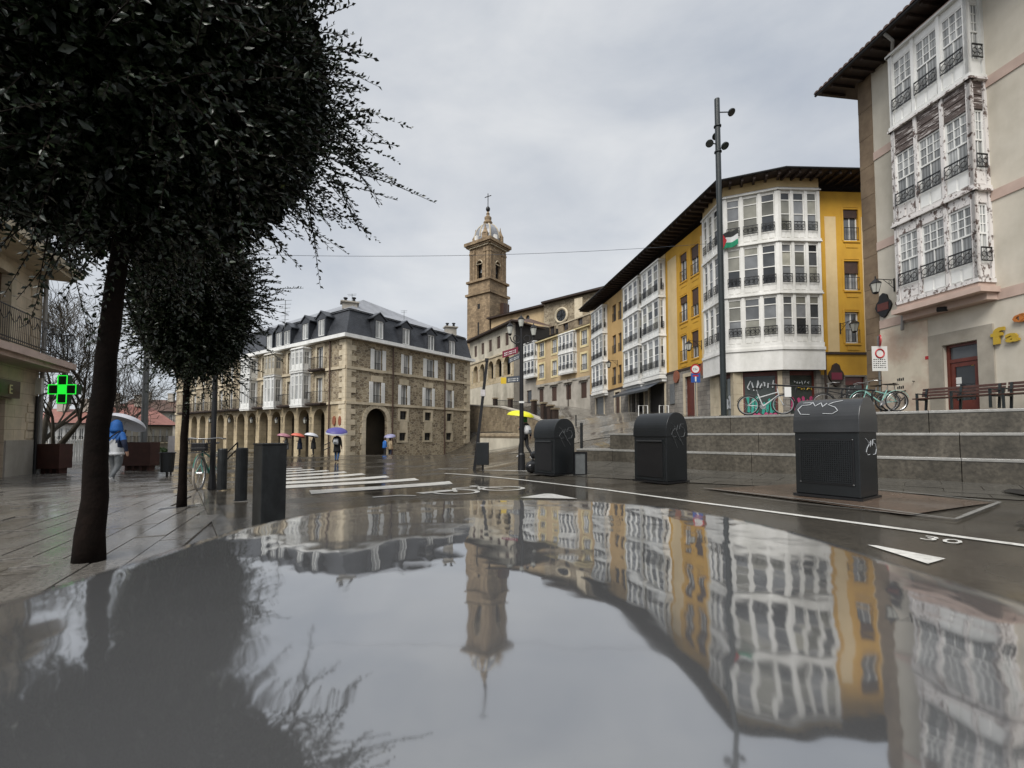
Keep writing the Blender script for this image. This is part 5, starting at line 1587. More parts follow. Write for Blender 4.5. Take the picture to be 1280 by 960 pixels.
# antennas on the roof by the tower
def aerial(loc, h, label, n=5, wide=.9, r=.03):
    t = thing('roof_aerial', loc, label, 'aerial', 'roof aerials')
    loc = Vector(loc)
    mb = MB(); mb.tube([loc, loc + Vector((0, 0, h))], r, 5); mb.build('mast', 'pole_grey', t)
    for k in range(n):
        zz = h * (1 - .13 * k) - .05; mb = MB(); l_ = wide * (1 - .08 * k) / 2
        mb.tube([loc + Vector((-l_, .1 * (k % 2), zz)), loc + Vector((l_, -.1, zz))], r * .6, 4); mb.build('element', 'pole_grey', t)
    return t
p = NV.pt(3.6, -1.0, nze + .6); aerial(p, 3.2, 'small aerial on the church nave roof close to the tower', 3, 1.4)

# stone garden wall with small houses between nave and beige house
GW = Wall(BA + bd * 12.5 + Vector((4, 4.5)), BA + Vector((4.5, 4.0)))
gw = thing('garden_wall', GW.pt(5, 0, zrel(8)), 'rough stone wall with two small windows above the beige house roof', 'wall')
mb = MB(); gwo = [GW.rect(687, 693, 408, 418), GW.rect(704, 710, 404, 413), GW.rect(722, 728, 398, 406)]
facade(mb, GW, -1, GW.L + 2, zrel(8), zrel(17.4), gwo, .3); mb.build('wall', 'rubble_dark', gw)
for o in gwo: window(gw, GW, o[0], o[1], o[2], o[3], -.2, 'brown_wood', .1, 2, 1, 'pane_dark')
mb = MB(); GW.box(mb, -1, GW.L + 2, -.4, .1, zrel(17.4) + .002, zrel(17.6)); mb.build('coping', 'quoin_stone', gw)

# ================================================================== RETAINING WALL with posts and railing
rt = thing('retaining_wall', (-1, 45, zrel(-1)), 'rubble retaining wall with square posts rising towards the church', 'wall')
pp = [((-8.5, 60), 507), ((-5.6, 55.5), 507), ((-1.5, 49), 509), ((1.0, 44), 517), ((2.6, 40), 527), ((3.4, 37.3), 538)]
tops = []
for (xy, y) in pp:
    px = 640 + F * xy[0] / xy[1]; tops.append((Vector(xy), P(px, y, xy[1]).z))
mb = MB()
for (a, za), (b_, zb) in zip(tops, tops[1:]):
    w_ = Wall(a, b_)
    n_ = 4
    for k in range(n_):
        u0, u1 = w_.L * k / n_, w_.L * (k + 1) / n_; q0, q1 = za + (zb - za) * k / n_, za + (zb - za) * (k + 1) / n_
        mb.quad(w_.pt(u0, 0, zrel(-2.2)), w_.pt(u1, 0, zrel(-2.2)), w_.pt(u1, 0, q1), w_.pt(u0, 0, q0))
        mb.quad(w_.pt(u0, 0, q0), w_.pt(u1, 0, q1), w_.pt(u1, -.6, q1), w_.pt(u0, -.6, q0))
        mb.quad(w_.pt(u1, -.6, zrel(-2.2)), w_.pt(u0, -.6, zrel(-2.2)), w_.pt(u0, -.6, q0), w_.pt(u1, -.6, q1))
e_ = tops[-1]; w_ = Wall(tops[-2][0], e_[0]); mb.quad(w_.pt(w_.L, 0, zrel(-2.2)), w_.pt(w_.L, -.6, zrel(-2.2)), w_.pt(w_.L, -.6, e_[1]), w_.pt(w_.L, 0, e_[1]))
mb.build('wall', 'rubble_dark', rt)
for (a, za), (b_, zb) in zip(tops, tops[1:]):
    w_ = Wall(a, b_)
    mb = MB(); n_ = 3
    o0 = w_.pt(0, .05, za); mb.box(o0, w_.pt(w_.L, .05, zb) - o0, w_.pt(0, -.65, za) - o0, (0, 0, .16)); mb.build('coping', 'grey_plaster', rt)
posts = [(619, 496.5, 509, 52.3), (638, 497, 511, 48.2), (667.5, 499, 517, 43.4), (679.5, 502, 524, 40.6), (688, 505, 531, 38.6), (694, 509, 537, 37.2)]
post_t = []
for (px, y0, y1, Y) in posts:
    b0 = P(px, y1, Y); t0 = P(px, y0, Y)
    mb = MB(); mb.cbox((b0.x, Y, b0.z - .2), .42, .42, t0.z - b0.z, .5); mb.build('post', 'eave_wood', rt)
    mb = MB(); mb.cbox((b0.x, Y, t0.z - .2 + .002), .56, .56, .14, .5); mb.build('post_cap', 'rubble_dark', rt)
    post_t.append((Vector((b0.x, Y, 0)), b0.z, t0.z - .25))
for (a, za, zb), (c, zc_, zd_) in zip(post_t, post_t[1:]):
    mb = MB(); n_ = int((c - a).length / .25)
    for zz in (.12, .9): mb.tube([(a.x, a.y, za + (zb - za) * zz), (c.x, c.y, zc_ + (zd_ - zc_) * zz)], .03, 4)
    for k in range(1, n_):
        t_ = k / n_; x, y = a.x + (c.x - a.x) * t_, a.y + (c.y - a.y) * t_
        mb.tube([(x, y, za + (zc_ - za) * t_ + .1), (x, y, (zb + (zd_ - zb) * t_) - .1)], .018, 4, False)
    mb.build('railing', 'iron', rt)
# low wall with a round coping in front
lw = thing('low_wall', (-1.5, 36, zrel(-1)), 'low beige wall with dark rounded coping beside the leaning pole', 'wall')
a = P(600, 550, 38); b_ = P(650, 548, 33)
mb = MB(); w_ = Wall(a.xy, b_.xy); w_.box(mb, 0, w_.L, -.35, 0, zrel(-1.6), P(620, 546, 36).z); mb.build('wall', 'pale_plaster', lw)
mb = MB(); z_ = P(620, 545, 36).z; mb.tube([w_.pt(-.1, -.17, z_), w_.pt(w_.L + .1, -.17, z_)], .24, 10); mb.build('coping', 'rubble_dark', lw)

# ================================================================== STONE HOUSE with arcade and mansard roof
SCn = Vector(P(432, 500, 38).xy)
dR = Vector((.586, .81)).normalized(); dL = Vector((-.815, .58)).normalized()
ER = SCn + dR * 15.9
WR = Wall(SCn, ER); WL = Wall(SCn + dL * 38.0, SCn)
sz0 = zrel(-2.4)
def zcor(y): return P(432, y, 38).z
zc1, zs2, zs1 = zcor(422), zcor(458.4), zcor(502.5)
sh = thing('arcaded_stone_house', (SCn.x, SCn.y, sz0), 'brown stone house with arcade, white shutters and dark slate mansard roof', 'building')
def q4(x0, x1, y0, y1): return (380 + x0 / 5.333, 380 + x1 / 5.333, 360 + y0 / 5.333, 360 + y1 / 5.333)
top = [WR.rect(*q4(*r)) for r in ((467, 520, 402, 552), (663, 700, 444, 578), (816, 866, 478, 608), (958, 988, 508, 630))]
mid = [WR.rect(*q4(*r)) for r in ((458, 512, 618, 766), (645, 686, 648, 782), (808, 850, 668, 798), (953, 983, 688, 808))]
gnd = [WR.rect(*q4(*r)) for r in ((639, 683, 817, 873), (805, 846, 830, 883), (951, 984, 840, 890))]
low = [WR.rect(*r) for r in ((499, 507, 540, 551), (530.5, 538, 541, 550), (557.5, 564, 542, 550))]
def row(rs, z0=None, z1=None):
    a = sum(r[2] for r in rs) / len(rs) if z0 is None else z0; b = sum(r[3] for r in rs) / len(rs) if z1 is None else z1
    return [(r[0], r[1], a, b) for r in rs]
top, mid, gnd, low = row(top), row(mid), row(gnd), row(low)
arc = WR.rect(*q4(412, 552, 803, 1110)); arc = (arc[0], arc[1], sz0, arc[3], True)
mb = MB(); facade(mb, WR, 0, WR.L, sz0, zc1, top + mid + gnd + low + [arc], .3); mb.build('wall', 'rubble_stone', sh)
# left front: arcade of round arches below, windows, balconies and bays above
def q3(x0, x1, y0, y1): return (200 + x0 / 5.333, 200 + x1 / 5.333, 350 + y0 / 5.333, 350 + y1 / 5.333)
ucs = [WL.hit(200 + c / 5.333, 530)[0] for c in (1060, 950, 850, 757, 670, 590, 517, 450, 387, 328, 272, 220, 175)]
pitch = (ucs[0] - ucs[-1]) / 12
ucs = [ucs[0] - pitch * i for i in range(13)]
aw2 = pitch * .70
z_at = WL.hit(398.7, 511)[1]
arcs = [(u - aw2 / 2, u + aw2 / 2, sz0, z_at, True) for u in ucs if u - aw2 / 2 > .3]
mb = MB(); facade(mb, WL, 0, WL.L, sz0, zs1 - .15, arcs, .75); mb.build('arcade_wall', 'ashlar_cream', sh)
wz = []
dn = WL.rect(*q3(1060, 1098, 455, 590)); lo_ = WL.rect(*q3(1052, 1088, 665, 820))
for i, u in enumerate(ucs):
    if u < 1: continue
    hw = .5
    if i not in (1, 3, 5): wz.append((u - hw, u + hw, zs2 + .15, zs2 + 2.15)); wz.append((u - hw, u + hw, zs1 + .15, zs1 + 2.35))
mb = MB(); facade(mb, WL, 0, WL.L, zs1 - .13, zc1, wz, .25); mb.build('upper_wall', 'rubble_stone', sh)
for i, r in enumerate(wz):
    wn = window(sh, WL, r[0], r[1], r[2], r[3], -.15, 'white_paint', .08, 2, 1, 'pane_curtain' if i % 3 else 'pane_grey')
    mb = MB()
    for (a, b_, c, d) in ((r[0] - .22, r[0] - .002, r[2], r[3] + .25), (r[1] + .002, r[1] + .22, r[2], r[3] + .25), (r[0] - .002, r[1] + .002, r[3] + .002, r[3] + .25)): WL.box(mb, a, b_, .002, .05, c, d)
    mb.build('surround', 'quoin_stone', wn)
    k = i // 2
    if i % 2 == 0 and k in (0,): balcony(sh, WL, r[0] - .5, r[1] + .5, r[2] - .05, .6, 1.0, 'eave_wood', .14)
    if i % 2 == 1: balcony(sh, WL, r[0] - .75, r[1] + .75, r[2] - .1, .7, 1.0, 'eave_wood', .14)
gst2 = dict(post=.14, apron=.45, head=.25, rows=[(.62, 2, 1), (1.0, 2, 1)], pane=lambda f, i: 'pane_curtain', rail=False, split=False)
for i in (1, 3, 5):
    u = ucs[i]; F0 = WL.off(.8); hw = pitch * .42
    for (z0, z1, mt) in ((zs1 - .12, zs2 - .05, 'white_paint'), (zs2 + .1, zc1 - .35, 'white_paint' if i != 3 else 'pale_plaster')):
        fr_ = Wall(F0.pt(u - hw, 0, 0), F0.pt(u + hw, 0, 0)); s1 = Wall(F0.pt(u + hw, 0, 0), WL.pt(u + hw, 0, 0)); s0 = Wall(WL.pt(u - hw, 0, 0), F0.pt(u - hw, 0, 0))
        bay(sh, [(fr_, 0, fr_.L, 3), (s1, 0, s1.L, 1), (s0, 0, s0.L, 1)], [z0, z1], gst2, [mt],
            [WL.pt(u - hw, .006, 0)[:2], WL.pt(u + hw, .006, 0)[:2], F0.pt(u + hw, 0, 0)[:2], F0.pt(u - hw, 0, 0)[:2]])
# core and arcade inside
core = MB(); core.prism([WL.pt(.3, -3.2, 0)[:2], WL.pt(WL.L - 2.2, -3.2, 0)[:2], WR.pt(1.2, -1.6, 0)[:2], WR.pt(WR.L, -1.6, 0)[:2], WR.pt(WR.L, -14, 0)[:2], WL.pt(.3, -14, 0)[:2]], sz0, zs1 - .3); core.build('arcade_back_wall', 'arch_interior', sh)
core = MB(); core.prism([WL.pt(0, -.3, 0)[:2], WL.pt(WL.L - .36, -.3, 0)[:2], WR.pt(WR.L - .02, -.32, 0)[:2], WR.pt(WR.L - .02, -14, 0)[:2], WL.pt(0, -14, 0)[:2]], zs1 - .28, zc1 - .01); core.build('core', 'dark_interior', sh)
for o in gnd + low:
    wn = window(sh, WR, o[0], o[1], o[2], o[3], -.18, 'iron', .05, 2, 2, 'pane_dark')
    mb = MB()
    for (a, b_, c, d) in ((o[0] - .25, o[0] - .002, o[2] - .2, o[3] + .25), (o[1] + .002, o[1] + .25, o[2] - .2, o[3] + .25), (o[0] - .002, o[1] + .002, o[3] + .002, o[3] + .25), (o[0] - .002, o[1] + .002, o[2] - .2, o[2] - .002)): WR.box(mb, a, b_, .002, .045, c, d)
    mb.build('surround', 'quoin_stone', wn)
for j, rs in enumerate((top, mid)):
    for i, r in enumerate(rs):
        wn = window(sh, WR, r[0], r[1], r[2], r[3], -.16, 'white_paint', .07, 2, 1, 'pane_curtain')
        sw_ = (r[1] - r[0]) * .46
        for (a, b_) in ((r[0] - sw_, r[0] - .01), (r[1] + .01, r[1] + sw_)):
            mb = MB(); WR.box(mb, a, b_, .03, .075, r[2] + .02, r[3] - .02)
            for k in range(9):
                zz = r[2] + .1 + (r[3] - r[2] - .25) * k / 9; WR.box(mb, a + .06, b_ - .06, .076, .088, zz, zz + .1)
            mb.build('shutter', 'white_paint', wn)
        mb = MB(); WR.box(mb, r[0] - .15, r[1] + .15, .002, .10, r[2] - .14, r[2] - .005); mb.build('sill', 'quoin_stone', wn)
        mb = MB(); iron_panel(mb, WR, r[0], r[1], r[2] + .05, r[2] + .75, .05, False, .014, .14); mb.build('railing', 'iron', wn)
        if j == 1: mb = MB(); WR.box(mb, r[0] - .18, r[1] + .18, .002, .05, r[3] + .01, r[3] + .55); mb.build('lintel', 'quoin_stone', wn)
        if j == 1 and i > 0: mb = MB(); WR.box(mb, r[0] - .1, r[1] + .1, .002, .03, gnd[i - 1][2] - 1.2, gnd[i - 1][2] - .21); mb.build('apron_stone', 'quoin_stone', wn)
# arch stones of the passage
m_, R_, sp_ = (arc[0] + arc[1]) / 2, (arc[1] - arc[0]) / 2, arc[3] - (arc[1] - arc[0]) / 2
for k in range(13):
    a0, a1 = math.pi * k / 13 + .012, math.pi * (k + 1) / 13 - .012
    mb = MB(); ring_ = [(R_ + .02, a0), (R_ + .42, a0), (R_ + .42, a1), (R_ + .02, a1)]
    f0 = [WR.pt(m_ - r * math.cos(a), .05, sp_ + r * math.sin(a)) for r, a in ring_]; f1 = [WR.pt(m_ - r * math.cos(a), .001, sp_ + r * math.sin(a)) for r, a in ring_]
    mb.poly(f0); 
    for q in range(4): mb.quad(f0[q], f0[(q + 1) % 4], f1[(q + 1) % 4], f1[q])
    mb.build('arch_stone', 'quoin_stone', sh)
for sgn in (-1, 1):
    zz = sz0; k = 0
    while zz < sp_ - .1:
        h = min(.5, sp_ - zz); wd = .42 + .15 * (k % 2); a = m_ + sgn * (R_ + .02); b_ = m_ + sgn * (R_ + wd)
        mb = MB(); WR.box(mb, min(a, b_), max(a, b_), .001, .05, zz + .005, zz + h - .005); mb.build('jamb_stone', 'quoin_stone', sh); zz += h; k += 1
# quoins at the corner and the far end
for (uu, wl, sgn, dep) in ((0, WR, 1, .06), (WL.L, WL, -1, .06), (WR.L, WR, -1, .06)):
    zz = sz0; k = 0
    while zz < zc1 - .1:
        h = min(.46, zc1 - zz); wd = (.95 if k % 2 else .5) if sgn * 1 else .5
        if wl is WL: wd = (.5 if k % 2 else .95)
        a, b_ = (uu - (.0 if wl is WR and sgn > 0 else 0), uu + sgn * wd)
        mb = MB(); wl.box(mb, min(a, b_), max(a, b_), .001, dep, zz + .006, zz + h - .006); mb.build('corner_stone', 'quoin_stone', sh); zz += h; k += 1
for (wl, zz) in ((WR, zs2), (WR, zs1), (WL, zs2), (WL, zs1)):
    mb = MB(); wl.box(mb, 0, wl.L, .0, .11, zz - .13, zz + .1); mb.build('string_course', 'quoin_stone', sh)
for uu in (.34, .8): 
    u = WR.hit(490 if uu < .5 else 555, 470)[0]; mb = MB(); mb.tube([WR.pt(u, .16, sz0), WR.pt(u, .16, zc1 - .05)], .07, 6); mb.build('downpipe', 'brown_wood', sh)
u = WL.hit(414, 470)[0]; mb = MB(); mb.tube([WL.pt(u, .16, sz0), WL.pt(u, .16, zc1 - .05)], .07, 6); mb.build('downpipe', 'brown_wood', sh)
# white cornice gutter and mansard
def corner_prism(mb, o0, o1, z0, z1, du=0.0, top_o0=None, top_o1=None):
    """ring segment along both fronts with a mitred corner, from offset o0 to o1"""
    t0 = o0 if top_o0 is None else top_o0; t1 = o1 if top_o1 is None else top_o1
    def pts(o): 
        c = SCn + (WR.n + WL.n).normalized() * o / (WR.n + WL.n).normalized().dot(WR.n)
        return [WL.A + WL.n * o - WL.u * du, c, ER + WR.n * o + WR.u * du]
    L0, L1, H0, H1 = pts(o0), pts(o1), pts(t0), pts(t1)
    for i in range(2):
        vs = [(*L0[i], z0), (*L1[i], z0), (*L1[i + 1], z0), (*L0[i + 1], z0), (*H0[i], z1), (*H1[i], z1), (*H1[i + 1], z1), (*H0[i + 1], z1)]
        fs = [(0, 1, 2, 3), (4, 7, 6, 5), (1, 5, 6, 2), (0, 3, 7, 4)]
        if i == 0: fs.append((0, 4, 5, 1))
        if i == 1: fs.append((3, 2, 6, 7))
        mb.add(vs, fs)
mb = MB(); corner_prism(mb, -.3, .5, zc1 + .003, zc1 + .32, .4); mb.build('cornice', 'white_paint', sh)
zm = zc1 + 2.75
mb = MB(); corner_prism(mb, -2.0, .05, zc1 + .323, zm, .3, -2.0, -.85); man = mb.build('mansard_roof', 'slate_tiles', sh)
mb = MB(); corner_prism(mb, -2.0, -.75, zm + .003, zm + .1, .3); mb.build('roof_edge', 'lead_roof', sh)
# upper slope up to the ridge
mid_b = 7.0
ap = SCn - (WR.n + WL.n).normalized() * 8.5; zr = zm + 2.9
e1 = ER - WR.n * mid_b - WR.u * 1.5; e0 = WL.A - WL.n * mid_b
c_in = SCn - (WR.n + WL.n).normalized() * .95
mb = MB()
ro = lambda p, z: (p.x, p.y, z)
rA = SCn - WR.n * mid_b + WR.u * 4.5
rA = SCn + WR.u * 5.6 - WR.n * 5.6
mb.poly([ro(c_in, zm + .1), ro(ER - WR.n * .6, zm + .1), ro(e1, zr - .2), ro(rA, zr)])
rL = WL.A - WL.n * 5.6
mb.poly([ro(WL.A - WL.n * .6, zm + .1), ro(c_in, zm + .1), ro(rA, zr), ro(rL, zm + .8)])
mb.poly([ro(rL, zm + .8), ro(rA, zr), ro(e1, zr - .2), ro(ER - WR.n * 13, zm), ro(WL.A - WL.n * 13, zm)])
mb.poly([ro(ER - WR.n * .6, zm + .1), ro(ER - WR.n * 13, zm + .1), ro(e1, zr - .2)])
mb.build('upper_roof', 'lead_roof', sh)
mb = MB(); endw = Wall(ER, ER + Vector((-WR.n.x, -WR.n.y)) * 14); facade(mb, endw, 0, endw.L, sz0, zc1, []); mb.build('end_wall', 'rubble_stone', sh)
# dormers
def dormer(wl, r):
    u0, u1, z0, z1 = r; d = MB(); v0, v1 = -1.3, .12
    wl.box(d, u0 - .16, u0, v0, v1, z0 - .1, z1 + .1); wl.box(d, u1, u1 + .16, v0, v1, z0 - .1, z1 + .1); wl.box(d, u0, u1, v0, v1, z1, z1 + .1); wl.box(d, u0, u1, v0, v1, z0 - .1, z0)
    o = d.build('dormer', 'slate', sh)
    g = MB(); m = (u0 + u1) / 2
    for (p, q) in (((u0 - .4, z1 + .1), (m, z1 + .72)), ((m, z1 + .72), (u1 + .4, z1 + .1))):
        a, b_, c, e = wl.pt(p[0], .2, p[1]), wl.pt(q[0], .2, q[1]), wl.pt(q[0], -1.6, q[1]), wl.pt(p[0], -1.6, p[1])
        up = Vector((0, 0, .1)); g.add([a, b_, c, e, a + up, b_ + up, c + up, e + up], [(0, 1, 2, 3), (4, 7, 6, 5), (0, 4, 5, 1), (1, 5, 6, 2), (2, 6, 7, 3), (3, 7, 4, 0)])
    g.poly([wl.pt(u0 - .3, .1, z1 + .1), wl.pt(u1 + .3, .1, z1 + .1), wl.pt(m, .1, z1 + .66)])
    g.build('gable', 'slate', o)
    window(o, wl, u0, u1, z0, z1, .06, 'white_paint', .08, 2, 1, 'pane_curtain', name='sash')
for r in ((473, 525, 222, 338), (653, 700, 272, 378), (822, 864, 316, 418), (962, 1002, 355, 448)): dormer(WR, WR.rect(*q4(*r)))
for r in ((62 + 40, 148 - 5, 215, 325),): 
    rr = WL.rect(*q4(*r)); m = (rr[0] + rr[1]) / 2; dormer(WL, (m - .5, m + .5, zc1 + .6, zc1 + 2.1))
u2 = WL.hit(383, 410)[0]; dormer(WL, (u2 - .5, u2 + .5, zc1 + .6, zc1 + 2.1))
for px in (338, 350, 360): u2 = WL.hit(px, 425)[0]; dormer(WL, (u2 - .55, u2 + .55, zc1 + .5, zc1 + 1.9))
# chimneys and aerials on its roof
def chimney(px, y0, y1, Y, w_, label):
    a, b_ = P(px, y1, Y), P(px, y0, Y)
    mb = MB(); mb.cbox((a.x, Y, a.z), w_, w_ * .7, (b_.z - a.z) * .75, .4); mb.cbox((a.x, Y, a.z + (b_.z - a.z) * .75 + .002), w_ * 1.25, w_ * .95, .12, .4); 
    o = mb.build('chimney', 'grey_plaster', sh)
    for k in (-1, 1):
        mb = MB(); mb.lathe((a.x + k * w_ * .3, Y, a.z + (b_.z - a.z) * .75 + .12), [(.14, 0), (.12, .35), (.2, .36), (.2, .45)], 8); mb.build('chimney_pot', 'iron', o)
chimney(437, 377, 388, 41, 1.3, ''); chimney(563, 407, 420, 50, 1.2, '')
aerial(P(356, 412, 43), 2.9, 'tall ladder aerial on the stone house roof beside the arcade front', 6, 1.3, .03)
aerial(P(440, 379, 42), .9, 'small aerial standing on the stone house chimney', 2, .9, .025)
aerial(P(505, 402, 47), 1.2, 'thin aerial on the grey roof slope of the stone house', 2, .7, .025)
# lanterns of the arcade, two red plaques near the corner
for i in (1, 3, 5, 7, 9):
    u = ucs[i] + pitch / 2; z = WL.hit(398, 523)[1]
    if u > 0:
        px = 640 + F * WL.pt(u, 0, 0).x / WL.pt(u, 0, 0).y
        wall_lantern(px, P(px, 523, WL.pt(u, 0, 0).y) and 523 - (0), WL, .6, 'black lantern on the %s arcade pier from the stone house corner' % ('second', '', 'fourth', '', 'sixth', '', 'eighth', '', 'tenth')[i - 1], 1.1, 'arcade lanterns')
for k, px in enumerate((418, 425.3)):
    u, z = WL.hit(px, 526, .02)
    mb = MB(); n_ = 10
    f0 = [WL.pt(u + .22 * math.cos(2 * math.pi * q / n_), .1, z + .42 * math.sin(2 * math.pi * q / n_)) for q in range(n_)]; f1 = [p - Vector((WL.n.x, WL.n.y, 0)) * .09 for p in f0]
    mb.poly(f0)
    for q in range(n_): mb.quad(f0[q], f1[q], f1[(q + 1) % n_], f0[(q + 1) % n_])
    tag(mb.build('wall_plaque', 'plaque_rust'), 'oval red plaque on the stone house corner, %s' % ('beside the last arch' if k == 0 else 'next to the corner stones'), 'plaque', 'red oval plaques')

# ================================================================== LEFT HOUSE with balconies
LC = Vector((-17.6, 16.6))
ld = Vector((.447, -.894)).normalized()
LN = LC + ld * 9.0
LW = Wall(LN, LC)                       # near end is on the left in the picture
lh = thing('balcony_house', LW.pt(LW.L, 0, zrel(-1.7)), 'pale stone house with iron balconies beside the green cross sign', 'house')
lz0 = zrel(-1.9); uC = LW.L
def lu(px, py): return LW.hit(px, py)
uo = LW.hit(10, 400)[0]
ops = [(uo - 1.1, uo, zrel(2.75), zrel(5.3)), (uo - 1.1, uo, zrel(6.3), zrel(8.8)), (LW.hit(4.5, 550)[0] - 1.6, LW.hit(4.5, 550)[0], lz0, zrel(1.15))]
mb = MB(); facade(mb, LW, 0, uC, lz0, zrel(9.6), ops, .3); mb.build('wall', 'ashlar_warm', lh)
core = MB(); core.prism([LW.pt(0, -.32, 0)[:2], LW.pt(uC, -.32, 0)[:2], LW.pt(uC, -10, 0)[:2], LW.pt(0, -10, 0)[:2]], lz0, zrel(9.6)); core.build('side_wall', 'ashlar_warm', lh)
mb = MB(); LW.box(mb, ops[2][1] + .02, uC + .03, .002, .05, lz0, zrel(-.2)); mb.build('plinth_course', 'grey_plaster', lh)
for o in ops[:2]:
    wn = window(lh, LW, o[0], o[1], o[2], o[3], -.2, 'brown_wood', .1, 2, 1, 'pane_dark')
    mb = MB()
    for (a, b_, c, d) in ((o[0] - .3, o[0] - .002, o[2], o[3] + .3), (o[1] + .002, o[1] + .3, o[2], o[3] + .3), (o[0] - .002, o[1] + .002, o[3] + .002, o[3] + .3)): LW.box(mb, a, b_, .002, .06, c, d)
    mb.build('surround', 'quoin_stone', wn)
o = ops[2]
mb = MB(); LW.box(mb, o[0], o[1], -.28, -.2, lz0, o[3]); mb.build('shop_door', 'maroon_wood', lh)
mb = MB(); LW.box(mb, o[0] - .2, o[1] + .35, .003, .2, o[3] + .05, o[3] + .62); sb = mb.build('shop_sign', 'bench_wood', lh)
vs, fs = letters('E', .42, .01); ue_, ze_2 = LW.hit(0.5, 470)
mb = MB(); mb.add([LW.pt(ue_ + v.x, .215 + v.z, o[3] + .18 + v.y) for v in vs], fs); mb.build('sign_letter', 'pale_yellow', sb, uv=False)
for (zb, depth) in ((2.68, 1.0), (6.18, 1.1)):
    bo_ = MB(); LW.box(bo_, 0, uC + .1, .002, depth, zrel(zb) - .22, zrel(zb)); LW.box(bo_, 0, uC + .0, .002, depth - .15, zrel(zb) - .36, zrel(zb) - .222)
    bb = bo_.build('balcony', 'pink_band' if zb < 3 else 'quoin_stone', lh)
    f_ = Wall(LW.pt(0, depth - .06, 0), LW.pt(uC + .06, depth - .06, 0)); mb = MB(); n_ = int(f_.L / .11)
    for zz in (.06, .16, 1.08): f_.box(mb, 0, f_.L, -.014, .014, zrel(zb) + zz, zrel(zb) + zz + .03)
    for k in range(n_ + 1): mb.tube([f_.pt(f_.L * k / n_, 0, zrel(zb) + .05), f_.pt(f_.L * k / n_, 0, zrel(zb) + 1.1)], .009, 4, False)
    for k in range(int(f_.L / .55)):
        u0 = .1 + k * .55
        mb.tube([f_.pt(u0 + .55 * t_ / 6, .012, zrel(zb) + .95 - .28 * math.sin(math.pi * t_ / 6)) for t_ in range(7)], .011, 4, False)
    s_ = Wall(LW.pt(uC + .06, depth - .06, 0), LW.pt(uC + .06, 0, 0))
    for zz in (.06, .16, 1.08): s_.box(mb, 0, s_.L, -.014, .014, zrel(zb) + zz, zrel(zb) + zz + .03)
    for k in range(10): mb.tube([s_.pt(s_.L * k / 9, 0, zrel(zb) + .05), s_.pt(s_.L * k / 9, 0, zrel(zb) + 1.1)], .009, 4, False)
    mb.build('railing', 'iron', bb)
mb = MB(); mb.tube([LW.pt(uC - .05, .1, lz0), LW.pt(uC - .05, .1, zrel(9.5))], .065, 8); mb.build('downpipe', 'pipe_grey', lh)
mb = MB(); mb.tube([LW.pt(uC - .28, .08, lz0), LW.pt(uC - .28, .08, zrel(1.4))], .05, 8); mb.build('conduit', 'iron', lh)
mb = MB(); mb.prism([LW.pt(-.5, .8, 0)[:2], LW.pt(uC + .5, .8, 0)[:2], LW.pt(uC + .5, -10, 0)[:2], LW.pt(-.5, -10, 0)[:2]], zrel(9.62), zrel(9.9)); mb.build('eaves', 'eave_wood', lh)
# raised stones of the corner strip
for k, zz in enumerate((3.2, 3.55, 3.9, 4.6, 4.95, .1, .45, .8, -.15)):
    mb = MB(); LW.box(mb, uC - .85 + .1 * (k % 2), uC - .22, .002, .03, zrel(zz), zrel(zz) + .3); mb.build('stone_block', 'ashlar_warm', lh)
# pharmacy cross on a bracket
cY = 15.8
gc = P(81, 487, cY)
gx = thing('pharmacy_cross', LW.pt(uC, .1, gc.z), 'lit green pharmacy cross on a bracket of the stone house', 'sign')
ar_, th_ = .17, .09
mb = MB()
for (sx, sz) in ((3, 1), (1, 3)): mb.cbox((gc.x, gc.y, gc.z - ar_ * sz + (.0 if sz == 1 else 0)), ar_ * 2 * sx, th_ * (2.0 if sx == 3 else 1.96), ar_ * 2 * sz)
mb.build('cross_box', 'led_off', gx)
mb = MB(); r_ = .016; yf = gc.y - th_ - .008
out_ = [(-1, 1), (-1, 3), (1, 3), (1, 1), (3, 1), (3, -1), (1, -1), (1, -3), (-1, -3), (-1, -1), (-3, -1), (-3, 1)]
for (a, b_) in zip(out_, out_[1:] + out_[:1]): mb.tube([(gc.x + a[0] * ar_ * .95, yf, gc.z + a[1] * ar_ * .95), (gc.x + b_[0] * ar_ * .95, yf, gc.z + b_[1] * ar_ * .95)], r_, 5)
mb.build('outline_tubes', 'led_green', gx)
mb = MB(); mb.cbox((gc.x, yf, gc.z - ar_), ar_ * 1.9, .01, ar_ * 2); mb.build('centre_panel', 'led_green', gx)
pb = LW.pt(uC, .1, gc.z - .1)
mb = MB(); mb.tube([pb, (gc.x - .5, gc.y, gc.z - .1)], .035, 6); mb.build('bracket', 'pole_grey', gx)
sgb = P(49.5, 483, 16.3); mb = MB(); mb.cbox((sgb.x, sgb.y, sgb.z - .3), .22, .1, .6); mb.build('side_box', 'sign_white', gx)

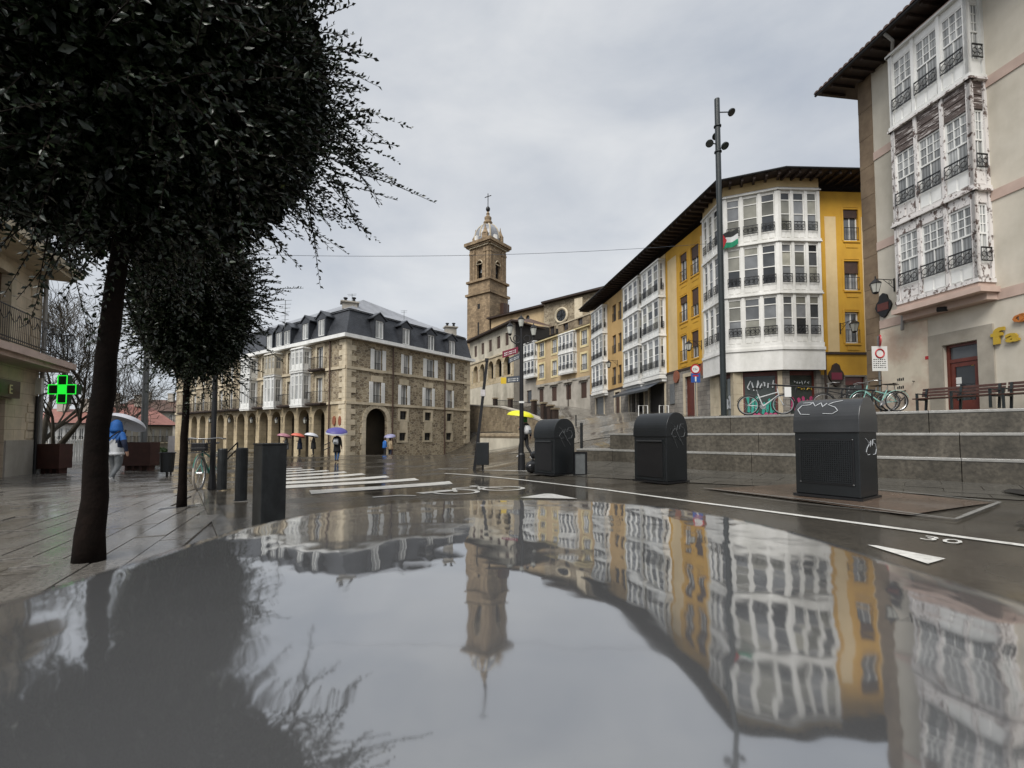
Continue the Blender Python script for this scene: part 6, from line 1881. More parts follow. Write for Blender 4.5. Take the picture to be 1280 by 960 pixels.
# ---- corten planters
def planter(px0, px1, y0, y1, Y, label, rot=0.0):
    a = P((px0 + px1) / 2, y1, Y); g0 = gz(a.x, Y); wd = (px1 - px0) / F * Y; h = P(0, y0, Y).z - g0
    t = thing('corten_planter', (a.x, Y, g0), label, 'planter', 'rust-coloured planters')
    mb = MB(); lg = .2; u = Vector((math.cos(rot), math.sin(rot), 0)); n = Vector((-u.y, u.x, 0)); o = Vector((a.x, Y, g0 + lg)) - u * wd / 2
    dp = .5
    mb.box(o, u * wd, n * .04, (0, 0, h - lg)); mb.box(o + n * (dp - .04), u * wd, n * .04, (0, 0, h - lg)); mb.box(o + n * .04, u * .04, n * (dp - .08), (0, 0, h - lg)); mb.box(o + u * (wd - .04) + n * .04, u * .04, n * (dp - .08), (0, 0, h - lg)); mb.box(o + u * .04 + n * .04, u * (wd - .08), n * (dp - .08), (0, 0, .05))
    mb.build('box', 'corten', t)
    mb = MB(); mb.box(o + u * .05 + n * .05 + Vector((0, 0, h - lg - .12)), u * (wd - .1), n * (dp - .1), (0, 0, .04)); mb.build('soil', 'brown_wood', t)
    for k in range(4):
        q = o + u * (wd * (k + .5) / 4 - .05) + n * .1; mb = MB(); mb.box(q + Vector((0, 0, -lg)), u * .1, n * .3, (0, 0, lg)); mb.build('foot', 'corten', t)
    return t
planter(36, 73, 555, 592, 16.5, 'rust-brown planter box against the downpipe of the stone house')
planter(150, 187, 553, 586, 18.6, 'rust-brown planter box behind the walker in the blue hood')

# ---- white railing at the edge of the square
a = P(60, 575, 23); b_ = P(150, 573, 26)
fn = thing('white_fence', (a.x, a.y, gz(a.x, a.y)), 'white picket fence at the edge of the square behind the planters', 'fence')
w_ = Wall(a.xy, b_.xy); zb0 = min(gz(*a.xy), gz(*b_.xy)); ztp = P(85, 549, 24).z
mb = MB(); w_.box(mb, 0, w_.L, -.03, .03, zb0 + .15, zb0 + .22); w_.box(mb, 0, w_.L, -.03, .03, ztp - .12, ztp - .05); mb.build('rail', 'white_paint', fn)
n_ = 28
for k in range(n_ + 1):
    u = w_.L * k / n_; mb = MB(); w_.box(mb, u - .035, u + .035, -.025 + .06, .02 + .06, zb0 + (-.1), ztp); mb.build('picket', 'white_paint', fn)

# ---- far houses with red tile roofs, downhill on the left
def far_house(name, label, px0, px1, Y0, Y1, y_eave, y_ridge, y_base, wallmat, cols, rows_, roofmat='red_tile', frame='white_paint', wfrac=.35):
    a, b_ = P(px0, y_eave, Y0), P(px1, y_eave, Y1)
    w_ = Wall(a.xy, b_.xy); ze = (a.z + b_.z) / 2; z0 = P((px0 + px1) / 2, y_base, (Y0 + Y1) / 2).z - 2
    h = thing(name, (w_.pt(w_.L / 2, 0, z0)), label, 'house', 'far houses below the square')
    ops_ = []
    step = (w_.L - .6) / cols
    for r in range(rows_):
        zt_ = ze - .6 - r * 3.0
        for c in range(cols): u = .3 + step * (c + .5); ops_.append((u - step * wfrac / 1.0 * .5, u + step * wfrac * .5, zt_ - 1.9, zt_))
    mb = MB(); facade(mb, w_, 0, w_.L, z0, ze, ops_, .25); mb.build('wall', wallmat, h)
    core = MB(); core.prism([w_.pt(0, -.3, 0)[:2], w_.pt(w_.L, -.3, 0)[:2], w_.pt(w_.L, -9, 0)[:2], w_.pt(0, -9, 0)[:2]], z0, ze); core.build('side_wall', wallmat, h)
    for o in ops_: window(h, w_, o[0], o[1], o[2], o[3], -.15, frame, .1, 2, 1, 'pane_dark')
    for k in range(cols): mb = MB(); u = .3 + step * (k + .5); balcony(h, w_, u - step * .3, u + step * .3, ze - 2.6, .5, .9, 'quoin_stone', .2, r=.02)
    zr = P((px0 + px1) / 2, y_ridge, (Y0 + Y1) / 2 + 5).z
    mb = MB(); mb.quad(w_.pt(-.5, .6, ze + .05), w_.pt(w_.L + .5, .6, ze + .05), w_.pt(w_.L - 1.0, -5, zr), w_.pt(1.0, -5, zr)); mb.quad(w_.pt(1.0, -5, zr), w_.pt(w_.L - 1.0, -5, zr), w_.pt(w_.L + .5, -10, ze), w_.pt(-.5, -10, ze)); mb.poly([w_.pt(-.5, .6, ze + .05), w_.pt(1, -5, zr), w_.pt(-.5, -10, ze)]); mb.poly([w_.pt(w_.L + .5, .6, ze + .05), w_.pt(w_.L + .5, -10, ze), w_.pt(w_.L - 1, -5, zr)]); mb.build('roof', roofmat, h)
    mb = MB(); w_.box(mb, -.5, w_.L + .5, .3, .62, ze - .12, ze + .03); mb.build('gutter', 'iron', h)
    for k in (.35, .7):
        mb = MB(); c = w_.pt(w_.L * k, -4, zr - .4); mb.cbox(c, 1.0, .7, 1.7, .2); mb.cbox(c + Vector((0, 0, 1.702)), 1.2, .9, .12, .2); mb.build('chimney', 'grey_plaster', h)
    return h
far_house('red_roof_house', 'far cream house with long red tiled roof left of the arcade', 128, 216, 62, 70, 531, 506, 570, 'pale_plaster', 9, 2)
far_house('red_roof_house', 'far white glazed house with red roof behind the white fence', 40, 127, 56, 60, 529, 512, 566, 'white_trim', 9, 2, wfrac=.7)
far_house('hill_house', 'distant grey house with chimneys above the red roofs', 150, 235, 92, 98, 514, 500, 540, 'grey_plaster', 6, 1, 'roof_tile')

# ================================================================== TREES
def leaves_mesh(name, pts, dirs, sizes, tones, mat, parent, rng, wide=.5):
    n = len(pts)
    d = dirs / np.maximum(np.linalg.norm(dirs, axis=1, keepdims=True), 1e-6)
    r = rng.normal(size=(n, 3)); s = np.cross(d, r); s /= np.maximum(np.linalg.norm(s, axis=1, keepdims=True), 1e-6)
    nn = np.cross(d, s)
    L_ = sizes[:, None]
    v = np.stack([pts, pts + d * L_ * .45 + s * L_ * wide * .5 + nn * L_ * .10, pts + d * L_, pts + d * L_ * .45 - s * L_ * wide * .5 + nn * L_ * .10,
                  pts + d * L_ * .5 - nn * L_ * .02], 1).reshape(-1, 3)
    base = np.arange(n) * 5
    f = np.concatenate([np.stack([base, base + 1, base + 4], 1), np.stack([base + 1, base + 2, base + 4], 1), np.stack([base + 2, base + 3, base + 4], 1), np.stack([base + 3, base, base + 4], 1)])
    c = v.mean(0)
    me = bpy.data.meshes.new(name)
    me.vertices.add(len(v)); me.vertices.foreach_set('co', (v - c).ravel())
    me.loops.add(f.size); me.loops.foreach_set('vertex_index', f.ravel().astype(np.int32))
    me.polygons.add(len(f)); me.polygons.foreach_set('loop_start', np.arange(0, f.size, 3, dtype=np.int32)); me.polygons.foreach_set('loop_total', np.full(len(f), 3, dtype=np.int32))
    at = me.attributes.new('tone', 'FLOAT', 'POINT'); at.data.foreach_set('value', np.repeat(tones, 5).astype(np.float32))
    me.materials.append(MATS[mat]); me.update(calc_edges=True)
    o = bpy.data.objects.new(name, me); COL.objects.link(o); place(o, Vector(c), parent)
    return o

def evergreen(name, base, label, trunk_r, trunk_top, crown_c, crown_r, n_twigs, n_fill, leaf, seed, lean=(0, 0), spray=1.0, bottom=None, mat='leaf_dark', fillsize=1.2):
    rng = np.random.default_rng(seed); rr = random.Random(seed)
    b = Vector(base)
    t = thing(name, b, label, 'tree', 'evergreen street trees')
    top = Vector((b.x + lean[0], b.y + lean[1], trunk_top))
    pts = []; rs = []
    for k in range(15):
        f = k / 14; p = Vector((b.x + lean[0] * f * f, b.y + lean[1] * f * f, b.z + (trunk_top - b.z) * f)) + Vector((rr.uniform(-1, 1), rr.uniform(-1, 1), 0)) * trunk_r * .10
        pts.append(p); rs.append(trunk_r * (1.22 - .25 * min(1, f * 8) - .45 * f) * rr.uniform(.96, 1.04))
    mb = MB(); mb.tube(pts, rs, 14); mb.build('trunk', 'bark', t, smooth=True)
    C = np.array(crown_c); R = np.array(crown_r)
    mb = MB()
    for k in range(26):
        a = rr.uniform(0, 2 * math.pi); f = rr.uniform(.66, .98); st = b.lerp(top, f)
        e = Vector(C) + Vector((math.cos(a) * R[0] * .75, math.sin(a) * R[1] * .75, rr.uniform(-.7, .85) * R[2]))
        m = st.lerp(e, .5) + Vector((0, 0, .12 * R[2]))
        mb.tube([st, m, e], [trunk_r * .32, trunk_r * .2, trunk_r * .06], 6)
    mb.build('limbs', 'bark', t, kind='stuff')
    P_, D_, S_, T_ = [], [], [], []
    tw = MB()
    for k in range(n_twigs):
        v = rng.normal(size=3); v /= np.linalg.norm(v)
        rad = rng.uniform(.45, 1.0) ** .6
        lump = 1 + .14 * math.sin(6 * v[0] + seed + 3 * v[2]) + .12 * math.sin(5 * v[1] + 7 * v[2] + seed * 2)
        p = C + v * R * rad * lump * .92
        if bottom is not None and p[2] < bottom: p[2] = bottom + rng.uniform(0, .25)
        d = v + rng.normal(size=3) * .35 + np.array([0, 0, .12]); d /= np.linalg.norm(d)
        ln = rng.uniform(.25, .6) * spray * (1.7 if rng.random() < .14 else 1)
        m = int(ln / (leaf * .38))
        for q in range(m):
            f = q / max(1, m); pos = p + d * ln * f + np.array([0, 0, -.12 * ln * f * f])
            ang = q * 2.4; side = np.array([math.cos(ang), math.sin(ang), .25]); side -= d * side.dot(d) * .6
            P_.append(pos); D_.append(d * .75 + side * .8 + rng.normal(size=3) * .2); S_.append(leaf * rng.uniform(.7, 1.2) * (1 - .3 * f)); T_.append(rng.random() * .85 + (.15 if rng.random() < .012 else 0))
        if rad > .8: tw.tube([p, p + d * ln * .5 + np.array([0, 0, -.03 * ln]), p + d * ln + np.array([0, 0, -.12 * ln])], [.006, .005, .002], 3, False)
    v = rng.normal(size=(n_fill, 3)); v /= np.linalg.norm(v, axis=1, keepdims=True)
    q = C + v * R * (rng.random((n_fill, 1)) ** .42) * .9
    if bottom is not None: q[:, 2] = np.maximum(q[:, 2], bottom + rng.random(n_fill) * .3)
    P_ = np.concatenate([np.array(P_), q]); D_ = np.concatenate([np.array(D_), v + rng.normal(size=(n_fill, 3)) * .7 + [0, 0, -.2]])
    S_ = np.concatenate([np.array(S_), leaf * fillsize * rng.uniform(.8, 1.3, n_fill)]); T_ = np.concatenate([np.array(T_), rng.random(n_fill) * .7])
    leaves_mesh('crown', P_, D_, S_, T_, mat, t, rng)
    tw.build('twigs', 'bark', t, uv=False, kind='stuff')
    return t
t1b = P(113, 700, 3.62)
evergreen('evergreen_tree', (t1b.x, 3.62, gz(t1b.x, 3.62) - .05), 'large dark evergreen tree with thick leaning trunk beside the wet metal top', .092, zrel(2.9), (t1b.x + .0, 3.75, zrel(3.35)), (1.78, 1.75, 1.95), 2700, 85000, .072, 4, lean=(.24, .1), spray=1.15, bottom=zrel(1.5))
t2b = G(227, 636)
evergreen('evergreen_tree', (t2b.x, t2b.y, t2b.z - .05), 'smaller evergreen tree with slim trunk beside the green bicycle', .058, zrel(1.9), (t2b.x + .10, t2b.y, zrel(1.95)), (.80, .78, 1.32), 1300, 22000, .062, 9, lean=(.06, .0), spray=.72, bottom=zrel(.74), mat='leaf_mid')

def bare_tree(name, base, label, h, seed, lean=0.0, spread=.55, r0=.22, depth=6, first=.28):
    rr = random.Random(seed); b = Vector(base)
    t = thing(name, b, label, 'tree', 'bare trees')
    trunk = MB(); br = MB()
    def grow(p, d, ln, r, lev):
        pts, rs = [p], [r]; q = p; dd = d.copy()
        k_ = 5 if lev < 3 else 3
        for k in range(k_):
            dd = (dd + Vector((rr.uniform(-1, 1), rr.uniform(-1, 1), rr.uniform(-.25, .7))) * (.09 + .035 * lev)).normalized()
            q = q + dd * ln / k_; pts.append(q); rs.append(max(.009, r * (1 - .5 * (k + 1) / k_)))
        (trunk if lev == 0 else br).tube(pts, rs, 9 if lev == 0 else (5 if lev < 3 else 3), lev == 0)
        if lev >= depth: return
        n = (4, 4, 4, 3, 3, 2)[min(lev, 5)]
        for k in range(n):
            a = rr.uniform(0, 2 * math.pi); sp = spread * rr.uniform(.6, 1.35)
            o = dd.orthogonal().normalized(); o2 = dd.cross(o)
            nd_ = (dd * math.cos(sp) + (o * math.cos(a) + o2 * math.sin(a)) * math.sin(sp) + Vector((0, 0, .10))).normalized()
            i_ = len(pts) - 1 if k == 0 else rr.randint(max(1, len(pts) - 4), len(pts) - 1)
            grow(pts[i_], nd_, ln * rr.uniform(.58, .80), rs[i_] * rr.uniform(.62, .88), lev + 1)
    grow(b, Vector((lean, -.05, 1)).normalized(), h * first, r0, 0)
    trunk.build('trunk', 'bare_bark', t, smooth=True); br.build('branches', 'bare_bark', t, uv=False, kind='stuff')
    return t
p = P(46, 560, 24); bare_tree('bare_tree', (p.x, 24, gz(p.x, 24) - .2), 'leafless tree with fine branching crown beside the stone balcony house', 13.5, 5, .10, .5, .2, 6, .27)
p = P(40, 570, 22.5); bare_tree('bare_tree', (p.x + .2, 22.5, gz(p.x, 22.5) - .2), 'leafless tree with a thick trunk leaning over the white fence', 8.0, 12, 1.15, .6, .19, 6, .42)
p = P(150, 560, 34); bare_tree('bare_tree', (p.x, 34, gz(p.x, 34) - .3), 'leafless tree standing between the two evergreen trunks', 12.5, 21, .05, .55, .18, 6, .28)

# clipped shrub by the left litter bin
p = P(190, 586, 24.0)
rng_ = np.random.default_rng(3); nn_ = 2600
v_ = rng_.normal(size=(nn_, 3)); v_ /= np.linalg.norm(v_, axis=1, keepdims=True)
g_ = gz(p.x, 24)
sb_ = thing('shrub', (p.x, 24, g_), 'low green shrub behind the left litter bin', 'shrub')
leaves_mesh('foliage', np.array([p.x, 24, g_ + .42]) + v_ * np.array([.85, .6, .42]) * (.75 + .3 * rng_.random((nn_, 1))), v_ + rng_.normal(size=(nn_, 3)) * .5, np.full(nn_, .11), rng_.random(nn_) * .8, 'leaf_hedge', sb_, rng_)
mb = MB(); mb.tube([(p.x, 24, g_ - .05), (p.x, 24, g_ + .4)], .04, 5); mb.build('stem', 'bare_bark', sb_)

# ================================================================== THE WET METAL TOP under the camera
def make_top():
    h, tau = .14, .013
    hw, y0, am, yb = .50, .63, .50, -.75
    NA, NR = 220, 70
    def outline(a):
        c, s = math.cos(a), math.sin(a)
        if s >= 0:      # far, rounded nose
            p = 2.2; r = (abs(c / hw) ** p + abs(s / am) ** p) ** (-1 / p); return Vector((c * r, y0 + s * r))
        p = 7.0; r = (abs(c / hw) ** p + abs(s / (y0 - yb)) ** p) ** (-1 / p); return Vector((c * r, y0 + s * r))
    out_ = [outline(2 * math.pi * k / NA) for k in range(NA)]
    def z_of(x, y, e):
        z = EYE - h - tau * y
        z -= .030 * max(0.0, abs(x) - .22) ** 2                           # gentle crown across
        roll = .075
        if e < roll: z -= roll * (1 - math.sqrt(max(0.0, 1 - ((roll - e) / roll) ** 2))) * .8
        return z
    verts = [Vector((0, y0, z_of(0, y0, 1)))]; faces = []
    fr = [1 - (1 - k / NR) ** 1.8 for k in range(1, NR + 1)]
    for f in fr:
        for k in range(NA):
            p = Vector((0, y0)).lerp(out_[k], f); e = (out_[k] - p).length
            verts.append(Vector((p.x, p.y, z_of(p.x, p.y, e))))
    for k in range(NA): faces.append((0, 1 + k, 1 + (k + 1) % NA))
    for i in range(NR - 1):
        for k in range(NA):
            a = 1 + i * NA + k; b_ = 1 + i * NA + (k + 1) % NA; faces.append((a, a + NA, b_ + NA, b_))
    t = thing('metal_plinth', (0, .3, gz(0, .3)), 'smooth wet grey metal top with rounded edge mirroring the tower and houses', 'plinth')
    mb = MB(); mb.add(verts, faces); mb.build('top', 'wet_metal_top', t, smooth=True, uv=False)
    mb = MB(); n0 = len(out_)
    zr = [verts[1 + (NR - 1) * NA + k].z for k in range(NA)]
    ring0 = [(p.x, p.y, zr[k] - .001) for k, p in enumerate(out_)]; ring1 = [(p.x * .94, y0 + (p.y - y0) * .94, gz(p.x, p.y) - .05) for p in out_]
    mb.add(ring0 + ring1, [(k, (k + 1) % NA, NA + (k + 1) % NA, NA + k) for k in range(NA)]); mb.build('body', 'bin_dark', t, smooth=True, uv=False)
make_top()

# ================================================================== WASTE CONTAINERS
def container(px0, px1, ybase, Y, yaw, label, tag_=False, grille=True):
    c = P((px0 + px1) / 2, ybase, Y); c.z = gz(c.x, c.y) + .02
    W_, D_, H_ = .84, .72, 1.50
    t = thing('waste_container', c, label, 'container', 'waste containers along the steps')
    n = Vector((math.cos(yaw), math.sin(yaw), 0)); u = Vector((-n.y, n.x, 0))     # n: front normal, u: to the right seen from the front
    if u.dot(Vector((1, 0, 0))) < 0: u = -u
    def q(a, b, z): return c + u * a + n * b + Vector((0, 0, z))
    zb = 1.0
    # lower body
    mb = MB(); o = q(-W_ / 2, -D_ / 2, .04); mb.box(o, u * W_, n * D_, (0, 0, zb - .04)); mb.build('body', 'bin_dark', t, bevel=.012)
    # hood: extruded rounded profile, a little proud of the body
    prof = [(D_ / 2 + .02, zb - .02), (D_ / 2 + .02, zb + .03)] 
    for k in range(1, 26):
        a = math.pi * k / 26; prof.append(((D_ / 2 + .02) * math.copysign(abs(math.cos(a)) ** .9, math.cos(a)), zb + .03 + (H_ - zb - .03) * math.sin(a) ** .85))
    prof += [(-D_ / 2 - .02, zb + .03), (-D_ / 2 - .02, zb - .02)]
    mb = MB(); m_ = len(prof); hw = W_ / 2 + .012
    vs = [q(s * hw, p[0], p[1]) for s in (-1, 1) for p in prof]
    mb.add(vs, [tuple(range(m_)), tuple(range(2 * m_ - 1, m_ - 1, -1))] + [(k, m_ + k, m_ + (k + 1) % m_, (k + 1) % m_) for k in range(m_)])
    hood = mb.build('hood', 'bin_sheen_grey' if tag_ == 'front' else 'bin_dark', t, bevel=.008)  # first hood takes the paler tone, a painted sky sheen
    bm_ = bmesh.new(); bm_.from_mesh(hood.data); bmesh.ops.recalc_face_normals(bm_, faces=bm_.faces); bm_.to_mesh(hood.data); bm_.free()
    mb = MB(); o = q(-W_ / 2 - .03, -D_ / 2 - .03, 0); mb.box(o, u * (W_ + .06), n * (D_ + .06), (0, 0, .038)); mb.build('foot_plate', 'black_plastic', t)
    if grille:
        gx0, gx1, gz0, gz1 = -.33, .33, .24, .86
        mb = MB(); o = q(gx0 - .03, D_ / 2 + .001, gz0 - .03); mb.box(o, u * (gx1 - gx0 + .06), n * .012, (0, 0, gz1 - gz0 + .06)); pn = mb.build('front_panel', 'black_plastic', t)
        mb = MB(); n_ = 24; b0 = D_ / 2 + .014
        for k in range(n_ + 1):
            x = gx0 + (gx1 - gx0) * k / n_; mb.box(q(x - .006, b0, gz0), u * .012, n * .010, (0, 0, gz1 - gz0))
        for k in range(20 + 1):
            z = gz0 + (gz1 - gz0) * k / 20; mb.box(q(gx0, b0 + .001, z - .006), u * (gx1 - gx0), n * .010, (0, 0, .012))
        mb.build('grille', 'bin_dark', pn, kind='stuff')
        for (x, z) in ((gx0 - .015, gz0 - .015), (gx1 + .015, gz0 - .015), (gx0 - .015, gz1 + .015), (gx1 + .015, gz1 + .015)):
            mb = MB(); mb.lathe(q(x, D_ / 2 + .012, z - .006), [(.012, 0), (.012, .012)], 8); mb.build('screw', 'steel', t)
    else:
        mb = MB(); o = q(-.33, D_ / 2 + .001, .12); mb.box(o, u * .66, n * .014, (0, 0, .74)); mb.build('door', 'black_plastic', t, bevel=.004)
        mb = MB(); o = q(-.33, D_ / 2 + .02, .88); mb.box(o, u * .66, n * .03, (0, 0, .03)); mb.build('handle', 'bin_sheen_grey', t)
    if tag_ is not False:
        def strokes(name, lines, fn, r=.0055):
            mb = MB()
            for ln in lines: mb.tube([fn(x, z) for x, z in ln], r, 5)
            mb.build(name, 'graffiti_white', hood)
        def hoodpt(x, s):      # s: 0 bottom .. 1 towards the top of the hood
            a = s * math.pi * .5; return q(x, (D_ / 2 + .03) * math.cos(a) ** .9, zb + .03 + (H_ - zb - .03) * math.sin(a) ** .85 + .004)
        cms = [[(.02, .9), (.15, .9), (.12, .75), (.02, .72), (-.02, .5), (.03, .3), (.15, .28)], [(.15, .9), (.2, .65), (.26, .85), (.3, .6), (.34, .8)],
               [(.52, .95), (.42, .85), (.36, .7), (.46, .55), (.5, .4), (.44, .28), (.32, .3)]]
        k_ = 1.0
        if tag_ == 'front':
            lines = [[(-.36 + x * 1.05, .10 + z * .62) for x, z in l] for l in cms]
            dense = [[(l[i][0] + (l[i + 1][0] - l[i][0]) * t_ / 3, l[i][1] + (l[i + 1][1] - l[i][1]) * t_ / 3) for i in range(len(l) - 1) for t_ in range(3)] + [l[-1]] for l in lines]
            strokes('graffiti', dense, hoodpt)
        sg = 1
        lines = [[(-.30 + x * .8, .55 + z * .36) for x, z in l] for l in cms] if tag_ == 'front' else [[(-.25 + x * .9 , .85 + z * .45) for x, z in l] for l in cms] + [[(-.2, .8), (.1, 1.2), (-.1, .9), (.25, 1.15), (.0, .75)]]
        mb = MB()
        for l in lines: mb.tube([q((hw if tag_ != 'front' else W_ / 2) + .004, x, z) for x, z in l], .004, 4)
        mb.build('graffiti', 'graffiti_white' if tag_ == 'front' else 'shutter_grey', t)
    return t, q
yaw = math.radians(-145)
container(997, 1095, 624, 6.95, yaw, 'grey waste container with mesh front and white graffiti tag', 'front')
container(796, 856, 603, 9.9, yaw, 'dark waste container with scratched round side below the traffic sign', 'side', False)
c3, q3_ = container(668, 718, 594, 12.25, yaw, 'dark waste container with rubbish bags leaning against it', 'side', False)
# bags and a broken panel at the third container
def bag(c, s, label, seed):
    rr = random.Random(seed); mb = MB(); n_, m_ = 14, 9
    t = None; vs = []; fs = []
    for i in range(m_ + 1):
        a = math.pi * i / m_
        for k in range(n_):
            b = 2 * math.pi * k / n_; r = math.sin(a) * (1 + .14 * math.sin(3 * b + seed) + rr.uniform(-.1, .1)) * s
            zz = s * .8 * (1 - math.cos(a)) * .95 if i < m_ else s * 1.75
            vs.append(Vector((c.x + r * math.cos(b), c.y + r * math.sin(b), c.z + zz)))
    for i in range(m_):
        for k in range(n_): fs.append((i * n_ + k, i * n_ + (k + 1) % n_, (i + 1) * n_ + (k + 1) % n_, (i + 1) * n_ + k))
    mb.add(vs, fs); b = mb.build('rubbish_bag', 'bag_plastic', None, smooth=True, uv=False)
    tag(b, label, 'bag', 'rubbish bags')
    mb = MB(); mb.lathe((c.x, c.y, c.z + s * 1.6), [(s * .08, 0), (s * .05, s * .1), (s * .22, s * .35)], 8); mb.build('knot', 'bag_plastic', b, uv=False)
    return b
pb = G(671, 592.5); pb.z += .0; bag(Vector((pb.x - .1, pb.y + .25, gz(pb.x, pb.y) )), .24, 'black rubbish bag on the ground against the container', 2)
bag(Vector((pb.x + .02, pb.y + .35, gz(pb.x, pb.y) + .40)), .17, 'small black rubbish bag on top of the larger bag', 5)
pn_ = G(725, 594.5)
t = thing('broken_panel', (pn_.x, pn_.y, gz(pn_.x, pn_.y)), 'discarded grey framed panel standing beside the container', 'panel')
mb = MB(); uu = Vector((.95, .3, 0)).normalized(); n = Vector((-uu.y, uu.x, 0)); o = Vector((pn_.x, pn_.y, gz(pn_.x, pn_.y))) - uu * .17
for (a, z, w_, h_) in ((0, 0, .035, .62), (.33, 0, .05, .62), (.035, 0, .295, .04), (.035, .58, .295, .04)): mb.box(o + uu * a + Vector((0, 0, z)), uu * w_, n * .06, (0, 0, h_))
mb.build('frame', 'black_plastic', t)
mb = MB(); mb.box(o + uu * .035 + n * .02 + Vector((0, 0, .04)), uu * .295, n * .015, (0, 0, .54)); mb.build('sheet', 'pole_grey', t)
mb = MB(); mb.box(o - uu * .06 - n * -.3 , uu * .02, n * .1, (0, 0, .3)); mb.build('prop', 'black_plastic', t)

# ================================================================== BOLLARDS, POSTS, LAMPS
def bollard(x, y, h, w_, label, name='bollard', rot=.4, base=True):
    z = gz(x, y) + .02
    t = thing(name, (x, y, z), label, 'bollard', 'dark metal bollards along the kerb')
    mb = MB(); mb.cbox((x, y, z), w_, w_, h - .012, rot); mb.build('post', 'bollard_paint', t, bevel=.006)
    mb = MB(); mb.cbox((x, y, z + h - .012), w_ + .012, w_ + .012, .014, rot); mb.build('cap', 'bollard_paint', t, bevel=.004)
    return t
def round_bollard(x, y, h, r, label):
    z = gz(x, y) + .02
    t = thing('bollard', (x, y, z), label, 'bollard', 'dark metal bollards along the kerb')
    mb = MB(); mb.lathe((x, y, z), [(r, 0), (r, h - .02), (r - .008, h)], 16); mb.build('post', 'bollard_paint', t)
    mb = MB(); mb.lathe((x, y, z - .002), [(r + .015, 0), (r + .015, .012)], 16); mb.build('collar', 'black_plastic', t)
    return t
bp_ = P(337, 600, 4.0); bollard(bp_.x, 4.0, .93, .205, 'wide square dark bollard close to the rim of the wet metal top', rot=.85)
b2 = G(301, 627); round_bollard(b2.x, b2.y, .82, .085, 'slim round dark bollard next to the wide square one')
b3 = G(277, 613); round_bollard(b3.x, b3.y, .79, .085, 'slim round dark bollard beside the lamp column and bicycle')
# bollards up the street
for (px, py, h, lb) in ((707, 540, .9, 'thin dark bollard by the end post of the retaining wall'), (727, 563, 1.0, 'thin dark bollard on the rising street behind the container'), (720, 533, .9, 'small dark bollard in front of the beige house')):
    g = G(px, py); r_ = .05; z = g.z - .05
    mb = MB(); mb.lathe((g.x, g.y, z), [(r_, 0), (r_, h), (r_ * .6, h + .03)], 10); tag(mb.build('thin_bollard', 'bollard_paint'), lb, 'bollard', 'thin street bollards')
for (px, py, lb) in ((498.3, 566, 'dark bollard by the passage arch of the stone house'),):
    g = G(px, py); mb = MB(); mb.lathe((g.x, g.y, g.z - .05), [(.09, 0), (.09, .75), (.11, .76), (.11, .9), (.05, .95)], 10); tag(mb.build('thin_bollard', 'bollard_paint'), lb, 'bollard', 'thin street bollards')

# tall mast with floodlights
mp_ = GT(905, 519.6); mp_.z = tz(mp_.x, mp_.y)
t = thing('lamp_mast', mp_, 'tall dark lamp mast with round floodlights standing on the terrace', 'lamp mast')
topz = P(901, 124, mp_.y).z
mb = MB(); mb.tube([mp_, (mp_.x - .03, mp_.y, topz)], [.155, .14], 16); mb.build('mast', 'mast_paint', t, smooth=False)
mb = MB(); mb.lathe(mp_, [(.24, 0), (.24, .025), (.17, .03)], 16); mb.build('base_flange', 'mast_paint', t)
for yb in (158, 190): zz = P(901, yb, mp_.y).z; mb = MB(); mb.lathe((mp_.x - .03, mp_.y, zz), [(.2, -.03), (.2, .03)], 12); mb.build('clamp_ring', 'mast_paint', t)
for (px, py, dy, tilt) in ((914, 140, 0, .5), (887, 179, -.05, -.5), (906, 182, -.35, .3), (895, 170, .3, -.3)):
    c = P(px, py, mp_.y + dy); ax = Vector((tilt * .6, -.55, -.8)).normalized()
    mb = MB(); mb.tube([c - ax * .09, c - ax * .04, c + ax * .05, c + ax * .07], [.12, .19, .21, .20], 18); fl_ = mb.build('floodlight', 'mast_paint', t)
    mb = MB(); mb.tube([c + ax * .071, c + ax * .078], [.17, .17], 18); mb.build('lens', 'shop_glass', fl_)
    mb = MB(); mb.tube([c, (mp_.x - .02, mp_.y, c.z - .02)], .03, 6); mb.build('arm', 'mast_paint', fl_)

# lamp post with three lanterns and finger signs
lp = G(652, 588)
t = thing('signpost_lamp', lp, 'dark lamp post with three lanterns and tourist finger signs', 'street lamp')
def LP(px, py, dy=0.0): return P(px, py, lp.y + dy)
ztop = LP(651, 424).z
mb = MB(); mb.tube([lp, (lp.x, lp.y, ztop)], [.075, .06], 12); mb.lathe(lp, [(.12, 0), (.11, .5), (.08, .55)], 12); mb.build('post', 'iron', t)
mb = MB()
for px in (637.5, 667): 
    e = LP(px, 421); a = Vector((lp.x, lp.y, ztop - .05))
    mid_ = a.lerp(e, .5) + Vector((0, 0, -.16)); mb.tube([a, a.lerp(e, .25) + Vector((0, 0, -.1)), mid_, a.lerp(e, .85) + Vector((0, 0, -.12)), e + Vector((0, 0, .0))], .022, 6)
    mb.ring(a.lerp(e, .45) + Vector((0, 0, .02)), (0, 1, 0), .1, .014, 12, 5)
mb.build('arms', 'iron', t)
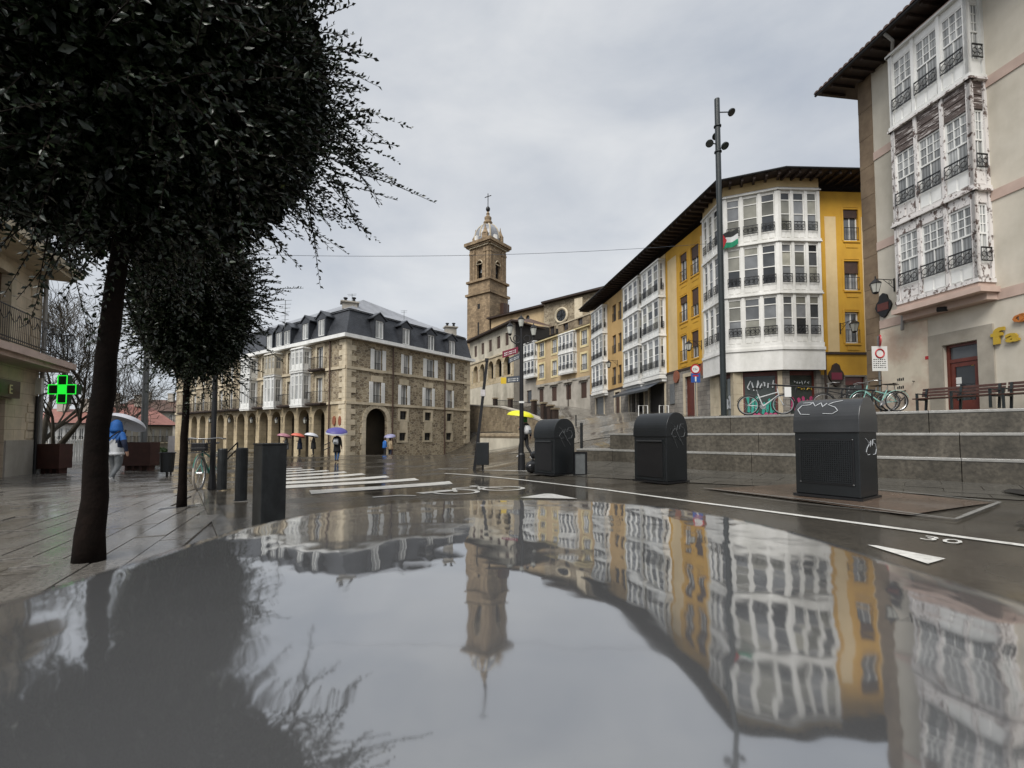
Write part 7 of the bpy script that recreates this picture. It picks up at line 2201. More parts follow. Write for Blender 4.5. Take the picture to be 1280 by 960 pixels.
for (px, py) in ((637.5, 419), (667, 421), (651.5, 410)):
    c = LP(px, py); mb = MB(); mb.lathe(c, [(.02, -.02), (.05, .02), (.06, .05)], 8); mb.build('lantern_base', 'iron', t); mb = MB(); mb.lathe(c + Vector((0, 0, .27)), [(.11, 0), (.115, .02), (.07, .07), (.045, .1), (.02, .12), (.012, .17)], 8); hd_ = mb.build('lantern_cap', 'iron', t)
    mb = MB(); mb.lathe(c + Vector((0, 0, .05)), [(.055, 0), (.10, .22)], 8); mb.build('lamp_glass', 'lamp_glass', hd_)
    if px == 651.5: mb = MB(); mb.tube([(lp.x, lp.y, ztop - .02), c], .025, 6); mb.build('stem', 'iron', hd_)
def finger(x0, y0, x1, y1, hgt, mat, txt=None, lift=0.0):
    a, b_ = LP(x0, y0), LP(x1, y1); d = (b_ - a); mb = MB(); n = Vector((0, -.025, 0))
    mb.box(a + n - Vector((0, 0, hgt / 2)), d, (0, .03, 0), (0, 0, hgt)); o = mb.build('finger_sign', mat, t)
    mb = MB()
    for k in range(2):       # small unreadable lines of writing
        z = (.12 - .3 * k) * hgt
        for q_ in range(7):
            f0 = .12 + .11 * q_; mb.box(a + d * f0 + n - Vector((0, .003, -z + .02)), d * (.08 - .02 * (q_ % 3)), (0, .002, 0), (0, 0, hgt * .14))
    mb.build('writing', 'sign_white', o)
finger(628, 443.5, 647.5, 437.5, .21, 'sign_maroon'); finger(636, 451, 650, 445, .17, 'sign_grey'); finger(633, 475, 650, 473.5, .20, 'sign_grey')
mb = MB(); a = LP(626, 475.5); mb.box(a + Vector((0, -.03, -.11)), (LP(633, 475).x - a.x - .005, 0, 0), (0, .03, 0), (0, 0, .2)); mb.build('yellow_plate', 'sign_yellow', t)
mb = MB(); mb.cbox((lp.x, lp.y, LP(652, 504).z), .17, .17, .06); mb.build('band', 'sign_white', t)

# leaning sign pole with a paper tag, and the bin beside it
pl0 = G(592.5, 587.5); pt_ = P(609, 448, pl0.y + .0)
t = thing('leaning_pole', pl0, 'dark square pole leaning to one side with a white notice taped on', 'pole')
mb = MB(); d = Vector(pt_) - pl0; mb.box(pl0 - Vector((.045, .045, .05)), (.10, 0, 0), (0, .10, 0), d + Vector((0, 0, .05))); mb.build('post', 'iron', t)
f_ = (587.5 - 492) / (587.5 - 448); c = pl0 + d * f_; mb = MB(); mb.cbox(c + Vector((.0, -.01, -.11)), .17, .15, .24); mb.build('notice', 'paper', t)
mb = MB(); c = pl0 + d * .97; mb.cbox(c + Vector((.0, 0, 0)), .13, .13, .12); mb.build('cap', 'iron', t)
def litter_bin(px, y0, y1, yb, wpx, label, post_px=None, round_=False):
    g = G(px, yb); zt_, zb_ = P(px, y0, g.y).z, P(px, y1, g.y).z; wd = wpx / F * g.y
    t = thing('litter_bin', g, label, 'litter bin', 'dark litter bins')
    mb = MB()
    if round_: mb.lathe((g.x, g.y, zb_), [(wd * .42, 0), (wd * .5, zt_ - zb_ - .03), (wd * .54, zt_ - zb_), (wd * .46, zt_ - zb_ + .002), (wd * .4, .1)], 16)
    else: mb.box((g.x - wd / 2, g.y - .15, zb_), (wd, 0, 0), (0, .3, 0), (0, 0, zt_ - zb_))
    mb.build('bucket', 'bin_dark', t, bevel=0.0 if round_ else .015)
    mb = MB(); mb.tube([(g.x, g.y + (.0 if not round_ else .0), g.z - .05), (g.x, g.y, zb_ + .05)], .035, 8); mb.build('post', 'iron', t)
    if not round_:
        mb = MB(); mb.tube([(g.x - wd * .35, g.y, zt_), (g.x - wd * .35, g.y, zt_ + .25)], .015, 6); mb.build('bracket', 'iron', t)
    else:
        mb = MB(); mb.ring((g.x, g.y, zt_ - .02), (0, 0, 1), wd * .53, .015, 18, 6); mb.build('rim', 'iron', t)
    return t
litter_bin(603.5, 553, 581, 588, 15, 'dark rectangular litter bin beside the leaning pole')
litter_bin(208.5, 565.5, 590, 597, 16, 'round dark litter bin with scuffed paint left of the bicycle', round_=True)
g = G(213.5, 594); mb = MB(); mb.tube([(g.x, g.y, g.z), (g.x, g.y, P(213, 553, g.y).z)], .03, 6)
t = thing('poster_post', g, 'post with a worn pale poster behind the round litter bin', 'post'); mb.build('post', 'iron', t)
c = P(215, 570, g.y); mb = MB(); mb.box((c.x - .12, g.y - .06, P(215, 566, g.y).z), (.24, 0, 0), (0, .02, 0), (0, 0, P(215, 545, g.y).z - P(215, 566, g.y).z)); mb.build('poster', 'paper', t)

def column(px, yb, top_z, r, label, mat):
    g = G(px, yb)
    t = thing('lamp_column', g, label, 'lamp column', 'plain lamp columns')
    mb = MB(); mb.tube([g - Vector((0, 0, .05)), (g.x, g.y, top_z)], [r, r * .8], 12); mb.build('column', mat, t)
    mb = MB(); mb.lathe(g, [(r * 1.5, 0), (r * 1.5, .02), (r * 1.1, .3)], 12); mb.build('base', mat, t)
    mb = MB(); mb.tube([(g.x, g.y, top_z - .1), (g.x + .3, g.y, top_z)], .03, 6); mb.lathe((g.x + .35, g.y, top_z - .04), [(.1, 0), (.16, .04), (.12, .1), (.03, .14)], 12); mb.build('lamp_head', mat, t)
column(265, 612, zrel(2.2), .052, 'dark lamp column rising into the smaller evergreen crown', 'iron')
column(178.5, 585, zrel(4.6), .14, 'grey lamp column behind the walker in the blue hood', 'pole_grey')

# ================================================================== BENCHES on the terrace
def bench(px0, yt0, px1, yt1, Y0, Y1, label):
    a, b_ = P(px0, yt0, Y0), P(px1, yt1, Y1)
    u = Vector((b_.x - a.x, b_.y - a.y, 0)); L_ = u.length; u /= L_; n = Vector((u.y, -u.x, 0))     # n towards the camera
    z0 = tz((a.x + b_.x) / 2, (a.y + b_.y) / 2)
    o = Vector((a.x, a.y, z0)); tp = (a.z + b_.z) / 2 - z0
    t = thing('wooden_bench', (o + u * L_ / 2), label, 'bench', 'wooden benches on the terrace')
    k = tp / .86
    for i in range(3):
        mb = MB(); z = (.55 + .115 * i) * k; bk = -.02 - .03 * i; mb.box(o + n * bk + Vector((0, 0, z)), u * L_, n * .035 + Vector((0, 0, .0)), n * -.012 + Vector((0, 0, .09 * k))); mb.build('back_slat', 'bench_wood', t, bevel=.004)
    for i in range(4):
        mb = MB(); mb.box(o + n * (.06 + .115 * i) + Vector((0, 0, .43 * k)), u * L_, n * .095, (0, 0, .035)); mb.build('seat_slat', 'bench_wood', t, bevel=.004)
    for f in (.06, .5, .94):
        q = o + u * L_ * f
        mb = MB(); mb.box(q - u * .025 + n * .02, u * .05, n * .06, n * -.1 + Vector((0, 0, .86 * k))); mb.build('leg', 'mast_paint', t)
        mb = MB(); mb.box(q - u * .025 + n * .45, u * .05, n * .05, (0, 0, .62 * k)); mb.build('leg', 'mast_paint', t)
        mb = MB(); mb.box(q - u * .025 + n * .03 + Vector((0, 0, .62 * k)), u * .05, n * .48, (0, 0, .03)); mb.build('armrest', 'mast_paint', t)
        mb = MB(); mb.box(q - u * .02 + n * .03 + Vector((0, 0, .39 * k)), u * .04, n * .45, (0, 0, .035)); mb.build('support', 'mast_paint', t)
    return t
bench(1152, 486.5, 1256, 478.5, 13.9, 12.15, 'brown slatted bench in front of the red framed door')
bench(1259, 478.3, 1345, 471, 12.1, 11.0, 'brown slatted bench under the gold letters')

# ================================================================== BICYCLES
def bicycle(o, yaw, label, col, tyre='tyre', basket=False, size=1.0, lean=0.0):
    """o: point on the ground between the wheels; yaw: heading of the front wheel"""
    f = Vector((math.cos(yaw), math.sin(yaw), 0)); s = Vector((-f.y, f.x, 0)); up = (Vector((0, 0, 1)) + s * lean).normalized()
    t = thing('bicycle', o, label, 'bicycle', 'parked bicycles')
    def q(x, z, y=0.0): return Vector(o) + (f * x + up * z + s * y) * size
    R = .34
    for (x, nm) in ((-.52, 'wheel'), (.52, 'wheel')):
        mb = MB(); mb.ring(q(x, R), s, R * size - .015, .021, 28, 7); wh = mb.build('wheel', tyre, t)
        mb = MB(); mb.ring(q(x, R), s, (R - .045) * size, .012, 28, 5); mb.build('rim', 'steel', wh)
        mb = MB()
        for k in range(14):
            a = 2 * math.pi * k / 14; mb.tube([q(x, R, .02 * (-1) ** k), q(x + math.cos(a) * (R - .05), R + math.sin(a) * (R - .05))], .0022, 3, False)
        mb.tube([q(x, R, -.05), q(x, R, .05)], .022, 8); mb.build('spokes', 'steel', wh)
        mb = MB(); mb.tube([q(x + math.cos(a) * (R + .03), R + math.sin(a) * (R + .03)) for a in [math.radians(20 + 14 * k) for k in range(11)]], .009, 5); mb.build('mudguard', 'iron' if col == 'bike_white' else col, t)
    bb, st_, hd = (-.07, .29), (-.2, .78), (.38, .80)
    mb = MB()
    for (a, b_, r) in (((bb), (-.22, .72), .018), ((bb), (.40, .66), .021), ((-.17, .60), (.385, .76), .018), ((bb), (-.52, R), .011), ((-.19, .62), (-.52, R), .010), ((.41, .62), (.36, .88), .020)):
        mb.tube([q(*a), q(*b_)], r, 8)
    mb.build('frame', col, t)
    mb = MB(); mb.tube([q(.41, .62), q(.44, .52), q(.52, R, .06)], .013, 6); mb.tube([q(.44, .52), q(.52, R, -.06)], .013, 6); mb.build('fork', col, t)
    mb = MB(); mb.tube([q(.36, .86), q(.35, .98), q(.38, 1.0)], .014, 6); mb.tube([q(.20, 1.0, -.31), q(.30, 1.02, -.25), q(.38, 1.0, -.08), q(.38, 1.0, .08), q(.30, 1.02, .25), q(.20, 1.0, .31)], .012, 6); mb.build('handlebar', 'steel', t)
    mb = MB()
    for sg in (-1, 1): mb.tube([q(.22, 1.003, .30 * sg), q(.12, 1.0, .32 * sg)], .017, 6)
    mb.build('grips', 'black_plastic', t)
    mb = MB(); mb.tube([q(-.22, .72), q(-.245, .90)], .013, 6); mb.build('seat_post', 'steel', t)
    mb = MB(); mb.add([q(-.38, .93, -.10), q(-.38, .93, .10), q(-.2, .92, .07), q(-.05, .92, .02), q(-.05, .92, -.02), q(-.2, .92, -.07), q(-.37, .89, -.07), q(-.37, .89, .07), q(-.2, .885, .04), q(-.06, .90, .015), q(-.06, .90, -.015), q(-.2, .885, -.04)],
        [(0, 1, 2, 3, 4, 5), (11, 10, 9, 8, 7, 6), (0, 6, 7, 1), (1, 7, 8, 2), (2, 8, 9, 3), (3, 9, 10, 4), (4, 10, 11, 5), (5, 11, 6, 0)]); mb.build('saddle', 'black_plastic', t)
    mb = MB(); mb.tube([q(bb[0], bb[1], .05), q(bb[0], bb[1], .065)], .085, 16); mb.tube([q(*bb, .07), q(bb[0] + .1, bb[1] - .13, .09)], .01, 5); mb.tube([q(*bb, -.05), q(bb[0] - .1, bb[1] + .13, -.09)], .01, 5); mb.build('crank', 'steel', t)
    for (sg, dx, dz) in ((1, .1, -.13), (-1, -.1, .13)):
        mb = MB(); c = q(bb[0] + dx, bb[1] + dz, sg * .13); mb.box(c - f * .04 - s * .04, f * .08, s * .08, up * .02); mb.build('pedal', 'black_plastic', t)
    if basket:
        mb = MB(); x0, x1, z0, z1 = .44, .72, .74, 1.0
        for z in (z0, z0 + .09, z0 + .18, z1):
            k = (z - z0) / (z1 - z0); w_ = .13 + .05 * k; mb.loop([q(x0, z, -w_), q(x0, z, w_), q(x1 + .03 * k, z, w_), q(x1 + .03 * k, z, -w_)], .006, 4)
        for k in range(7):
            y = -.13 + .26 * k / 6; mb.tube([q(x1, z0, y), q(x1 + .03, z1, y * 1.35)], .004, 3, False); mb.tube([q(x0, z0, y), q(x0, z1, y * 1.35)], .004, 3, False)
            x = x0 + (x1 - x0) * k / 6; mb.tube([q(x, z0, -.13), q(x, z0, .13)], .004, 3, False)
            mb.tube([q(x, z0, .13), q(x, z1, .18)], .004, 3, False); mb.tube([q(x, z0, -.13), q(x, z1, -.18)], .004, 3, False)
        mb.build('basket', 'iron', t)
        mb = MB(); mb.cbox(q(.55, .77), .2, .22, .14, yaw); mb.build('basket_bag', 'black_cloth', t)
    return t
gb = G(248, 613); bicycle((gb.x - .05, gb.y + .35, gz(gb.x, gb.y + .35) + .025), math.radians(-72), 'green city bicycle with front basket parked by the lamp column', 'bike_green', 'tyre_cream', True)
def terr_pt(px, py, Y): 
    p = P(px, py, Y); return Vector((p.x, Y, tz(p.x, Y)))
bicycle(terr_pt(957, 519, 14.1), math.radians(-30), 'white bicycle leaning on the handrail before the graffiti window', 'bike_white', 'tyre', size=.92)
bicycle(terr_pt(1098, 512, 14.9), math.radians(170), 'mint green bicycle among those parked by the handrail', 'bike_mint', 'tyre', lean=.12)
bicycle(terr_pt(1086, 512, 15.5), math.radians(150), 'dark bicycle hidden behind the mint green one', 'iron', 'tyre', lean=-.1)
bicycle(terr_pt(1126, 510, 15.4), math.radians(12), 'thin black road bicycle beside the arm of the bench', 'iron', 'tyre')
bicycle(terr_pt(1052, 514, 15.2), math.radians(160), 'dark bicycle with raised saddle behind the graffiti tagged container', 'iron', 'tyre')

# handrail along the terrace
hr = thing('handrail', terr_pt(1020, 515, 13.3), 'black tubular handrail in front of the corner shop windows', 'handrail')
a, b_ = P(961, 481, 13.7), P(1094, 488, 13.2)
mb = MB(); mb.tube([a, b_], .026, 8); mb.build('top_rail', 'iron', hr)
for px in (995, 1053, 1090):
    f_ = (px - 961) / 133; p = a.lerp(b_, f_); mb = MB(); mb.tube([(p.x, p.y, tz(p.x, p.y)), (p.x, p.y, p.z - .1), (p.x + .05, p.y, p.z)], .024, 8); mb.build('post', 'iron', hr)
p = P(984, 490, 13.6); mb = MB(); mb.box((p.x - .09, 13.58, p.z - .15), (.2, 0, 0), (0, .01, 0), (0, 0, .3)); tag(mb.build('notice_card', 'sign_white'), 'small white card with pink print tied to the handrail', 'card')

# ================================================================== TRAFFIC SIGNS
def pole_sign(base, topz, label, plates, r=.03, name='traffic_sign'):
    t = thing(name, base, label, 'traffic sign', 'traffic signs')
    mb = MB(); mb.tube([base, (base.x, base.y, topz)], r, 8); mb.build('pole', 'pole_grey', t)
    for (kind, z, s) in plates:
        c = Vector((base.x, base.y - r - .012, z)); n_ = 24
        def disc(R, yo, mat, nm, par):
            mb = MB(); f0 = [c + Vector((R * math.cos(2 * math.pi * k / n_), yo, R * math.sin(2 * math.pi * k / n_))) for k in range(n_)]; f1 = [p + Vector((0, .006, 0)) for p in f0]
            mb.poly(f0[::-1]); mb.poly(f1)
            for k in range(n_): mb.quad(f0[k], f0[(k + 1) % n_], f1[(k + 1) % n_], f1[k])
            return mb.build(nm, mat, par)
        if kind == 'limit':
            d0 = disc(s, 0, 'sign_red', 'disc', t); disc(s * .72, -.007, 'sign_white', 'face', d0)
            vs, fs = letters('7,5t', s * .55, .002); mb = MB(); mb.add([c + Vector((v.x - s * .5, -.014 - v.z, v.y - s * .2)) for v in vs], fs); mb.build('writing', 'iron', d0, uv=False)
        elif kind == 'dead_end':
            mb = MB(); mb.box(c + Vector((-s, 0, -s)), (2 * s, 0, 0), (0, .01, 0), (0, 0, 2 * s)); d0 = mb.build('plate', 'sign_blue', t)
            mb = MB(); mb.box(c + Vector((-s * .16, -.008, -s * .8)), (s * .32, 0, 0), (0, .007, 0), (0, 0, s * 1.1)); mb.build('stem', 'sign_white', d0)
            mb = MB(); mb.box(c + Vector((-s * .6, -.008, s * .3)), (s * 1.2, 0, 0), (0, .007, 0), (0, 0, s * .34)); mb.build('bar', 'sign_red', d0)
        elif kind == 'zone':
            mb = MB(); w_, h_ = s * .62, s; mb.box(c + Vector((-w_, 0, -h_)), (2 * w_, 0, 0), (0, .012, 0), (0, 0, 2 * h_)); d0 = mb.build('plate', 'sign_white', t)
            mb = MB(); mb.ring(c + Vector((0, -.006, h_ * .42)), (0, 1, 0), w_ * .55, .022 * s / .4, 24, 6); mb.build('red_ring', 'sign_red', d0)
            mb = MB()
            for k in range(5):
                for q_ in range(6): mb.box(c + Vector((-w_ * .85 + w_ * .28 * q_, -.004, -h_ * (.1 + .16 * k))), (w_ * (.2 - .04 * ((q_ + k) % 3)), 0, 0), (0, .003, 0), (0, 0, h_ * .06))
            mb.build('writing', 'iron', d0)
        elif kind == 'side':
            mb = MB(); vd = Vector((c.x, c.y, 0)).normalized(); vd = Vector((vd.x * .985 - vd.y * .17, vd.y * .985 + vd.x * .17, 0)); vn = Vector((vd.y, -vd.x, 0)); f0 = [c + vd * R_c + Vector((0, 0, R_s)) for R_c, R_s in [(s * math.cos(2 * math.pi * k / n_), s * math.sin(2 * math.pi * k / n_)) for k in range(n_)]]; f1 = [p + vn * .03 for p in f0]
            mb.poly(f0); mb.poly(f1[::-1])
            for k in range(n_): mb.quad(f0[k], f1[k], f1[(k + 1) % n_], f0[(k + 1) % n_])
            mb.build('disc', 'sign_red', t)
    return t
sY = 26.5; sb2 = P(870, 518, sY); sb2 = Vector((sb2.x, sY, tz(sb2.x, sY)))
pole_sign(sb2, P(870, 457, sY).z, 'red ringed weight limit sign over a blue dead end plate', [('limit', P(870, 461.5, sY).z, .30), ('dead_end', P(870, 472.5, sY).z, .27)])
sY = 15.4; sb3 = P(1101, 515, sY); sb3 = Vector((sb3.x, sY, tz(sb3.x, sY)))
pole_sign(sb3, P(1101, 420, sY).z, 'white rectangular zone sign with red ring by the brown corner stones', [('zone', P(1100, 448.5, sY).z, .43), ('side', P(1099, 426, sY).z, .2)])

# white crowd rails by the bar entrance
for k, (px, lb) in enumerate(((804, 'white tubular rail left of the bar entrance'), (830, 'white tubular rail right of the bar entrance'))):
    Yr = 30.5; p = P(px, 518, Yr); z = max(tz(p.x, Yr), gz(p.x, Yr)) - .02; zt_ = P(px, 507, Yr).z
    mb = MB(); w_ = .62; mb.tube([(p.x - w_ / 2, Yr, z - .3), (p.x - w_ / 2, Yr, zt_), (p.x + w_ / 2, Yr, zt_), (p.x + w_ / 2, Yr, z - .3)], .035, 6); mb.tube([(p.x, Yr, z - .3), (p.x, Yr, zt_)], .02, 6)
    tag(mb.build('entrance_rail', 'white_paint'), lb, 'rail', 'bar entrance rails')

# round plaques on the street front
for (px, py, lb) in ((846.5, 471, 'round red plaque on the grey stone wall beside the awning'), (881, 461, 'carved red plaque above the traffic sign')):
    u, z = SW.hit(px, py); n_ = 14; mb = MB()
    f0 = [SW.pt(u + .36 * math.cos(2 * math.pi * k / n_), .12, z + .45 * math.sin(2 * math.pi * k / n_)) for k in range(n_)]; f1 = [p - Vector((SW.n.x, SW.n.y, 0)) * .11 for p in f0]
    mb.poly(f0)
    for k in range(n_): mb.quad(f0[k], f1[k], f1[(k + 1) % n_], f0[(k + 1) % n_])
    tag(mb.build('wall_plaque', 'plaque_rust'), lb, 'plaque', 'street wall plaques')
u, z = SW.hit(841, 492); mb = MB(); SW.box(mb, u - .3, u + .3, .002, .08, z - .75, z + .7); tag(mb.build('meter_cabinet', 'shutter_grey'), 'grey meter cabinet set in the stone wall below the round plaque', 'cabinet')

# overhead cable across the sky
mb = MB()
a, b_ = P(150, 312, 22), P(905, 303, 25.6)
pts = []
for k in range(25):
    f_ = k / 24; p = a.lerp(b_, f_); p.z -= .55 * 4 * f_ * (1 - f_); pts.append(p)
mb.tube(pts, .011, 4, False); tag(mb.build('overhead_cable', 'sign_grey', uv=False), 'thin cable strung across the sky to the yellow corner house', 'cable')
# iron hand rail of the steps beyond the bollards
g = P(300, 575, 22)
t = thing('stair_rail', (g.x, 22, gz(g.x, 22)), 'black double hand rail of the steps in front of the arcade', 'handrail')
for dz in (0, -.35):
    mb = MB(); mb.tube([P(283, 567 + (8 if dz else 0), 22), P(297, 553 + (8 if dz else 0), 22)], .035, 6); mb.build('rail', 'iron', t)
mb = MB(); e = P(297, 553, 22); mb.tube([e, (e.x, 22, gz(e.x, 22) - .1)], .035, 6); mb.build('post', 'iron', t)
g2 = P(412, 560, 33); t = thing('stair_rail', (g2.x, 33, gz(g2.x, 33)), 'black double hand rail beside the walker with the purple umbrella', 'handrail')
for dz in (0, 6):
    mb = MB(); mb.tube([P(404, 557 + dz, 33), P(412.5, 553 + dz, 33)], .035, 6); mb.build('rail', 'iron', t)
mb = MB(); e = P(412.5, 552, 33); mb.tube([e, (e.x, 33, gz(e.x, 33) - .1)], .04, 6); mb.build('post', 'iron', t)
# pale balustrade in front of the arcade
ba = thing('balustrade', (P(330, 570, 30).x, 30, gz(-17, 30)), 'pale stone balustrade before the arcade of the stone house', 'balustrade')
a, b_ = P(272, 572, 29), P(352, 571, 33); w_ = Wall(a.xy, b_.xy); z0 = min(gz(*a.xy), gz(*b_.xy)); zt_ = P(320, 562, 31).z
mb = MB(); w_.box(mb, 0, w_.L, -.12, .12, zt_ - .14, zt_); mb.build('rail', 'quoin_stone', ba)
mb = MB(); w_.box(mb, 0, w_.L, -.14, .14, z0 - .2, z0 + .12); mb.build('base', 'quoin_stone', ba)
for k in range(14):
    p = w_.pt(w_.L * (k + .5) / 14, 0, z0 + .12); hh = zt_ - .14 - z0 - .12
    mb = MB(); mb.lathe(p, [(.07, 0), (.05, hh * .12), (.09, hh * .35), (.04, hh * .7), (.07, hh)], 8); mb.build('baluster', 'quoin_stone', ba)

# ================================================================== PEOPLE
def person(base, yaw, label, H, pose, mats, extras=None):
    """one continuous skinned body; bones carry the clothing they wear"""
    b = Vector(base); k = H / 1.72
    f = Vector((math.cos(yaw), math.sin(yaw), 0)); s = Vector((-f.y, f.x, 0))         # f: facing, s: to the person's left
    def q(x, y, z): return (f * x + s * y) * k + Vector((0, 0, z * k))
    J = dict(pel=(0, 0, .92), bel=(.0, 0, 1.06), che=(.0, 0, 1.28), nek=(.01, 0, 1.45), hd0=(.02, 0, 1.53), hd1=(.03, 0, 1.63), hd2=(.02, 0, 1.70),
             shL=(0, .17, 1.38), elL=(-.03, .24, 1.12), wrL=(.04, .25, .88), haL=(.06, .25, .80), fiL=(.075, .245, .73),
             shR=(0, -.17, 1.38), elR=(-.03, -.24, 1.12), wrR=(.04, -.25, .88), haR=(.06, -.25, .80), fiR=(.075, -.245, .73),
             hiL=(0, .09, .88), knL=(.02, .10, .48), anL=(-.01, .10, .09), toL=(.15, .11, .035),
             hiR=(0, -.09, .88), knR=(.02, -.10, .48), anR=(-.01, -.10, .09), toR=(.15, -.11, .035))
    J.update(pose.get('J', {}))
    fat = pose.get('fat', 1.0)
    R = dict(pel=.135, bel=.13, che=.145, nek=.06, hd0=.075, hd1=.098, hd2=.07, shL=.075, elL=.052, wrL=.04, haL=.036, fiL=.02, shR=.075, elR=.052, wrR=.04, haR=.036, fiR=.02,
             hiL=.10, knL=.068, anL=.048, toL=.035, hiR=.10, knR=.068, anR=.048, toR=.035)
    B = [('pel', 'bel', 'top'), ('bel', 'che', 'top'), ('che', 'nek', 'top'), ('nek', 'hd0', 'skin'), ('hd0', 'hd1', 'skin'), ('hd1', 'hd2', 'skin')]
    for S in 'LR': B += [('che', 'sh' + S, 'top'), ('sh' + S, 'el' + S, 'arm'), ('el' + S, 'wr' + S, 'arm'), ('wr' + S, 'ha' + S, 'skin'), ('ha' + S, 'fi' + S, 'skin'), ('pel', 'hi' + S, 'legs'), ('hi' + S, 'kn' + S, 'legs'), ('kn' + S, 'an' + S, 'legs'), ('an' + S, 'to' + S, 'shoe')]
    names = list(J); idx = {n: i for i, n in enumerate(names)}
    pts = [q(*J[n]) for n in names]
    me = bpy.data.meshes.new('body')
    me.from_pydata([tuple(p) for p in pts], [(idx[a], idx[c]) for a, c, _ in B], [])
    bm = bmesh.new(); bm.from_mesh(me); lay = bm.verts.layers.skin.verify()
    bm.verts.ensure_lookup_table()
    for n, i in idx.items():
        r = R[n] * k * (fat if n in ('pel', 'bel', 'che', 'shL', 'shR', 'elL', 'elR', 'hiL', 'hiR', 'knL', 'knR') else 1)
        flat = .78 if n in ('pel', 'bel', 'che') else 1
        bm.verts[i][lay].radius = (r * (1.15 if flat < 1 else 1), r * flat if False else r); bm.verts[i][lay].use_root = (n == 'pel')
    bm.to_mesh(me); bm.free()
    ob = bpy.data.objects.new('tmp', me); COL.objects.link(ob)
    ob.modifiers.new('s', 'SKIN').use_smooth_shade = True
    sm = ob.modifiers.new('u', 'SUBSURF'); sm.levels = 2; sm.render_levels = 2
    dg = bpy.context.evaluated_depsgraph_get(); dg.update()
    em = bpy.data.meshes.new_from_object(ob.evaluated_get(dg)); bpy.data.objects.remove(ob)
    keys = list(mats); em.materials.clear()
    for kk in keys: em.materials.append(MATS[mats[kk]])
    segs = [(q(*J[a]), q(*J[c]), m) for a, c, m in B]
    split = pose.get('split')
    for pl in em.polygons:
        p = pl.center; best = None
        for a, c, m in segs:
            d = c - a; t_ = max(0, min(1, (p - a).dot(d) / max(1e-9, d.dot(d)))); dd = (p - a - d * t_).length
            if best is None or dd < best[0]: best = (dd, m)
        m = best[1]
        if m in ('legs',) and p.z > pose.get('hem', .84) * k: m = 'top'
        if split and m in ('top', 'arm') and p.z > split * k: m = 'top2'
        if m not in keys: m = 'top'
        pl.material_index = keys.index(m); pl.use_smooth = True
    t = thing('person', b, label, 'person', 'people walking in the rain')
    em.name = 'body'
    o = bpy.data.objects.new('body', em); COL.objects.link(o); WORLD[o.name] = b.copy(); o.parent = t
    W = lambda x, y, z: b + q(x, y, z)
    # face
    hx, hy, hz = J['hd1']
    mb = MB(); mb.tube([W(hx + .09, hy, hz + .015), W(hx + .118, hy, hz - .022), W(hx + .09, hy, hz - .03)], [.008 * k, .016 * k, .01 * k], 6); mb.build('nose', mats.get('skin', 'skin'), t, smooth=True)
    for sg in (-1, 1):
        mb = MB(); mb.ball(W(hx + .088, hy + sg * .034, hz + .016), .011 * k, 8); mb.build('eye', 'hair_dark', t)
    if extras: extras(t, W, q, k, J, f, s)
    return t, W, k

def umbrella(grip, topp, R, mat, label, tilt=(0, 0), trim=None, depth=.36):
    grip, topp = Vector(grip), Vector(topp); ax = (topp - grip).normalized()
    t = thing('umbrella', grip, label, 'umbrella', 'open umbrellas')
    a = ax.orthogonal().normalized(); b_ = ax.cross(a); N = 8; M = 6
    mb = MB(); vs = []; fs = []
    NN = 24
    for i in range(M + 1):
        fr = i / M
        for k in range(NN):
            an = 2 * math.pi * k / NN; rib = abs(math.cos(an * N / 2)); rad = R * math.sin(fr * math.pi / 2 * .98) * (1 - .05 * fr * (1 - rib)); dr = R * depth * 1.55 * (1 - math.cos(fr * math.pi / 2 * .95)) - (1 - rib) * .025 * R * fr
            vs.append(topp + (a * math.cos(an) + b_ * math.sin(an)) * rad - ax * dr)
    for i in range(M):
        for k in range(NN):
            fs.append((i * NN + k, i * NN + (k + 1) % NN, (i + 1) * NN + (k + 1) % NN, (i + 1) * NN + k))
    if trim:
        mb.add(vs, fs)
        mb.mi = [1 if j // NN == M - 1 else 0 for j in range(len(fs))]
        mb.build('canopy', [mat, trim], t, smooth=True, uv=False)
    else:
        mb.add(vs, fs); mb.build('canopy', mat, t, smooth=True, uv=False)
    mb = MB(); mb.tube([grip - ax * .06, topp + ax * .07], .007, 6); mb.build('shaft', 'steel', t)
    mb = MB(); mb.tube([grip - ax * .14, grip + ax * .02], .014, 6); mb.build('handle', 'black_plastic', t)
    mb = MB()
    for k in range(N):
        an = 2 * math.pi * k / N; mb.tube([topp - ax * R * .25, topp + (a * math.cos(an) + b_ * math.sin(an)) * R * .6 - ax * (R * depth * .55 + .02)], .004, 4, False)
    mb.build('struts', 'steel', t, kind='stuff')
    return t

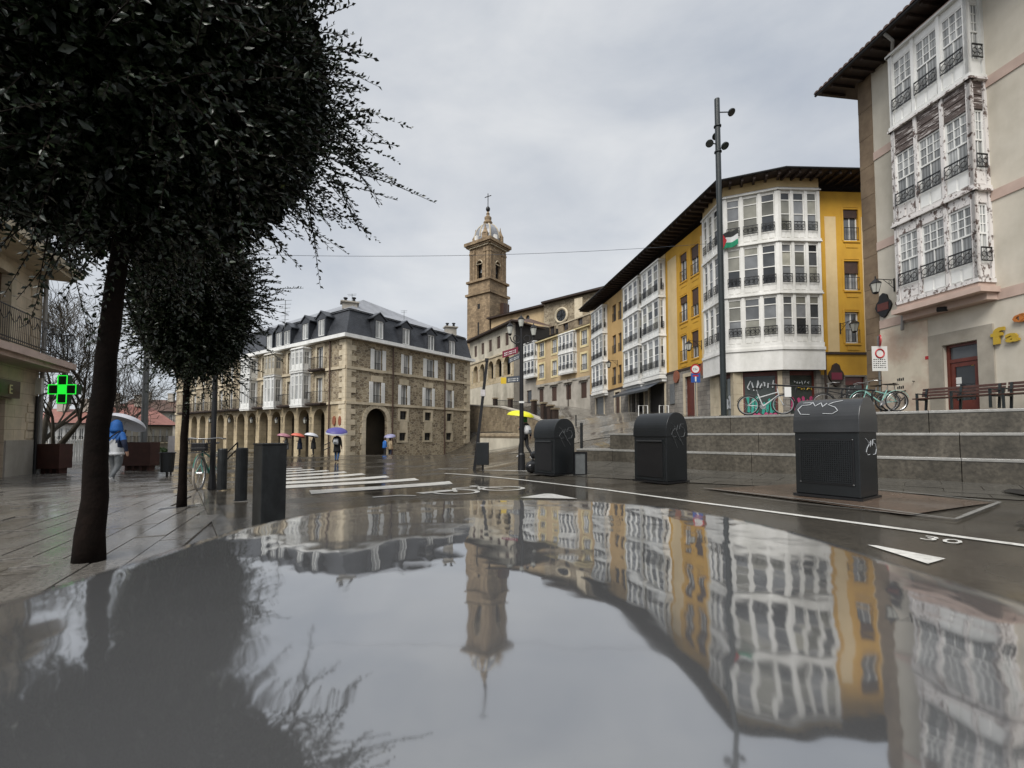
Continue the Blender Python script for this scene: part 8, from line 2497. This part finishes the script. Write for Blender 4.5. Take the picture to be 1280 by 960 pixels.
def backpack(t, W, q, k, mat, z0=1.0, z1=1.38, w_=.15, back=-.14, label=None, strap='black_cloth'):
    mb = MB(); M_ = 8; vs = []
    for i in range(5):
        z = z0 + (z1 - z0) * i / 4; sc = (.85, 1, 1, .95, .7)[i]; dp = (.10, .14, .145, .12, .06)[i]
        for (x, y) in ((back + .04, -w_), (back - dp * .6, -w_ * .95), (back - dp, -w_ * .5), (back - dp, w_ * .5), (back - dp * .6, w_ * .95), (back + .04, w_)): vs.append(W(x, y * sc, z))
    fs = [(i * 6 + j, i * 6 + (j + 1) % 6, (i + 1) * 6 + (j + 1) % 6, (i + 1) * 6 + j) for i in range(4) for j in range(6)] + [tuple(range(5, -1, -1)), tuple(range(24, 30))]
    mb.add(vs, fs); o = mb.build('backpack', mat, None, smooth=True, uv=False); tag(o, label, 'backpack', 'backpacks')
    mb = MB()
    for sg in (-1, 1): mb.tube([W(back + .03, sg * .09, z1 - .04), W(-.02, sg * .12, 1.47), W(.13, sg * .13, 1.36), W(.13, sg * .15, 1.15), W(back + .05, sg * .14, z0 + .06)], .018 * k, 5)
    mb.build('straps', strap, o)
    mb = MB(); mb.box(W(back - .150, -w_ * .55, z0 + .05), q(0, w_ * 1.1, 0) , q(-.012, 0, 0), (0, 0, .13 * k)); mb.build('pocket', 'shutter_grey', o)
    return o

AWAY = math.radians(90)
# walker in blue and white hooded jacket
gp = G(143, 605)
Hh = 1.70
def ex_blue(t, W, q, k, J, f, s):
    mb = MB(); c = W(.0, 0, 1.62); mb.lathe(c - Vector((0, 0, .17 * k)), [(.15 * k, 0), (.155 * k, .06 * k), (.135 * k, .2 * k), (.12 * k, .27 * k), (.06 * k, .33 * k), (.01, .345 * k)], 14); mb.build('hood', 'blue_cloth', t, smooth=True)
    mb = MB(); mb.tube([W(-.185, .22, 1.02), W(-.2, .1, 1.17), W(-.19, -.05, 1.33), W(-.09, -.15, 1.46), W(.08, -.13, 1.42), W(.19, .02, 1.22), W(.12, .2, 1.05), W(-.1, .25, 1.0)], .02 * k, 6); st = mb.build('bag_strap', 'black_cloth', t)
    mb = MB(); mb.lathe(W(-.18, .2, .93), [(.09 * k, 0), (.15 * k, .05 * k), (.14 * k, .16 * k), (.08 * k, .2 * k)], 10, 1, .55); mb.build('shoulder_bag', 'black_cloth', t)
    mb = MB(); mb.lathe(W(0, 0, .80), [(.205 * k, 0), (.215 * k, .04 * k), (.2 * k, .07 * k)], 16, 1, .85); mb.build('jacket_hem', 'white_cloth', t, smooth=True)
posb = dict(fat=1.24, split=1.22, hem=.80, J=dict(elL=(-.02, .27, 1.15), wrL=(.16, .20, 1.22), haL=(.22, .17, 1.27), fiL=(.22, .15, 1.33), elR=(-.06, -.29, 1.12), wrR=(.0, -.31, .90), haR=(.03, -.31, .82), fiR=(.04, -.30, .76),
     hiL=(0, .10, .88), knL=(.10, .11, .50), anL=(.04, .11, .10), toL=(.19, .12, .04), hiR=(0, -.10, .88), knR=(-.02, -.11, .50), anR=(-.26, -.11, .20), toR=(-.17, -.11, .06)))
tB, WB, kB = person((gp.x, gp.y, gp.z + .01), AWAY, 'person in a blue and white hooded jacket walking away with shoulder bag', Hh, posb, dict(top='white_cloth', top2='blue_cloth', arm='navy_cloth', legs='grey_cloth', shoe='shoe_white', skin='skin'), ex_blue)
umbrella(WB(.22, .17, 1.29), WB(.52, .12, 1.88), .52, 'umbrella_white', 'pale white umbrella held by the person in the blue hood', depth=.3)
# walker with purple umbrella and grey backpack
gp = G(421, 577.5); gp2 = Vector((gp.x, gp.y, gp.z + .01))
def ex_coat(mat, hair='hair_dark', hem=.55):
    def fn(t, W, q, k, J, f, s):
        mb = MB(); mb.lathe(W(0, 0, hem), [(.215 * k, 0), (.205 * k, .12 * k), (.185 * k, .35 * k), (.19 * k, .5 * k), (.17 * k, .55 * k)], 16, 1, .8); mb.build('coat_skirt', mat, t, smooth=True)
        hx, hy, hz = J['hd1']; mb = MB(); mb.lathe(W(hx - .02, hy, hz - .10), [(.085 * k, 0), (.112 * k, .08 * k), (.108 * k, .15 * k), (.07 * k, .20 * k), (.01, .215 * k)], 12); mb.build('hair', hair, t, smooth=True)
    return fn
posw = dict(fat=1.08, hem=.7, J=dict(elL=(-.02, .24, 1.14), wrL=(.17, .16, 1.2), haL=(.21, .12, 1.26), fiL=(.21, .10, 1.32), knL=(.07, .10, .49), anL=(.06, .10, .09), toL=(.2, .11, .035), knR=(-.01, -.10, .49), anR=(-.16, -.10, .12), toR=(-.04, -.11, .03)))
tP, WP, kP = person(gp2, AWAY, 'person in long black coat and jeans walking to the arcade', 1.68, posw, dict(top='black_cloth', arm='black_cloth', legs='denim', shoe='shoe_brown', skin='skin'), ex_coat('black_cloth'))
umbrella(WP(.21, .12, 1.28), WP(.05, .05, 1.98), .62, 'umbrella_purple', 'purple umbrella with pale rim over the person in the black coat', trim='umbrella_white')
backpack(tP, WP, lambda *a: (Vector((math.cos(AWAY), math.sin(AWAY), 0)) * a[0] + Vector((-1, 0, 0)) * a[1]) * kP, kP, 'white_cloth', 1.0, 1.36, .14, -.17, 'small grey backpack worn over the black coat')
# couple by the passage arch
def by_wall(px, gap):
    u, _ = WR.hit(px, 560, gap); p = WR.pt(u, gap, 0); return Vector((p.x, p.y, gz(p.x, p.y)))
gp = by_wall(487.5, 2.2)
tC, WC, kC = person((gp.x, gp.y, gp.z), math.radians(60), 'person in beige coat and dark trousers standing under the lilac umbrella', 1.72, dict(fat=1.15, hem=.72, J=dict(elL=(.0, .26, 1.14), wrL=(.18, .2, 1.25), haL=(.22, .18, 1.3), fiL=(.22, .16, 1.36))), dict(top='beige_cloth', arm='beige_cloth', legs='navy_cloth', shoe='black_cloth', skin='skin'), ex_coat('beige_cloth', hem=.68))
gq = by_wall(481, 2.0)
tD, WD, kD = person((gq.x, gq.y, gq.z), math.radians(40), 'person in bright blue jacket beside the beige coat at the passage arch', 1.7, dict(fat=1.0, hem=.8), dict(top='blue_cloth', arm='blue_cloth', legs='black_cloth', shoe='black_cloth', skin='skin'), ex_coat('blue_cloth', hem=.78))
umbrella(WC(.22, .18, 1.31), WC(.1, .16, 2.02), .52, 'umbrella_lilac', 'lilac umbrella shared by two people at the passage arch')
# walker with yellow umbrella and white backpack
gp = G(656, 573.5)
posy = dict(fat=1.0, hem=.78, J=dict(elL=(.0, .22, 1.15), wrL=(.18, .12, 1.24), haL=(.22, .10, 1.29), fiL=(.22, .08, 1.35), elR=(-.12, -.22, 1.14), wrR=(-.08, -.26, .92), haR=(-.06, -.26, .84), fiR=(-.05, -.25, .78),
     knL=(.20, .08, .52), anL=(.24, .08, .12), toL=(.38, .09, .05), knR=(-.06, -.08, .50), anR=(-.33, -.08, .16), toR=(-.22, -.09, .03)))
Yd = math.radians(135)
def ex_y(t, W, q, k, J, f, s):
    hx, hy, hz = J['hd1']; mb = MB(); mb.lathe(W(hx - .01, hy, hz - .14), [(.12 * k, 0), (.125 * k, .1 * k), (.115 * k, .2 * k), (.07 * k, .25 * k), (.01, .265 * k)], 12); mb.build('hood', 'green_cloth', t, smooth=True)
tY, WY, kY = person((gp.x, gp.y, gp.z + .01), Yd, 'person in black striding away with a green hood', 1.7, posy, dict(top='black_cloth', arm='navy_cloth', legs='black_cloth', shoe='shoe_white', skin='skin'), ex_y)
umbrella(WY(.22, .10, 1.31), WY(.15, .06, 1.98), .56, 'umbrella_yellow', 'bright yellow umbrella held by the person in black', depth=.3)
fY = Vector((math.cos(Yd), math.sin(Yd), 0)); sYv = Vector((-fY.y, fY.x, 0))
backpack(tY, WY, lambda *a: (fY * a[0] + sYv * a[1]) * kY, kY, 'shoe_white', 1.0, 1.36, .15, -.15, 'white backpack worn by the person with the yellow umbrella')
# three far walkers before the arcade
for (px, py, um, lb, tp, lb2) in ((357.5, 572, 'umbrella_pink', 'dull pink umbrella far off before the arcade', 'grey_cloth', 'far person in grey under the dull pink umbrella'), (374.5, 571, 'umbrella_coral', 'coral red umbrella far off before the arcade', 'navy_cloth', 'far person in navy under the coral umbrella'), (391.5, 571, 'umbrella_white', 'off-white umbrella far off before the arcade', 'black_cloth', 'far person in black under the off-white umbrella')):
    Yq = 33.0; p = P(px, py, Yq); g = Vector((p.x, Yq, gz(p.x, Yq) + .0))
    t_, W_, k_ = person(g, math.radians(200), lb2, 1.55, dict(fat=1.15, hem=.7, J=dict(elL=(-.02, .24, 1.14), wrL=(.17, .16, 1.2), haL=(.21, .12, 1.26), fiL=(.21, .10, 1.32))), dict(top=tp, arm=tp, legs='black_cloth', shoe='black_cloth', skin='skin'), ex_coat(tp))
    umbrella(W_(.21, .12, 1.28), W_(.1, .05, 1.85), .5, um, lb)
